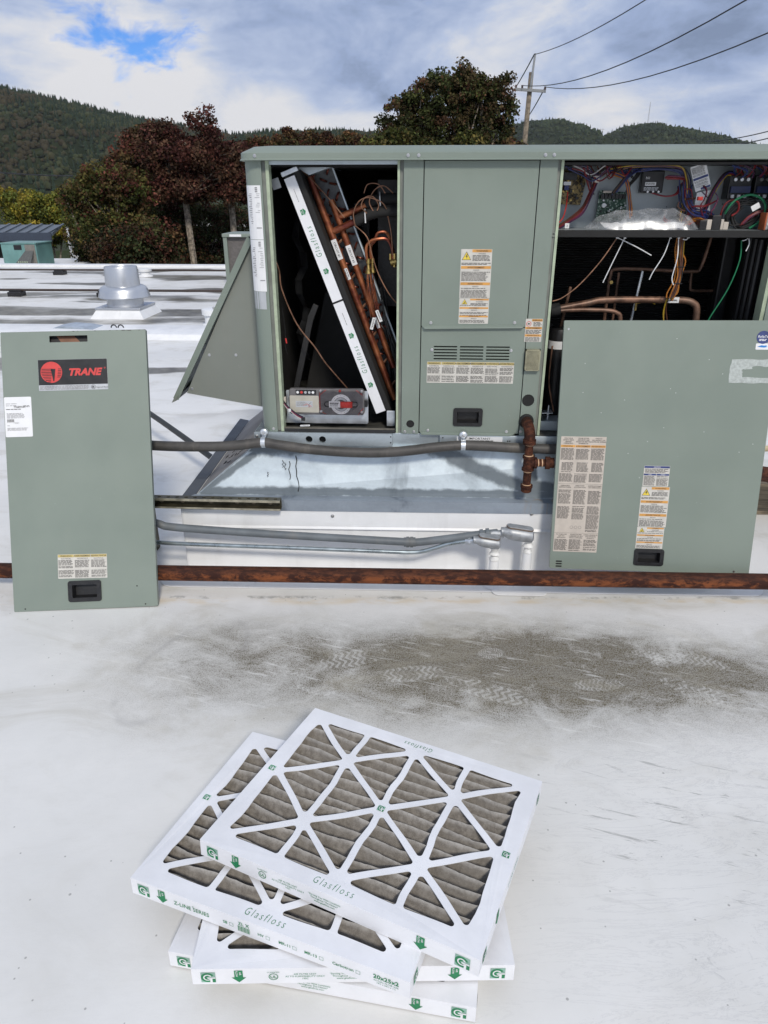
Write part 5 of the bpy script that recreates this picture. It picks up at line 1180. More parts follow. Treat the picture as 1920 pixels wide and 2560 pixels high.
    part(MB().tube([(.525, 2.945, 1.505), (.522, 2.93, 1.46), (.510, 2.90, 1.42), (.490, 2.87, 1.40)], .0022, 6, sub=5), 'orange_lead', WCOL[9], smooth=True)
    mb = MB(); mb.frame((.525, 2.935, 1.378), *FX); paper(mb, .016, .018, 5); mb.text('2', .008, .005, .011, 1, .0007, 'C'); part(mb, 'number_tag', LM)
    # condenser compartment
    M_COIL = NT('black_louvred_fins'); p = M_COIL.pos(); x_, y_, z_ = M_COIL.sep(p); w = M_COIL.math('SINE', M_COIL.math('MULTIPLY', z_, 620.0))
    M_COIL.color(M_COIL.mix(M_COIL.rng(w, -.2, .8), (.006, .006, .006), (.035, .035, .034))); M_COIL.set(.5); M_COIL.bump(w, .8, .003); M_COIL = M_COIL.m
    part(MB().box(.4805, 1.296, 3.42, 3.45, .60, 1.368), 'condenser_coil', M_COIL)
    part(MB().box(1.20, 1.25, 3.12, 3.16, .60, 1.368), 'coil_header', M_BLACKP, bevel=.008)
    part(MB().box(1.286, 1.296, 2.862, 3.415, .60, 1.350), 'dark_wall_sheet', M_LINER)  # black sheet added to darken the right wall inside
    for k in range(3): part(MB().tube([(1.262, 2.93+.05*k, .62), (1.262, 2.93+.05*k, 1.34)], .012, 10), 'coil_tube', M_BLACKP, smooth=True)
    M_PIPE = simple('sooty_copper', (.22, .125, .085), .48, .45, var=.3, vscale=20, dirt=.3)
    part(MB().tube([(.50, 2.93, 1.078), (.547, 2.94, 1.085), (.64, 2.945, 1.102), (.715, 2.95, 1.115), (.94, 2.95, 1.117), (1.02, 2.95, 1.115), (1.056, 2.95, 1.104), (1.072, 2.95, 1.08), (1.077, 2.95, 1.0)], .0135, 14, sub=5), 'suction_pipe', M_PIPE, smooth=True)
    part(MB().tube([(.50, 2.915, 1.072), (.543, 2.92, 1.077), (.62, 2.92, 1.081), (.72, 2.92, 1.079), (.757, 2.92, 1.070), (.772, 2.92, 1.052), (.777, 2.92, .98)], .0085, 12, sub=5), 'liquid_pipe', M_PIPE, smooth=True)
    part(MB().cyl((.495, 2.92, 1.077), (.532, 2.925, 1.083), .024, 16), 'rubber_grommet', M_FOAM, smooth=True)
    part(MB().tube([(.760, 3.12, .98), (.760, 3.12, 1.10), (.763, 3.12, 1.19), (.785, 3.12, 1.216), (.94, 3.12, 1.213), (1.09, 3.12, 1.208), (1.122, 3.12, 1.225), (1.142, 3.12, 1.34)], .007, 10, sub=4), 'discharge_line', M_PIPE, smooth=True)
    part(MB().tube([(.802, 3.15, .98), (.803, 3.15, 1.20)], .0055, 8), 'riser_tube', M_PIPE, smooth=True); part(MB().tube([(1.11, 3.18, 1.21), (1.112, 3.18, 1.15), (1.13, 3.18, 1.125), (1.25, 3.18, 1.128)], .006, 8, sub=4), 'riser_tube', M_PIPE, smooth=True)
    mb = MB()
    for k in range(34):
        z = .98+k*.007; mb.cyl((.838+k*.0007, 3.02, z), (.8385+k*.0007, 3.02, z+.0055), .0052, 8); mb.cyl((.838+k*.0007, 3.02, z+.0055), (.8385+k*.0007, 3.02, z+.007), .0040, 8)
    part(mb, 'spiral_conduit', M_ZINC, smooth=True)
    part(MB().cyl((.845, 2.99, 1.07), (.845, 2.99, 1.105), .0055, 8), 'brass_fitting', M_BRASS, smooth=True); part(MB().cyl((.766, 3.105, 1.165), (.766, 3.125, 1.165), .007, 10), 'brass_fitting', M_BRASS, smooth=True)
    mb = MB(); mb.frame((.945, 2.9355, 1.108), *FX); paper(mb, .048, .021, 5); lines(mb, .004, .044, .014, .004, .0022, fill=.8); part(mb, 'bar_code_tag', LM)
    harness('hanging_harness', [(.951, 2.90, 1.375), (.952, 2.90, 1.31), (.962, 2.90, 1.26), (.962, 2.90, 1.20), (.952, 2.90, 1.15), (.945, 2.90, 1.13)], 15, .0065, [2, 3, 3, 2, 7, 4, 2], .0026, jit=.8)
    harness('hanging_harness', [(.945, 2.91, 1.13), (.940, 2.92, 1.08), (.955, 2.92, 1.02)], 4, .006, [3, 4, 7], .002)
    for z in (1.245, 1.185): part(MB().tube([(.945, 2.888, z), (.960, 2.882, z+.001), (.978, 2.888, z)], .0022, 5), 'black_tie', M_BLACKP)
    ties = (((.736, 2.865, 1.350), (.70, 2.86, 1.26), (.674, 2.86, 1.19)), ((.708, 2.865, 1.350), (.78, 2.86, 1.318), (.84, 2.86, 1.288)), ((.901, 2.865, 1.351), (.885, 2.86, 1.29), (.855, 2.86, 1.23), (.845, 2.86, 1.202)), ((.931, 2.865, 1.351), (.936, 2.86, 1.28), (.928, 2.86, 1.21), (.938, 2.86, 1.183)), ((1.182, 2.865, 1.352), (1.187, 2.86, 1.33), (1.180, 2.86, 1.304)), ((1.182, 2.865, 1.352), (1.172, 2.86, 1.343), (1.160, 2.86, 1.340)), ((.965, 2.865, 1.352), (.958, 2.86, 1.343), (.945, 2.86, 1.345)))
    for t_ in ties:
        o = part(MB().tube(t_, .0019, 6, sub=5), 'zip_tie', M_TIE, smooth=True); p = t_[0]; part(MB().box(p[0]-.004, p[0]+.004, p[1]-.004, p[1]+.003, p[2]-.004, p[2]+.004), 'tie_head', M_TIE, o)
    part(MB().tube([(.708, 2.87, 1.348), (.66, 2.865, 1.27), (.59, 2.86, 1.185), (.53, 2.86, 1.135), (.492, 2.86, 1.121)], .0024, 6, sub=5), 'capillary_tube', M_COPD, smooth=True)
    part(MB().tube([(1.165, 2.88, 1.34), (1.172, 2.88, 1.27), (1.150, 2.88, 1.17), (1.105, 2.88, 1.07), (1.09, 2.88, 1.03)], .0026, 6, sub=5), 'green_ground_wire', WCOL[8], smooth=True)
    harness('wire_harness', [(.80, 3.0, 1.108), (.85, 3.0, 1.10), (.90, 3.0, 1.104), (.925, 3.0, 1.095)], 2, .002, [3], .0018)
    # compressors and small parts low down behind the leaning panel
    for (x, y_, r, z1, zb) in ((.560, 3.02, .045, 1.0, .93), (.515, 3.10, .032, .90, .80), (.85, 3.12, .085, .95, .70)):
        mb = MB(); mb.lathe([(r*.8, -.40), (r, -.36), (r, -.03), (r*.85, -.008), (r*.3, 0)], (x, y_, z1), 24); c = part(mb, 'compressor', M_BLACKP, smooth=True)
        mb = MB(); mb.lathe([(r+.0006, zb-z1-.016), (r+.0006, zb-z1+.016)], (x, y_, z1), 24); part(mb, 'white_band', LM[5], c, smooth=True)
    part(MB().tube([(.562, 3.02, 1.0), (.566, 3.0, 1.05), (.575, 2.98, 1.14), (.578, 2.98, 1.16)], .006, 8, sub=4), 'compressor_line', M_PIPE, smooth=True)
    part(MB().tube([(.527, 2.97, .93), (.524, 2.96, .80), (.535, 2.95, .73), (.555, 2.95, .66)], .0035, 6, sub=4), 'compressor_line', M_COPD, smooth=True)
    part(MB().box(.49, .60, 2.87, 2.96, .600, .640), 'mount_rail', M_GALVB, bevel=.002); part(MB().box(.496, .54, 2.885, 2.93, .668, .672), 'mount_tab', M_ZINC); part(MB().cyl((.523, 2.90, .64), (.523, 2.90, .70), .003, 6), 'mount_stud', M_ZINC)
    part(MB().slab([(.49, 3.05, .86), (.53, 3.05, .90), (.53, 3.05, 1.0), (.49, 3.05, 1.06)], (0, 1, 0), .01), 'divider_plate', M_DARKM)
control_side()
# ------------------------------------------------------------------ curb and its metal adapter (turned a little from the unit)
CR = R_(1.2); CO = (-1.0, 2.70, 0)
M_ADAPT = m_galv('galvanized_adapter', base=(.62, .70, .745), dark=(.05, .068, .085), metal=.35, stain=.45, band=[(1.02, .56, 1.20, .47, .045), (1.20, .47, 1.42, .385, .040), (1.42, .385, 2.2, .355, .030), (.30, .53, .55, .535, .045), (.08, .350, 2.2, .350, .026), (.10, .36, .30, .50, .020), (1.45, .56, 1.47, .42, .022)])
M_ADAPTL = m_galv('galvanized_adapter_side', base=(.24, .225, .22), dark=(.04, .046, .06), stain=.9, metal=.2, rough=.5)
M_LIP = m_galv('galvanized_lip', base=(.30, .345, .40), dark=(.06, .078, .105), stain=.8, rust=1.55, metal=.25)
def adapter():
    t = thing('curb_adapter', 'galvanized sheet metal curb adapter flaring out under the rooftop unit', 'adapter', CO, CR)
    zt, zb, zl = .5435, .332, .284
    # corners in the adapter's own axes
    A = (.315, .105, zt); B = (2.28, .070, zt); Cc = (.055, .040, zb); D = (2.28, .040, zb)
    MB().slab([Cc, D, B, A], (0, 1, .1), .003).build('front_slope', M_ADAPT, t)
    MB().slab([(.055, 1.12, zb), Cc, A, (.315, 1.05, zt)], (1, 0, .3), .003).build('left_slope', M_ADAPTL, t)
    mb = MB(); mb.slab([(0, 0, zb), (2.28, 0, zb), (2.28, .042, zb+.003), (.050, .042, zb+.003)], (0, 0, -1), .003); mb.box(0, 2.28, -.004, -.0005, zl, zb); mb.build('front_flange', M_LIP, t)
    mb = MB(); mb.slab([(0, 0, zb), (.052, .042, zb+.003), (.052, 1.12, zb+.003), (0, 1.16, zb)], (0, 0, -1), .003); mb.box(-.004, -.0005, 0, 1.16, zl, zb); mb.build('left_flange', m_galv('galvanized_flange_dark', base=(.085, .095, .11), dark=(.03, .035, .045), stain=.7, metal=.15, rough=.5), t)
    mb = MB(); mb.tube([Cc, tuple(Vector(Cc).lerp(Vector(A), .5)), A], .003, 6); mb.build('corner_seam', M_GALVB, t, smooth=True)
    # cracked black sealant runs
    M_TAR = simple('black_sealant', (.012, .013, .015), .5)
    for x, z0, z1, r in ((.452, .475, .40, .0017), (.478, .498, .352, .0021), (.425, .48, .45, .0012), (.435, .47, .44, .0013), (.36, .43, .41, .0012)):
        pts = [(x+rng.uniform(-.004, .004)+.012*k/7*(x > .47), .0995-.0565*(zt-(z0+(z1-z0)*k/7))/(zt-zb)-.004, z0+(z1-z0)*k/7) for k in range(8)]
        MB().tube(pts, r, 5).build('sealant_run', M_TAR, t)
    for k in range(16):
        f_ = rng.uniform(.45, .85); p = Vector(Cc).lerp(Vector(A), f_)+Vector((-.012-rng.random()*.035, .06+rng.random()*.08, .001)); MB().cyl(p, p+Vector((.006+rng.random()*.012, .01, .008)), .0015, 5).build('sealant_fleck', M_TAR, t)
    return t
adapter()
def curb():
    t = thing('roof_curb', 'white membrane-wrapped curb carrying the galvanized adapter', 'curb', CO, CR)
    MB().box(-.012, 2.30, .004, 1.15, -.01, .331).build('wrapped_wall', M_MEMB, t, bevel=.01)
    mb = MB(); mb.box(.08, 2.30, -.0005, .0035, .205, .283); mb.slab([(.08, -.0005, .212), (2.30, -.0005, .212), (2.30, -.006, .203), (.08, -.006, .203)], (0, .3, -1), .003); mb.build('counterflashing', M_MEMB, t)
    for x, z in ((.635, .262), (1.465, .283)):
        mb = MB(); mb.frame((x, -.0008, z), *FX); mb.lathe([(.0075, 0), (.0075, .0025), (.0045, .003), (.0045, .0065)], (0, 0, 0), 10); mb.build('washer_screw', M_SCREW, t)
    lap = MB(); lap.frame((0, 0, .0015), (1, 0, 0), (0, 1, 0))
    lap.plate(rrect(-.09, 2.42, -.165, .02, .06, 6), [], 0, .0028); lap.build('flashing_lap', M_MEMB, t)
    lap = MB(); lap.frame((0, 0, .0046), (1, 0, 0), (0, 1, 0)); lap.plate(rrect(1.30, 1.525, -.195, -.02, .03, 6), [], 0, .0028); lap.build('flashing_patch', M_MEMB, t)
    return t
curb()

# ------------------------------------------------------------------ the two panels that were taken off
def pan(t, W, Hh, slots, D=.022):
    mb = MB(); mb.frame((0, 0, 0), *FX); mb.plate(rrect(0, W, 0, Hh, .004, 3), slots, -.0012, 0); sheet = mb.build('face_sheet', M_PAINT, t)
    for a in ((0, .0012, 0, Hh), (W-.0012, W, 0, Hh)): MB().box(a[0], a[1], .0013, D, a[2]+.0015, a[3]-.0015).build('side_flange', M_PAINT, t)
    MB().box(.0013, W-.0013, .0013, D, 0, .0012).build('bottom_flange', M_PAINT, t); MB().box(.0013, W-.0013, .0013, D, Hh-.0012, Hh).build('top_flange', M_PAINT, t)
    return sheet
def plane_rot(yaw, lean, roll=0.0): return Matrix.Rotation(yaw, 3, 'Z') @ Matrix.Rotation(-lean, 3, 'X') @ Matrix.Rotation(-roll, 3, 'Y')
def mark(mb, name, parent): return mb.build(name, LM, parent)
def left_panel():
    W, Hh = .554, 1.09
    t = thing('access_panel', 'tall grey-green access panel with a black and red brand plate, leaning on the left', 'panel', (-1.579, 2.309, .001), plane_rot(R_(6.74), R_(22.5), R_(.6)))
    s = pan(t, W, Hh, [rrect(.185, .330, 1.047, 1.072, .002, 2), rrect(.225, .325, .042, .098, .004, 3)])
    MB().box(.10, .42, .024, .027, .90, 1.082).build('liner_board', M_DARKM, t)
    MB().slab([(.205, .0235, 1.075), (.272, .0235, 1.075), (.300, .0235, 1.045), (.225, .0235, 1.045)], (0, -1, 0), .002).build('copper_foil_patch', simple('brown_foil', (.24, .11, .06), .5), t)
    handle(t, None, (.211, -.0002, .030), .128, .083, local=True)
    # brand plate
    mb = MB(); mb.frame((.137, -.0003, .860), *FX); paper(mb, .264, .120, 9); mb.prism(rrect(.0005, .2635, .0215, .1195, .001, 2), .0004, .0007, 7)
    mb.cyl((.050, .071, .0007), (.050, .071, .0010), .041, 40, mat=6)
    for k in range(9):                                      # dark speed lines leaving a solid T shape
        z = .082-k*.0062; hw = math.sqrt(max(.041**2-(z-.071)**2, 0)); xs0 = .050-hw*.93; 
        rect(mb, xs0, .055-k*.0010, z, z+.0026, 7, .0013)
        if k < 6: rect(mb, .076-k*.0008, .050+hw*.93, z, z+.0026, 7, .0013)
    mb.add([(.048, .084, .0013), (.066, .084, .0013), (.060, .036, .0013), (.056, .036, .0013)], [(0, 3, 2, 1)], 7)
    mb.text('TRANE', .113, .0575, .037, 6, .0010, 'L', shear=.28, xs=1.06, bold=.048); mb.text('®', .251, .080, .010, 6, .0010)
    lines(mb, .004, .19, .020, .003, .0042, mat=12, ragged=.01, fill=.7)
    ringp(mb, .208, .0105, .0085, .0072, 7, .0009); mb.text('IR', .208, .0065, .011, 7, .0010, 'C', bold=.03); mb.text('Ingersoll Rand', .219, .0068, .0078, 7, .0010)
    mark(mb, 'brand_plate', t)
    # white ticket
    mb = MB(); mb.frame((-.006, -.0003, .684), (1, 0, .0), (0, 0, 1)); 
    paper(mb, .103, .155, 5, x=.008, r=.004); lines(mb, .014, .06, .132, .122, .0045, 12); mb.text('79689501', .043, .112, .0115, 1, .0008, bold=.01); lines(mb, .080, .105, .123, .113, .004); lines(mb, .014, .075, .111, .104, .005)
    lines(mb, .016, .085, .094, .073, .0042, 12)
    for k in range(14): x = .017+k*.0019; rect(mb, x, x+.0008+.0006*(k % 3 == 0), .057, .069, 1, .0008)
    mb.text('1745630', .040, .052, .006, 1, .0008); lines(mb, .016, .030, .047, .042, .004, 12); lines(mb, .016, .100, .037, .022, .004, 12)
    mark(mb, 'white_ticket', t)
    mb = MB(); mb.frame((.175, -.0003, .124), (1, 0, -.02), (.02, 0, 1)); label_columns(mb, .189, .095, WORDS, 13, .0043); mark(mb, 'warning_label', t)
    for x, z in ((.043, .010), (.507, .010), (.477, .083)):
        mb = MB(); mb.frame((x, -.0003, z), *FX); mb.lathe([(.003, .0002), (.0018, .0003)], (0, 0, 0), 10); mb.build('screw_hole', M_HOLE, t)
    for k in range(14):
        x = rng.choice([rng.uniform(.02, .53), rng.uniform(.42, .55)]); MB().box(x, x+rng.uniform(.003, .014), -.0006, -.0002, Hh-rng.uniform(.0015, .004), Hh-.0008).build('paint_chip', LM[1], t)
left_panel()
def right_panel():
    W, Hh = .775, .976
    t = thing('access_panel', 'wide grey-green access panel covered in stickers, leaning on the opened unit', 'panel', (.534, 2.596, .103), plane_rot(R_(-3.4), R_(10.2), R_(1.0)))
    sl = [rrect(.0235, .0485, z, z+.0062, .003, 4) for z in (.006, .0165, .027)]
    pan(t, W, Hh, sl+[rrect(.342, .43, .034, .084, .004, 3)])
    handle(t, None, (.329, -.0002, .026), .115, .069, local=True)
    MB().box(.018, .054, .004, .006, .003, .036).build('slot_shade_sheet', M_HOLE, t)  # dark sheet added behind the slots so they look shaded
    # big three column instructions
    mb = MB(); mb.frame((.0095, -.0003, .072), (1, 0, .0), (.012, 0, 1)); w, h = .172, .468; paper(mb, w, h, 10)
    heads = (('FOR YOUR', 'SAFETY, READ', 'BEFORE', 'OPERATING'), ('POUR VOTRE', 'SÉCURITÉ, LIRE', 'AVANT DE METTRE', 'EN MARCHE'), ('PARA SU', 'SEGURIDAD, LEA', 'ANTES DE OPERAR'))
    h2 = (('OPERATING', 'INSTRUCTIONS'), ('DIRECTIVES', "D'UTILISATION"), ('INSTRUCCIONES', 'DE OPERACIÓN')); h3 = (('TO TURN OFF', 'GAS TO', 'APPLIANCE'), ('POUR COUPER', "L'ARRIVÉE DE GAZ", "DANS L'APPAREIL"), ('CÓMO APAGAR EL', 'GAS HACIA EL', 'APARATO'))
    for c in range(3):
        x0, x1 = c*w/3+.003, (c+1)*w/3-.003; xc = (x0+x1)/2
        for k, s in enumerate(heads[c]): mb.text(s, xc, h-.0095-k*.0066, .0066, 1, .0008, 'C', bold=.012)
        head(mb, x0-.002, x1+.002, h-.0425, h-.0335, WORDS[c]); y = h-.045
        lines(mb, x0, x1, y, h*.80, .0042); lines(mb, x0+.006, x1, h*.785, h*.70, .0042); lines(mb, x0, x1, h*.69, h*.61, .0042)
        rect(mb, x0-.003, x1+.003, h*.598, h*.5995, 1)
        for k, s in enumerate(h2[c]): mb.text(s, xc, h*.578-k*.0066, .0066, 1, .0008, 'C', bold=.012)
        lines(mb, x0+.002, x1, h*.55, h*.42, .0042); lines(mb, x0+.002, x1, h*.41, h*.29 if c < 2 else h*.18, .0042)
        rect(mb, x0-.003, x1+.003, h*.168, h*.1695, 1)
        for k, s in enumerate(h3[c]): mb.text(s, xc, h*.150-k*.0066, .0066, 1, .0008, 'C', bold=.012)
        lines(mb, x0, x1, h*.115, .006, .0042)
    for k in range(3): ringp(mb, .066+k*.016, h*.22, .006, .0052, 1)
    mark(mb, 'instruction_sheet', t)
    mb = MB(); mb.frame((.337, -.0003, .350), (1, 0, 0), (.01, 0, 1)); w, h = .097, .081; paper(mb, w, h)
    head(mb, .001, w-.001, h-.009, h-.001, 'NOTICE', 4, 5); lines(mb, .004, w-.004, h-.010, h-.030, .0042); head(mb, .001, w/2-.001, h-.038, h-.031, 'AVIS', 4, 5); head(mb, w/2+.001, w-.001, h-.038, h-.031, 'AVISO', 4, 5); lines(mb, .003, w/2-.002, h-.039, .003, .0038); lines(mb, w/2+.002, w-.003, h-.039, .003, .0038)
    mark(mb, 'notice_label', t)
    mb = MB(); mb.frame((.333, -.0003, .186), (1, 0, 0), (.012, 0, 1)); label_stack(mb, .107, .162); mark(mb, 'shock_label', t)
    mb = MB(); mb.frame((.331, -.0003, .0965), (1, 0, 0), (.012, 0, 1)); label_stack(mb, .104, .088, False, .0036); mark(mb, 'moving_part_label', t)
    mb = MB(); mb.frame((.718, -.0003, .916), *FX); mb.lathe([(.0235, 0), (.0235, .0005), (.0001, .0006)], (0, 0, 0), 28, mat=4); mb.text('ReliaTel', 0, -.001, .012, 5, .0010, 'C', shear=.2, bold=.01); lines(mb, -.014, .014, -.004, -.016, .0042, 5, .0010)
    mark(mb, 'round_badge', t)
    mb = MB(); mb.frame((.695, -.0003, .872), *FX); paper(mb, .048, .0225, 5, r=.003); mb.add([(.005, .011, .0008), (.018, .0085, .0008), (.030, .0075, .0008), (.042, .010, .0008), (.036, .0125, .0008), (.040, .0155, .0008), (.028, .0145, .0008), (.020, .016, .0008), (.013, .0135, .0008)], [tuple(range(9))], 14)
    mb.build('blue_bird_sticker', LM+[simple('sky_blue_ink', (.02, .22, .62), .5)], t)
    # dried glue where a plate was peeled away
    M_GLUE = simple('dried_glue', (.44, .48, .46), .6, var=.12, vscale=90, bump=.6, bscale=120)
    def rag(pts, n=7, a=.0022):
        out = []
        for p, q in zip(pts, pts[1:]+pts[:1]):
            for k in range(n): out.append((p[0]+(q[0]-p[0])*k/n+rng.uniform(-a, a), p[1]+(q[1]-p[1])*k/n+rng.uniform(-a, a)))
        return out
    mb = MB(); mb.frame((0, -.0002, 0), *FX); mb.plate(rag([(.613, .752), (.775-.002, .750), (.775-.002, .838), (.616, .836)]), [rag([(.660, .773), (.772-.002, .770), (.772-.002, .812), (.694, .811), (.690, .802), (.658, .800)])], 0, .0005); mb.build('glue_residue', M_GLUE, t)
    for x, z in ((.717, .013), (.018, .945)):
        mb = MB(); mb.frame((x, -.0003, z), *FX); mb.lathe([(.004, .0002), (.004, .0012), (.002, .0010)], (0, 0, 0), 12); mb.build('screw_hole', M_SCREW, t)
    for k in range(22):
        x, z = rng.uniform(.03, .74), rng.uniform(.3, .94); MB().box(x, x+.0022, -.0005, -.0002, z, z+.0022).build('paint_fleck', LM[5], t)
right_panel()

# ------------------------------------------------------------------ pipes, conduits, strut
def gas_main():
    a, b = Vector((-2.3, 2.480, .081)), Vector((2.1, 2.505, .126))
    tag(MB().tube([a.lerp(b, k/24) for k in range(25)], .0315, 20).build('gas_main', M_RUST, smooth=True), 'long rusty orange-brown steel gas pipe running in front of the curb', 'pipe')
    for x, y, lab in ((-2.15, 2.478, 'timber sleeper under the left end of the rusty gas pipe'), (1.85, 2.503, 'timber sleeper under the right end of the rusty gas pipe')):
        tag(MB().box(x-.05, x+.05, y-.12, y+.12, -.001, .0935 if x > 0 else .0515).build('sleeper', M_WOOD, bevel=.004), lab, 'timber', 'timber pipe sleepers')
gas_main()
def drip_leg():
    t = thing('gas_drip_leg', 'rusty brown gas drip leg with a tee and union below the right post', 'pipe', (.43, 2.70, .40))
    yb = 2.715
    part_ = lambda mb, n, m: mb.build(n, m, t, t, smooth=True)
    part_(MB().tube([(.421, 2.815, .661), (.421, 2.775, .661), (.423, 2.735, .656), (.427, yb, .630), (.428, yb, .600)], .0215, 16, sub=5), 'elbow', M_RUSTD)
    part_(MB().cyl((.428, yb, .593), (.428, yb, .612), .0255, 18), 'elbow_band', M_RUSTD)
    part_(MB().cyl((.429, yb, .535), (.428, yb, .594), .0165, 16), 'nipple', M_RUSTD)
    part_(MB().cyl((.429, yb, .5885), (.429, yb, .5930), .0180, 16), 'joint_compound', M_DOPE); part_(MB().cyl((.430, yb, .543), (.430, yb, .548), .0182, 16), 'joint_compound', M_DOPE)
    mb = MB(); mb.cyl((.4305, yb, .482), (.4300, yb, .544), .0205, 16); mb.cyl((.430, yb, .534), (.430, yb, .5435), .0245, 16); mb.cyl((.4305, yb, .4825), (.4305, yb, .493), .0245, 16); mb.cyl((.432, yb, .514), (.458, yb-.002, .5145), .0190, 16); mb.cyl((.453, yb-.002, .5145), (.463, yb-.002, .5145), .0232, 16); part_(mb, 'tee', M_RUSTD)
    part_(MB().cyl((.4305, yb, .476), (.4305, yb, .483), .0180, 16), 'joint_compound', M_DOPE); part_(MB().cyl((.431, yb, .420), (.4305, yb, .478), .0165, 16), 'nipple', M_RUSTD)
    part_(MB().cyl((.431, yb, .4175), (.431, yb, .423), .0180, 16), 'joint_compound', M_DOPE)
    mb = MB(); mb.lathe([(.017, -.024), (.0215, -.020), (.022, -.004), (.0245, -.003), (.0245, .007), (.020, .008)], (.4315, yb, .412), 18); part_(mb, 'cap', M_RUSTD)
    part_(MB().cyl((.462, yb-.002, .5145), (.503, yb-.004, .516), .0150, 14), 'side_nipple', M_RUSTD)
    for x in (.467, .482): part_(MB().cyl((x, yb-.003, .515), (x+.004, yb-.003, .5152), .0166, 14), 'joint_compound', M_DOPE)
    part_(MB().cyl((.497, yb-.004, .516), (.514, yb-.005, .5165), .0270, 8), 'union_nut', M_RUSTD); part_(MB().cyl((.514, yb-.005, .5165), (.532, yb-.006, .517), .0205, 16), 'union_end', M_RUSTD)
    part_(MB().cyl((.530, yb-.006, .517), (.70, yb-.008, .520), .0165, 14), 'white_pipe', M_MEMB)
drip_leg()
def flex():
    pts = [(-1.62, 2.80, .60), (-1.38, 2.77, .565), (-1.111, 2.745, .549), (-.873, 2.742, .549), (-.75, 2.745, .556), (-.650, 2.755, .566), (-.59, 2.752, .559), (-.45, 2.745, .544), (-.30, 2.742, .536), (-.17, 2.742, .536), (-.055, 2.745, .545), (.06, 2.75, .560), (.169, 2.757, .568), (.26, 2.755, .567), (.38, 2.758, .561), (.529, 2.765, .556), (.75, 2.77, .552), (1.1, 2.77, .556)]
    t = tag(MB().tube(pts, .0205, 16, sub=6).build('flexible_conduit', M_FLEX, smooth=True), 'thick dark grey flexible conduit strapped along the galvanized base rail', 'conduit')
    for x, z, lab in ((-.646, .567, 'zinc strap holding the flexible conduit at the unit corner post'), (.170, .569, 'zinc strap holding the flexible conduit by the printed notice')):
        c = thing('conduit_strap', lab, 'strap', (x, 2.757, z), group='conduit straps')
        mb = MB(); mb.frame((x-.009, 2.756, z), (0, 1, 0), (0, 0, 1), (1, 0, 0)); ring = [(.0222*math.cos(R_(a)), .0222*math.sin(R_(a))) for a in range(0, 360, 20)]; inner = [(.0205*math.cos(R_(a)), .0205*math.sin(R_(a))) for a in range(0, 360, 20)]
        mb.plate(ring, [inner], 0, .018); mb.build('band', M_ZINC, c, c, smooth=True)
        MB().box(x-.008, x+.008, 2.772, 2.776, z+.018, z+.036).build('neck', M_ZINC, c, c)
        mb = MB(); mb.frame((x, 2.790, z+.034), *FX); mb.lathe([(.0165, 0), (.0165, .016), (.013, .019), (.008, .020)], (0, 0, 0), 20); mb.build('washer', M_ZINC, c, c, smooth=True)
        mb = MB(); mb.frame((x, 2.770, z+.034), *FX); mb.lathe([(.0062, 0), (.0062, .005)], (0, 0, 0), 6); mb.build('hex_head', M_SCREW, c, c)
flex()
def strut():
    t = thing('strut_channel', 'olive slotted strut channel fixed across the curb flange behind the left panel', 'strut', (-1.3, 2.66, .30))
    x0, x1, y0, z0, z1 = -1.56, -.574, 2.662, .303, .348
    dz = lambda x: (x-x1)*.012
    n = 26
    hs = [rrect(x0+.02+k*.0375, x0+.036+k*.0375, .010, .021, .005, 3) for k in range(n)]
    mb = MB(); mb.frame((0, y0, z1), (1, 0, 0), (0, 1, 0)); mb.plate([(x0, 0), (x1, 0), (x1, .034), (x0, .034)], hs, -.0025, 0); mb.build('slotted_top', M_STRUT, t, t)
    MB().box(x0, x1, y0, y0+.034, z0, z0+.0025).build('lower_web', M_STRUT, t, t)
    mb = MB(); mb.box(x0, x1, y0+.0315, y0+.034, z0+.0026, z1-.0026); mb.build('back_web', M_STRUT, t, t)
    mb = MB(); mb.box(x0, x1, y0-.002, y0-.0002, z1-.010, z1); mb.box(x0, x1, y0-.002, y0-.0002, z0, z0+.0075); mb.build('lip', simple('lit_strut_edge', (.46, .43, .33), .38, .6, var=.2, dirt=.2), t, t)  # lip coloured paler than the webs: lit edge against a shaded inside
    for k, x in enumerate((-.62, -.76, -.87, -.99, -.69, -1.08)):
        mb = MB(); mb.frame((x, y0+.031, (z0+z1)/2+.002), *FX); mb.lathe([(.010, 0), (.010, .005), (.006, .006)], (0, 0, 0), 12); mb.build('washer', simple('rusty_washer', (.26, .22, .16), .5, .6), t, t)
strut()
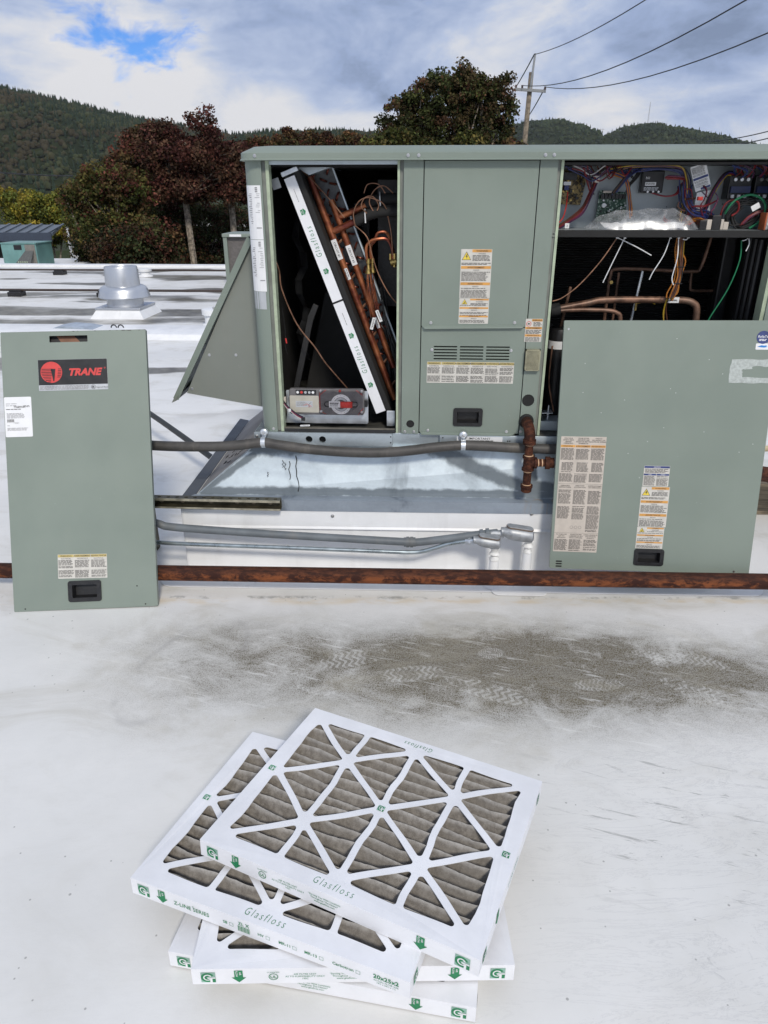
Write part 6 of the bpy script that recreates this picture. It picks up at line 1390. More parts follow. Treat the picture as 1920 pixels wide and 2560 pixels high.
def conduits():
    t = thing('electrical_conduit', 'thick grey electrical conduit sagging along the white curb to a junction fitting', 'conduit', (-.3, 2.64, .0))
    b = lambda mb, n, m, **k: mb.build(n, m, t, t, smooth=True, **k)
    b(MB().tube([(-1.60, 2.80, .33), (-1.35, 2.70, .285), (-1.101, 2.645, .243), (-1.034, 2.64, .228), (-.80, 2.64, .214), (-.586, 2.64, .204), (-.30, 2.64, .193), (-.05, 2.64, .184), (.0, 2.64, .185), (.08, 2.64, .197), (.18, 2.64, .214), (.26, 2.642, .227), (.32, 2.645, .233)], .0165, 16, sub=6), 'tube', M_CONDUIT)
    for x in (-.052, -.036): b(MB().cyl((x, 2.64, .1838), (x+.012, 2.64, .1842), .0225, 14), 'coupling_ring', M_CONDUIT)
    b(MB().cyl((-.062, 2.64, .1835), (-.014, 2.64, .1850), .0195, 14), 'coupling', M_CONDUIT)
    for x in (.248, .272): b(MB().cyl((x, 2.642, .2265+(x-.25)*.2), (x+.014, 2.642, .2285+(x-.25)*.2), .0215, 8), 'lock_nut', M_CONDUIT)
    b(MB().cyl((.292, 2.643, .230), (.345, 2.64, .232), .0165, 14), 'connector', M_CAST)
    lb(t, .333, .464, 2.635, .2335, .0285, .447)
    t2 = thing('thin_conduit', 'thin shiny metal conduit bending up below the thick grey conduit', 'conduit', (-.3, 2.63, 0))
    MB().tube([(-1.6, 2.72, .20), (-1.3, 2.66, .17), (-1.106, 2.635, .157), (-.85, 2.63, .153), (-.590, 2.63, .1495), (-.30, 2.63, .145), (-.104, 2.63, .142), (-.04, 2.63, .1415), (.01, 2.63, .146), (.068, 2.63, .165), (.12, 2.63, .184), (.175, 2.628, .197), (.215, 2.625, .203)], .0092, 14, sub=6).build('tube', M_EMT, t2, t2, smooth=True)
    MB().cyl((.190, 2.627, .199), (.222, 2.62, .2045), .0125, 10).build('connector', M_ZINC, t2, t2, smooth=True); MB().cyl((.203, 2.625, .2012), (.210, 2.624, .2022), .0155, 8).build('lock_nut', M_ZINC, t2, t2)
    lb(t2, .220, .329, 2.605, .2070, .0235, .310)
def lb(t, x0, x1, y, z, r, xd):
    """conduit body: oblong cast box with a gasketed cover on top and a hub turned down"""
    mb = MB(); sl = -.16
    def sec(x, k): return [(x, y+k*r*1.05*math.cos(R_(a)), z+(x-x0)*sl*.9+.012+k*r*math.sin(R_(a))) for a in range(0, 360, 24)]
    xs = [(x0, .62), (x0+.012, .65), (x0+.030, .98), (x0+.045, 1.05), (x1-.02, 1.05), (x1-.006, .95), (x1, .6)]
    rings = [sec(x, k) for x, k in xs]; n = len(rings[0])
    vs_ = [p for rg in rings for p in rg]; fs = [(i*n+k, i*n+(k+1) % n, (i+1)*n+(k+1) % n, (i+1)*n+k) for i in range(len(rings)-1) for k in range(n)]+[tuple(range(n))[::-1], tuple(range((len(rings)-1)*n, len(rings)*n))]
    mb.add(vs_, fs); bod = mb.build('conduit_body', M_CAST, t, t, smooth=True)
    L_ = x1-x0; mb = MB(); mb.frame((x0+.022, y-.018, z+.012+r*1.02-(.022)*.16*.9), (1, 0, sl*.9), (0, 1, 0)); mb.prism(rrect(0, L_-.024, 0, .036, .016, 5), -.004, .0045); mb.build('cover', M_CAST, bod, t, bevel=.001)
    mb = MB(); mb.frame((x0+.020, y-.020, z+.012+r*1.02-(.020)*.16*.9-.0005), (1, 0, sl*.9), (0, 1, 0)); mb.prism(rrect(0, L_-.020, 0, .040, .018, 5), -.0025, .0008); mb.build('gasket', simple('rusty_gasket', (.16, .11, .075), .7), bod, t)
    zt = z-.02-(xd-x0)*.14
    mb = MB(); pr = []
    for k in range(10):
        pr.append((.0170+.0045*math.sin(k*2.1)+rng.uniform(-.0015, .0015), -.0085*k))
    mb.lathe([(r_, zz) for r_, zz in pr], (xd, y+.01, zt+.012), 14)
    mb.v = [(x+rng.uniform(-.002, .002), yy+rng.uniform(-.002, .002), zz) for x, yy, zz in mb.v]
    mb.build('sealant_wrap', M_SEAL, t, t, smooth=True)
    MB().cyl((xd, y+.01, zt-.058), (xd, y+.01, zt-.045), .0175, 14).build('worn_collar', M_CAST, t, t, smooth=True)
    mb = MB(); mb.lathe([(.040, .006-.0), (.030, .012), (.0225, .03), (.0185, max(zt-.05, .05))], (xd, y+.01, 0), 18); mb.build('pipe_boot', M_MEMB, t, t, smooth=True)
conduits()
tag(MB().tube([(-2.4, 4.95, .30), (-1.80, 4.40, .22), (-1.10, 3.60, .16), (-.96, 3.42, .14)], .017, 10, sub=4).build('black_pipe', simple('dark_painted_pipe', (.022, .024, .022), .5)), 'thin black pipe slanting down behind the flexible conduit', 'pipe')
MB_ = MB()
def disconnect():
    t = thing('disconnect_box', 'electrical disconnect box hidden behind the tall panel, its top edge showing', 'electrical box', (-1.38, 2.86, 0))
    x0 = -1.55
    for x in (x0+.03, x0+.31): MB().box(x, x+.04, 2.86, 2.90, -.005, .98).build('strut_post', M_STRUT, t, t)
    MB().box(x0, x0+.38, 2.80, 2.859, .62, .965).build('enclosure', M_CONDUIT, t, t, bevel=.004)
    MB().slab([(x0+.10, 2.765, 1.018), (x0+.26, 2.765, 1.014), (x0+.22, 2.765, 1.021), (x0+.15, 2.765, 1.026)], (0, 1, 0), .10).build('rain_lip', simple('pale_blue_lid', (.36, .42, .50), .5), t, t)
    for k in range(2): 
        x = x0+.335+k*.028; MB().tube([(x+.011*math.cos(a), 2.79, 1.018+.011*math.sin(a)) for a in [math.pi*j/6 for j in range(7)]], .0025, 6).build('wire_loop', M_BLACKP, t, t)
disconnect()
def right_behind():
    tag(MB().tube([(1.35, 3.05, .36), (1.62, 3.2, .30), (1.95, 3.3, .17), (2.4, 3.4, .10)], .036, 16, sub=4).build('branch_pipe', M_RUSTD, smooth=True), 'short dark rusty pipe slanting down behind the wide panel', 'pipe')
    t = thing('timber_stack', 'stacked weathered timbers under the slanting pipe beside the wide panel', 'timber', (1.85, 3.5, 0))
    for k, (y, z) in enumerate(((3.42, -.001), (3.40, .088), (3.52, -.001))): MB().box(1.50+.01*k, 2.55, y, y+.088, z, z+.088).build('timber', M_WOOD, t, t, bevel=.004)
    tag(MB().tube([(1.30, 3.35, .34), (1.6, 3.25, .41), (2.1, 3.1, .52)], .014, 10, sub=3).build('cream_pipe', simple('cream_pvc', (.62, .53, .34), .5)), 'cream plastic pipe rising behind the wide panel', 'pipe')
right_behind()

# ------------------------------------------------------------------ air filters
FL, FW, FT = .6435, .512, .046
def m_media():
    n = NT('dirty_pleated_media'); p = n.pos()
    f = n.noise(n.mapping(p, scale=(1, .25, 1)), 70, 5, .7); g = n.noise(p, 5, 4, .6); fine = n.noise(p, 420, 2)
    col = n.mix(n.rng(f, .3, .7), (.160, .144, .127), (.305, .283, .255)); col = n.mix(n.rng(g, .35, .65, 0, .5), col, (.225, .208, .186))
    at = n.N.new('ShaderNodeAttribute'); at.attribute_name = 'Col'
    col = n.mix(n.math('MULTIPLY', n.rng(fine, .58, .72), .35), col, (.42, .39, .35))
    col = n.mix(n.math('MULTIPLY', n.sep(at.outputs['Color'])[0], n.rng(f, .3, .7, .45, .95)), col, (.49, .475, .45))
    n.color(col); n.set(.95, 0, .1); n.bump(n.math('ADD', fine, f), .4, .001); return n.m
M_MEDIA = m_media()
def lattice_holes(seed):
    r = random.Random(seed); mx, my = .040/FL, .040/FW
    P = lambda u, v: ((mx+(1-2*mx)*u-.5)*FL, (my+(1-2*my)*v-.5)*FW)
    nodes = [(.25, .25), (.25, .75), (.75, .25), (.75, .75)]; tris = set()
    for (a, b) in nodes:
        sx_ = 0 if a < .5 else 1; sy = 0 if b < .5 else 1
        ring = [(sx_, sy), (a, sy), (.5, sy), (.5, .5), (a, 1-b), (sx_, .5)]
        for k in range(6): tris.add(tuple(sorted(((a, b), ring[k], ring[(k+1) % 6]))))
    holes = []
    for t_ in sorted(tris):
        q = [Vector(P(*p)) for p in t_]; c = sum(q, Vector((0, 0)))/3
        if (q[1]-q[0]).cross(q[2]-q[0]) < 0: q = [q[0], q[2], q[1]]
        # inset each edge: half a strut, or nothing where the edge is the frame
        ln = []
        for k in range(3):
            a, b = q[k], q[(k+1) % 3]; d = (b-a).normalized(); nn = Vector((-d.y, d.x))
            onf = (abs(abs(a.x)-(.5-mx)*FL) < 1e-4 and abs(a.x-b.x) < 1e-4) or (abs(abs(a.y)-(.5-my)*FW) < 1e-4 and abs(a.y-b.y) < 1e-4)
            ln.append((a+nn*(.0 if onf else .0078), d))
        cor = []
        for k in range(3):
            (p1, d1), (p2, d2) = ln[k-1], ln[k]; cr = d1.cross(d2); t1 = (p2-p1).cross(d2)/cr; cor.append(p1+d1*t1)
        out = []
        for k in range(3):
            a, b, c3 = cor[k-1], cor[k], cor[(k+1) % 3]; e1 = (a-b).normalized(); e2 = (c3-b).normalized()
            half = math.acos(max(-1, min(1, e1.dot(e2))))/2; rad = .0065; dist = min(rad/math.tan(half), .028); rr = dist*math.tan(half)
            cen = b+(e1+e2).normalized()*(rr/math.sin(half)); s0 = b+e1*dist; s1 = b+e2*dist
            a0 = math.atan2(s0.y-cen.y, s0.x-cen.x); a1 = math.atan2(s1.y-cen.y, s1.x-cen.x); da = (a1-a0+math.pi) % (2*math.pi)-math.pi
            for j in range(6): out.append((cen.x+rr*math.cos(a0+da*j/5), cen.y+rr*math.sin(a0+da*j/5)))
            nb = cor[(k+1) % 3]; e3 = (b-nb).normalized()
            for j in range(1, 6): f_ = j/6; out.append(tuple(s1.lerp(nb+e3*min(.02, (b-nb).length*.3), f_)))
        def wob(x, y):
            wx = .0024*math.sin(y*34+x*11+seed)+.0012*math.sin(y*71+seed*2); wy = .0016*math.sin(x*29+y*9+seed*3)
            return (x+wx, y+wy)
        holes.append([wob(x, y) for x, y in out])
    return holes
def air_flow(mb, x, y, s=1.0, up=False):
    w, h = .017*s, .033*s; k = -1 if up else 1
    mb.add([(x-w/2, y+k*h*.5, .0006), (x-w/2, y-k*h*.12, .0006), (x-w*.85, y-k*h*.12, .0006), (x, y-k*h*.55, .0006), (x+w*.85, y-k*h*.12, .0006), (x+w/2, y-k*h*.12, .0006), (x+w/2, y+k*h*.5, .0006)], [(0,1,2,3,4,5,6)] if k > 0 else [(6,5,4,3,2,1,0)], 8)
def g_logo(mb, x, y, s):
    rect(mb, x, x+s, y, y+s, 11, .0005); c = (x+s*.46, y+s*.5)
    ring_pts = lambda r, a0, a1, n=18: [(c[0]+r*math.cos(R_(a0+(a1-a0)*k/n)), c[1]+r*math.sin(R_(a0+(a1-a0)*k/n)), .0008) for k in range(n+1)]
    for r0, r1, m, a0, a1, z in ((.46*s, .30*s, 8, 25, 330, .0008), (.30*s, .21*s, 5, 25, 330, .0009), (.21*s, .08*s, 8, 60, 300, .0010)):
        A = ring_pts(r0, a0, a1); B = ring_pts(r1, a0, a1); n = len(A)
        mb.add([(p[0], p[1], z) for p in A+B], [(k, k+1, n+k+1, n+k) for k in range(n-1)], m)
    rect(mb, x+s*.45, x+s*.98, y+s*.40, y+s*.52, 5, .0011); rect(mb, x+s*.62, x+s*.78, y+.02*s, y+s*.45, 5, .0011); rect(mb, x+s*.78, x+s*.99, y+.02*s, y+s*.40, 8, .0011)
def airtext(mb, x, y, s):   # the two words inside the arrow, turned on their side
    old = mb.M; mb.M = old @ Matrix.Translation((x, y, 0)) @ Matrix.Rotation(R_(-90), 4, 'Z')
    mb.text('AIR', -.011*s, .0012*s, .0062*s, 5, .0010, 'L', bold=.012); mb.text('FLOW', -.0145*s, -.0060*s, .0062*s, 5, .0010, 'L', bold=.012); mb.M = old
def filter_front(kind_, t):
    """every printed mark on the long side is a part of its own"""
    X = lambda u: u*FL
    def mk(name, fn):
        mb = MB(); mb.frame((-FL/2, -FW/2-.0004, 0), *FX); fn(mb); mb.build(name, LM, t)
    def arrow(u):
        def f_(mb): air_flow(mb, X(u), .025); airtext(mb, X(u), .027, 1)
        mk('air_flow_arrow', f_)
    def block(name, u, rows, y, p, sz_, bold=0.0):
        def f_(mb):
            for k, s in enumerate(rows): mb.text(s, X(u), y-k*p, sz_, 8, .0008, 'C', bold=bold)
        mk(name, f_)
    mk('round_logo', lambda mb: g_logo(mb, X(.028), .008, .029))
    if kind_ == 0:
        arrow(.145)
        def ul(mb): ringp(mb, X(.252), .022, .0095, .0080, 8, .0008); mb.text('UL', X(.252), .0180, .0105, 8, .0008, 'C', bold=.02); mb.text('CLASSIFIED', X(.252), .0335, .0050, 8, .0008, 'C')
        mk('listing_mark', ul)
        block('flammability_print', .350, ('AIR FILTER UNIT', 'AS TO FLAMMABILITY ONLY', '190C'), .027, .0068, .0062)
        block('slogan_print', .485, ('"Serving You With Locations', 'Throughout The Nation"', 'www.glasfloss.com'), .027, .0070, .0064, .005)
        arrow(.815); mk('round_logo', lambda mb: g_logo(mb, X(.925), .008, .030))
    else:
        arrow(.125)
        mk('series_print', lambda mb: (mb.text('Z-LINE SERIES', X(.172), .0165, .0150, 8, .0008, 'L', bold=.004, xs=.98), mb.text('®', X(.245), .027, .006, 8, .0008)))
        for u, s in ((.362, 'SB'), (.490, 'HV'), (.565, 'MR-11'), (.655, 'MR-13'), (.750, 'Carbotron')):
            def f_(mb, u=u, s=s):
                v, f0, w = glyphs(s, 0, .012, 1.0); mb.text(s, X(u), .018, .0105, 8, .0008, 'L', bold=.012); x = X(u)+w*.0105+.005
                for a, b, c_, d in ((0, .009, 0, .0006), (0, .009, .0084, .009), (0, .0006, 0, .009), (.0084, .009, 0, .009)): rect(mb, x+a, x+b, .0165+c_, .0165+d, 8, .0008)
            mk('tick_box_print', f_)
        def zl(mb):
            mb.text('ZL', X(.420), .029, .0115, 8, .0008, bold=.012); x = X(.420)+.017
            mb.quad((x, .029, .0008), (x+.0016, .0285, .0008), (x+.009, .0375, .0008), (x+.0076, .038, .0008), 8); mb.quad((x+.0075, .0285, .0008), (x+.009, .029, .0008), (x+.0015, .038, .0008), (x, .0375, .0008), 8)
            for k in range(15): xx = X(.418)+k*.0019; rect(mb, xx, xx+.0009+.0005*(k % 4 == 0), .011, .026, 8, .0008)
        mk('bar_code', zl)
        mk('size_print', lambda mb: (mb.text('20x25x2', X(.925), .024, .0150, 8, .0008, 'C', bold=.022), mb.text('ACTUAL FILTER SIZE', X(.925), .0165, .0056, 8, .0008, 'C'), mb.text('19½ x 24½ x 1¾', X(.925), .0105, .0056, 8, .0008, 'C')))
def filter_top(t):
    def mk(name, fn, turn=False):
        mb = MB(); mb.frame((0, 0, FT+.0004), (1, 0, 0), (0, 1, 0))
        if turn: mb.M = mb.M @ Matrix.Rotation(math.pi, 4, 'Z')
        fn(mb); mb.build(name, LM, t)
    mk('brand_print', lambda mb: mb.text('Glasfloss', 0, -FW/2+.0125, .0255, 8, .0005, 'C', shear=.22, xs=.72, sp=1.4, bold=-.014))
    mk('brand_print', lambda mb: mb.text('Glasfloss', 0, -FW/2+.0135, .021, 8, .0005, 'C', shear=.22, xs=.80, sp=1.3, bold=-.010), True)
    for x, y in ((-FL/2+.013, -.006), (FL/2-.030, -.008), (-.008, -.008)): mk('small_logo', lambda mb: g_logo(mb, x, y, .0165))
    def me(name, fn):
        mb = MB(); mb.frame((FL/2+.0004, -FW/2, 0), (0, 1, 0), (0, 0, 1)); fn(mb); mb.build(name, LM, t)
    me('round_logo', lambda mb: g_logo(mb, .02, .010, .024)); me('series_print', lambda mb: mb.text('Z-LINE SERIES', .20, .017, .014, 8, .0006, 'L')); me('air_flow_arrow', lambda mb: air_flow(mb, .12, .024)); me('round_logo', lambda mb: g_logo(mb, FW-.05, .010, .024))
def media(seed):
    r = np.random.default_rng(seed); n_p, sub, nx = 15, 8, 70
    L_, W_ = FL-.020, FW-.020; ny = n_p*sub+1
    xs = np.linspace(-L_/2, L_/2, nx); ts = np.arange(ny)/sub
    ph = np.abs(((ts) % 1)*2-1)                # 1 at ridge, 0 at valley
    z0 = FT-.0030-.041*(1-ph)**.92
    ridge = np.zeros((ny, nx))
    base = r.normal(size=(n_p+1, 9))*.0040
    for i in range(ny):
        k = int(round(ts[i])); k = min(k, n_p); ridge[i] = np.interp(np.linspace(0, 8, nx), np.arange(9), base[k])*ph[i] + r.normal(size=nx)*.0004*ph[i]
    Y = -W_/2+ts[:, None]/n_p*W_+ridge; X = np.tile(xs, (ny, 1)); Z = np.tile(z0[:, None], (1, nx))+r.normal(size=(ny, nx))*.0003
    Z = np.minimum(Z, FT-.0026); Y = np.clip(Y, -W_/2, W_/2)
    I = np.arange(ny*nx).reshape(ny, nx); F = np.stack([I[:-1, :-1], I[:-1, 1:], I[1:, 1:], I[1:, :-1]], -1).reshape(-1, 4)
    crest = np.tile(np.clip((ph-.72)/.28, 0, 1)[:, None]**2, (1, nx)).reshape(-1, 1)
    return np.stack([X, Y, Z], -1).reshape(-1, 3), F, np.repeat(crest, 3, axis=1)
def make_filter(kind_, seed, pose, label):
    x, y, z, yaw, tx, ty = pose; k = 1.0345
    ex = Vector((math.cos(yaw), math.sin(yaw), ty)).normalized(); ey0 = Vector((-math.sin(yaw), math.cos(yaw), tx)).normalized(); ez = ex.cross(ey0).normalized(); ey = ez.cross(ex)
    t = thing('air_filter', label, 'air filter', (x*k, y*k, z*k), Matrix((ex, ey, ez)).transposed(), 'pleated filters stacked on the roof')
    holes = lattice_holes(seed); a, b = FL/2, FW/2; th = .0013
    mb = MB(); mb.box(-a, a, -b, -b+th, .0012, FT); mb.box(-a, a, b-th, b, .0012, FT); mb.box(-a, -a+th, -b+th, b-th, .0012, FT); mb.box(a-th, a, -b+th, b-th, .0012, FT); mb.build('side_band', M_CARD, t)
    mb = MB(); mb.plate(rrect(-a+.0001, a-.0001, -b+.0001, b-.0001, .0015, 2), holes, FT-.0011, FT+.0003); g = mb.build('front_grille', M_CARD, t)
    # the cardboard has warped a little
    for v in g.data.vertices: 
        e = min(1, max(0, (min(a-abs(v.co.x), b-abs(v.co.y)))/.05)); v.co.z += e*.0016*(math.sin(v.co.x*21+seed)*math.sin(v.co.y*17+seed*2)-.3)
    mb = MB(); mb.plate(rrect(-a+.002, a-.002, -b+.002, b-.002, .0015, 2), holes, 0, .0012); mb.build('back_grille', M_CARDIN, t)
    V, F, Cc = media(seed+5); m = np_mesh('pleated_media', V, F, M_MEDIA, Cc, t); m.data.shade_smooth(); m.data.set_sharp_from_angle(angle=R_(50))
    filter_front(kind_, t); filter_top(t)
    return t
make_filter(0, 3, (-.0738, 1.1935, .1351, -.3734, -.0421, -.0121), 'dirty pleated filter in white cardboard lying topmost on the stack')
make_filter(1, 8, (-.2178, 1.1601, .0902, -.3137, -.0304, .0138), 'white filter marked 20x25x2, second from the top of the stack')
make_filter(0, 14, (-.1251, 1.1335, .0464, .0692, -.0134, -.0023), 'white cardboard filter lying third in the stack, square to the curb')
make_filter(0, 19, (-.1511, 1.1376, .0012, -.1225, -.0030, -.0020), 'bottom filter of the stack, lying flat on the white roof')
def slot_filter(s0, s1, label):
    """filter standing in the unit's slanted rack, only its long edge showing"""
    o = Vector((-.446, 2.872, 1.553))+Vector(TS)*s0+Vector(TN)*(-.0765); Ls = s1-s0
    rot = Matrix((Vector(TS), Vector(TN), Vector(TS).cross(Vector(TN)))).transposed()
    t = thing('air_filter', label, 'air filter', o, rot, 'new filters in the unit rack')
    mb = MB(); mb.box(0, Ls, 0, .0415, -.0012, 0); mb.box(0, Ls, 0, .0015, -.60, -.0013); mb.box(0, .0015, .0016, .0399, -.60, -.0013); mb.box(Ls-.0015, Ls, .0016, .0399, -.60, -.0013); mb.build('cardboard_band', M_CARD, t)
    MB().box(.002, Ls-.002, .0040, .0380, -.59, -.004).build('media_block', M_CARDIN, t)
    for f_ in (.27, .75) if s0 < .2 else (.29, .74):
        mb = MB(); mb.frame((0, 0, .0003), (1, 0, 0), (0, 1, 0)); mb.M = mb.M @ Matrix.Translation((Ls*f_, .021, 0)) @ Matrix.Rotation(R_(180), 4, 'Z'); w = .0125
        mb.add([(-w*.75, .008, .0004), (-w*.75, -.004, .0004), (-w*1.05, -.004, .0004), (0, -.012, .0004), (w*1.05, -.004, .0004), (w*.75, -.004, .0004), (w*.75, .008, .0004)], [(0, 1, 2, 3, 4, 5, 6)], 8)
        mb.text('AIR', 0, .0022, .0058, 5, .0008, 'C', bold=.012); mb.text('FLOW', 0, -.0035, .0058, 5, .0008, 'C', bold=.012); mb.build('air_flow_arrow', LM, t)
    mb = MB(); mb.frame((0, 0, .0003), (1, 0, 0), (0, 1, 0)); mb.M = mb.M @ Matrix.Translation((Ls*.51, .0300, 0)) @ Matrix.Rotation(math.pi, 4, 'Z')
    mb.text('Glasfloss', 0, 0, .030, 8, .0004, 'C', shear=.15, xs=.72, sp=1.45, bold=-.008); mb.build('brand_print', LM, t)
    mb = MB(); mb.frame((0, 0, .0003), (1, 0, 0), (0, 1, 0)); lines(mb, Ls*.09, Ls*.20, .0235, .0195, .0035, 12); mb.build('small_print', LM, t)
slot_filter(-.022, .447, 'upper white filter edge slotted diagonally in the open unit')
slot_filter(.455, .925, 'lower white filter edge slotted diagonally in the open unit')

# ------------------------------------------------------------------ smoke detector and plastic bag
def detector():
    t = thing('smoke_detector', 'grey duct smoke detector with clear cover on a bright plate in the unit', 'smoke detector', (-.39, 2.85, .612))
    b = lambda mb, n, m, p=None, **k: mb.build(n, m, p or t, t, **k)
    mb = MB(); mb.frame((0, 2.872, 0), *FX); mb.plate([(-.572, .6175), (-.40, .6165), (-.398, .6175), (-.228, .6175), (-.2225, .622), (-.2225, .752), (-.226, .757), (-.560, .757), (-.563, .752), (-.563, .66)], [], 0, .0015); b(mb, 'mounting_plate', M_ZINC)
    mb = MB(); mb.frame((0, 2.8695, 0), *FX); mb.prism(rrect(-.548, -.237, .660, .769, .012, 4), 0, .022); b(mb, 'housing', simple('detector_grey', (.145, .14, .145), .4, var=.1, vscale=30), bevel=.003)
    F = lambda y: (lambda m_: (m_.frame((0, y, 0), *FX), m_)[1])(MB())
    m_ = F(2.8472); m_.prism(rrect(-.545, -.424, .670, .741, .004, 3), 0, .0035); c = b(m_, 'power_cover', simple('beige_cover', (.46, .44, .38), .5, var=.05), bevel=.001)
    m_ = F(2.8436); m_.prism(rrect(-.520, -.450, .693, .719, .001, 2), 0, .0004, 9); lines(m_, -.517, -.470, .717, .696, .0045, 12, .0007); 
    m_.tube([(-.488, .7, .0009), (-.475, .707, .0009), (-.455, .697, .0009), (-.470, .694, .0009)], .0008, 4, mat=6); m_.tube([(-.456, .714, .0009), (-.468, .703, .0009), (-.462, .694, .0009)], .0008, 4, mat=1)
    b(m_, 'cover_label', LM, c)
    m_ = F(2.8472); m_.prism(rrect(-.518, -.434, .745, .765, .002, 2), 0, .0015, 7)
    for k, x in enumerate((-.510, -.494, -.478, -.462, -.447)): m_.cyl((x, .755, .0016), (x, .755, .0035), .0055, 12, mat=(5, 6, 9, 9, 5)[k])
    b(m_, 'indicator_window', LM)
    m_ = F(2.8472)
    ring = lambda r, n=36: [(-.333+r*math.cos(2*math.pi*k/n), .706+r*math.sin(2*math.pi*k/n)) for k in range(n)]
    m_.plate(ring(.042), [ring(.030)], 0, .0012, 5); m_.plate(ring(.028), [ring(.020)], .0004, .0014, 9); m_.plate(ring(.012), [], .0004, .0020, 9)
    for k in range(16): a = k*.3927; m_.box(-.333+.036*math.cos(a)-.0012, -.333+.036*math.cos(a)+.0012, .706+.036*math.sin(a)-.0012, .706+.036*math.sin(a)+.0012, .0013, .0015, 12)
    b(m_, 'sensor_head', LM)
    m_ = F(2.8457); m_.plate(rrect(-.402, -.262, .695, .718, .011, 5), [rrect(-.3995, -.2645, .6975, .7155, .009, 5)], 0, .004); b(m_, 'clip_frame', M_BLACKP)
    m_ = F(2.8415); m_.prism(rrect(-.382, -.336, .694, .720, .001, 2), 0, .0005, 5); lines(m_, -.378, -.340, .715, .705, .0028, 1, .0008, fill=.8); lines(m_, -.378, -.340, .704, .698, .004, 1, .0008); m_.prism(rrect(-.3355, -.286, .6925, .719, .001, 2), 0, .0006, 14); lines(m_, -.332, -.290, .717, .696, .0058, 6, .0010, fill=.6); b(m_, 'orange_ticket', LM+[WCOL[9]])
    M_RED = simple('red_gasket', (.45, .06, .05), .5)
    for pts in ([(-.420, .763), (-.420, .675), (-.395, .664)], [(-.418, .745), (-.393, .766)], [(-.270, .766), (-.243, .745)], [(-.241, .690), (-.262, .664)]):
        m_ = F(2.8470); m_.tube([(x, z, 0) for x, z in pts], .0016, 5); b(m_, 'red_gasket', M_RED)
    m_ = F(2.846); m_.cyl((-.336, .763, 0), (-.336, .763, .006), .0050, 12); b(m_, 'red_button', WCOL[9])
    for x, z in ((-.416, .761), (-.416, .675), (-.247, .761), (-.247, .674)): 
        m_ = F(2.847); m_.lathe([(.0062, 0), (.0062, .003), (.004, .005)], (x, z, 0), 12); b(m_, 'cover_screw', M_SCREW)
    m_ = F(2.862); m_.prism(rrect(-.2365, -.223, .695, .722, .003, 2), 0, .012); b(m_, 'mounting_ear', M_BLACKP)
    # clear cover over the sensor half
    n = NT('clear_cover'); n.color((.9, .88, .88)); n.set(.04); n.b.inputs['Transmission Weight'].default_value = 1.0; n.b.inputs['IOR'].default_value = 1.05
    m_ = F(2.8395); m_.prism(rrect(-.422, -.240, .663, .766, .008, 4), 0, .0008); b(m_, 'clear_cover', n.m)
    mb = MB()
    for k, (c_, o) in enumerate(((0, 0), (5, .004), (4, .008), (6, -.004))): mb.tube([(-.572, 2.835, .720+o), (-.556, 2.825, .700+o), (-.535, 2.823, .680+o), (-.512, 2.826, .660+o), (-.490, 2.83, .648+o)], .0022, 6, mat=c_, sub=4)
    b(mb, 'lead_wires', WCOL, smooth=True)
    MB().box(-.547, -.537, 2.818, 2.828, .680, .692).build('wire_connector', M_TIE, t, t); MB().box(-.584, -.560, 2.838, 2.85, .712, .735).build('wire_plug', LM[10], t, t); MB().box(-.497, -.482, 2.823, 2.834, .640, .653).build('black_plug', M_BLACKP, t, t)
detector()
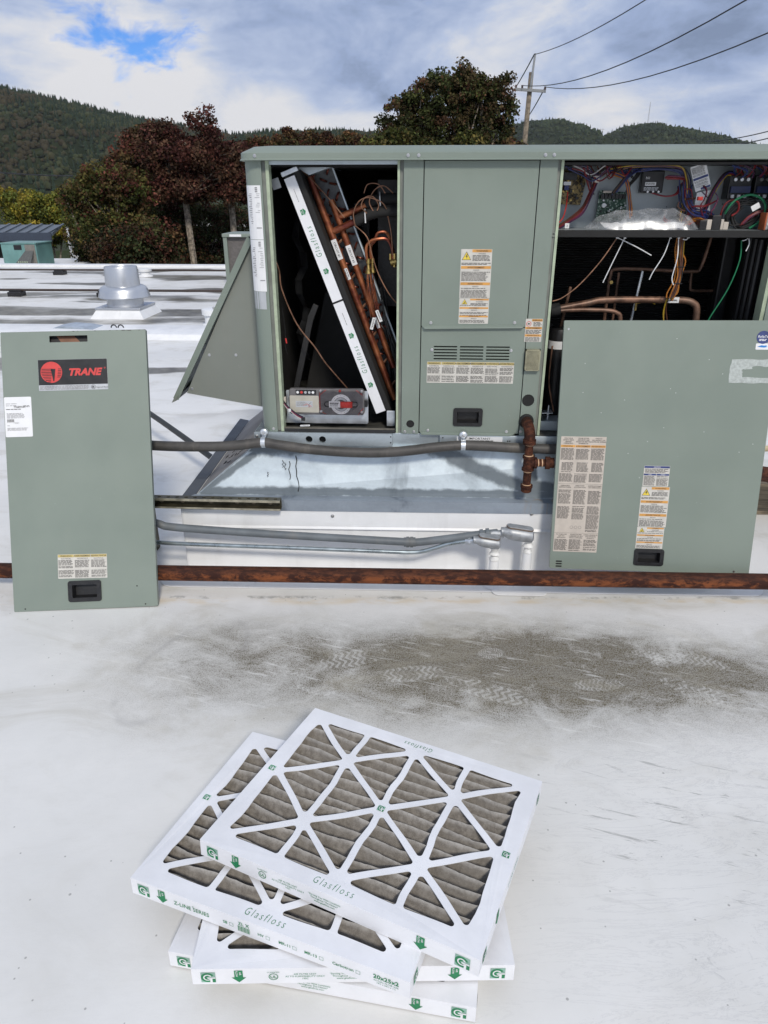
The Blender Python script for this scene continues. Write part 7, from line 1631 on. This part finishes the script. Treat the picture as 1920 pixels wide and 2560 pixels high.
def bag():
    t = thing('plastic_bag', 'crumpled clear plastic bag with papers lying on the control shelf', 'bag', (.79, 2.90, 1.376))
    n = NT('clear_film'); p = n.pos()
    tr = n.N.new('ShaderNodeBsdfTransparent'); gl = n.N.new('ShaderNodeBsdfGlossy'); gl.inputs['Roughness'].default_value = .30; gl.inputs['Color'].default_value = (.9, .92, .95, 1)
    df = n.N.new('ShaderNodeBsdfDiffuse'); df.inputs['Color'].default_value = (.75, .77, .80, 1)
    f = n.noise(p, 24, 6, .65, 1.0); m1 = n.N.new('ShaderNodeMixShader'); m2 = n.N.new('ShaderNodeMixShader')
    n.L.new(n.rng(f, .35, .75, .08, .34), m1.inputs[0]); n.L.new(tr.outputs[0], m1.inputs[1]); n.L.new(df.outputs[0], m1.inputs[2])
    m2.inputs[0].default_value = .07; n.L.new(m1.outputs[0], m2.inputs[1]); n.L.new(gl.outputs[0], m2.inputs[2]); n.L.new(m2.outputs[0], n.out.inputs[0])
    nx, ny = 46, 16; top = [(.60, .004), (.615, .020), (.655, .046), (.704, .060), (.78, .070), (.845, .068), (.905, .068), (.955, .052), (.985, .026), (1.0, .006)]
    V = []
    for j in range(ny+1):
        v = j/ny; s = math.sin(math.pi*v)**.55
        for i in range(nx+1):
            x = .60+.40*i/nx; h = float(interp(x, top)); w = .075*min(1, (i+3)/8)*min(1, (nx-i+3)/8)
            cr = .0035*math.sin(x*34+v*7)+.0022*math.sin(x*63-v*12)+.0012*math.sin(x*150+v*9)
            V.append((x+.004*math.sin(v*14+x*50), 2.905+(v-.5)*2*w+cr*.6, 1.3775+max(h*s+cr*s, .0005)))
    F = [(j*(nx+1)+i, j*(nx+1)+i+1, (j+1)*(nx+1)+i+1, (j+1)*(nx+1)+i) for j in range(ny) for i in range(nx)]
    mb = MB(); mb.add(V, F); mb.build('film', n.m, t, t, smooth=True, angle=80)
    for (x, y, z, w, d, a) in ((.67, 2.905, 1.3772, .19, .060, .06), (.76, 2.905, 1.3790, .20, .06, -.05), (.66, 2.905, 1.3810, .12, .05, .2)):
        mb = MB(); c, s = math.cos(a), math.sin(a); mb.frame((x, y-.03, z), (c, s, .01), (-s, c, .25))
        nn = 10; mb.add([(w*i/nn, d*j, .003*math.sin(i*1.3+x*30)+.004*j) for j in (0, 1) for i in range(nn+1)], [(i, i+1, nn+2+i, nn+1+i) for i in range(nn)]); mb.build('paper_sheet', LM[5], t, t, smooth=True)
bag()

# ------------------------------------------------------------------ thin haze between the roof and the hills
def haze():
    mb = MB(); mb.box(-2700, 2700, -400, 3400, -5.8, 330); m = bpy.data.materials.new('haze_air'); m.use_nodes = True; N = m.node_tree.nodes
    for n in list(N): N.remove(n)
    o = N.new('ShaderNodeOutputMaterial'); v = N.new('ShaderNodeVolumePrincipled'); v.inputs['Color'].default_value = (.80, .87, .95, 1); v.inputs['Density'].default_value = .000045; v.inputs['Anisotropy'].default_value = .0
    m.node_tree.links.new(v.outputs[0], o.inputs['Volume'])
    h = kind(mb.build('haze', m), 'stuff'); tag(h, 'thin pale haze in the air in front of the wooded hills', 'haze'); return h
haze()
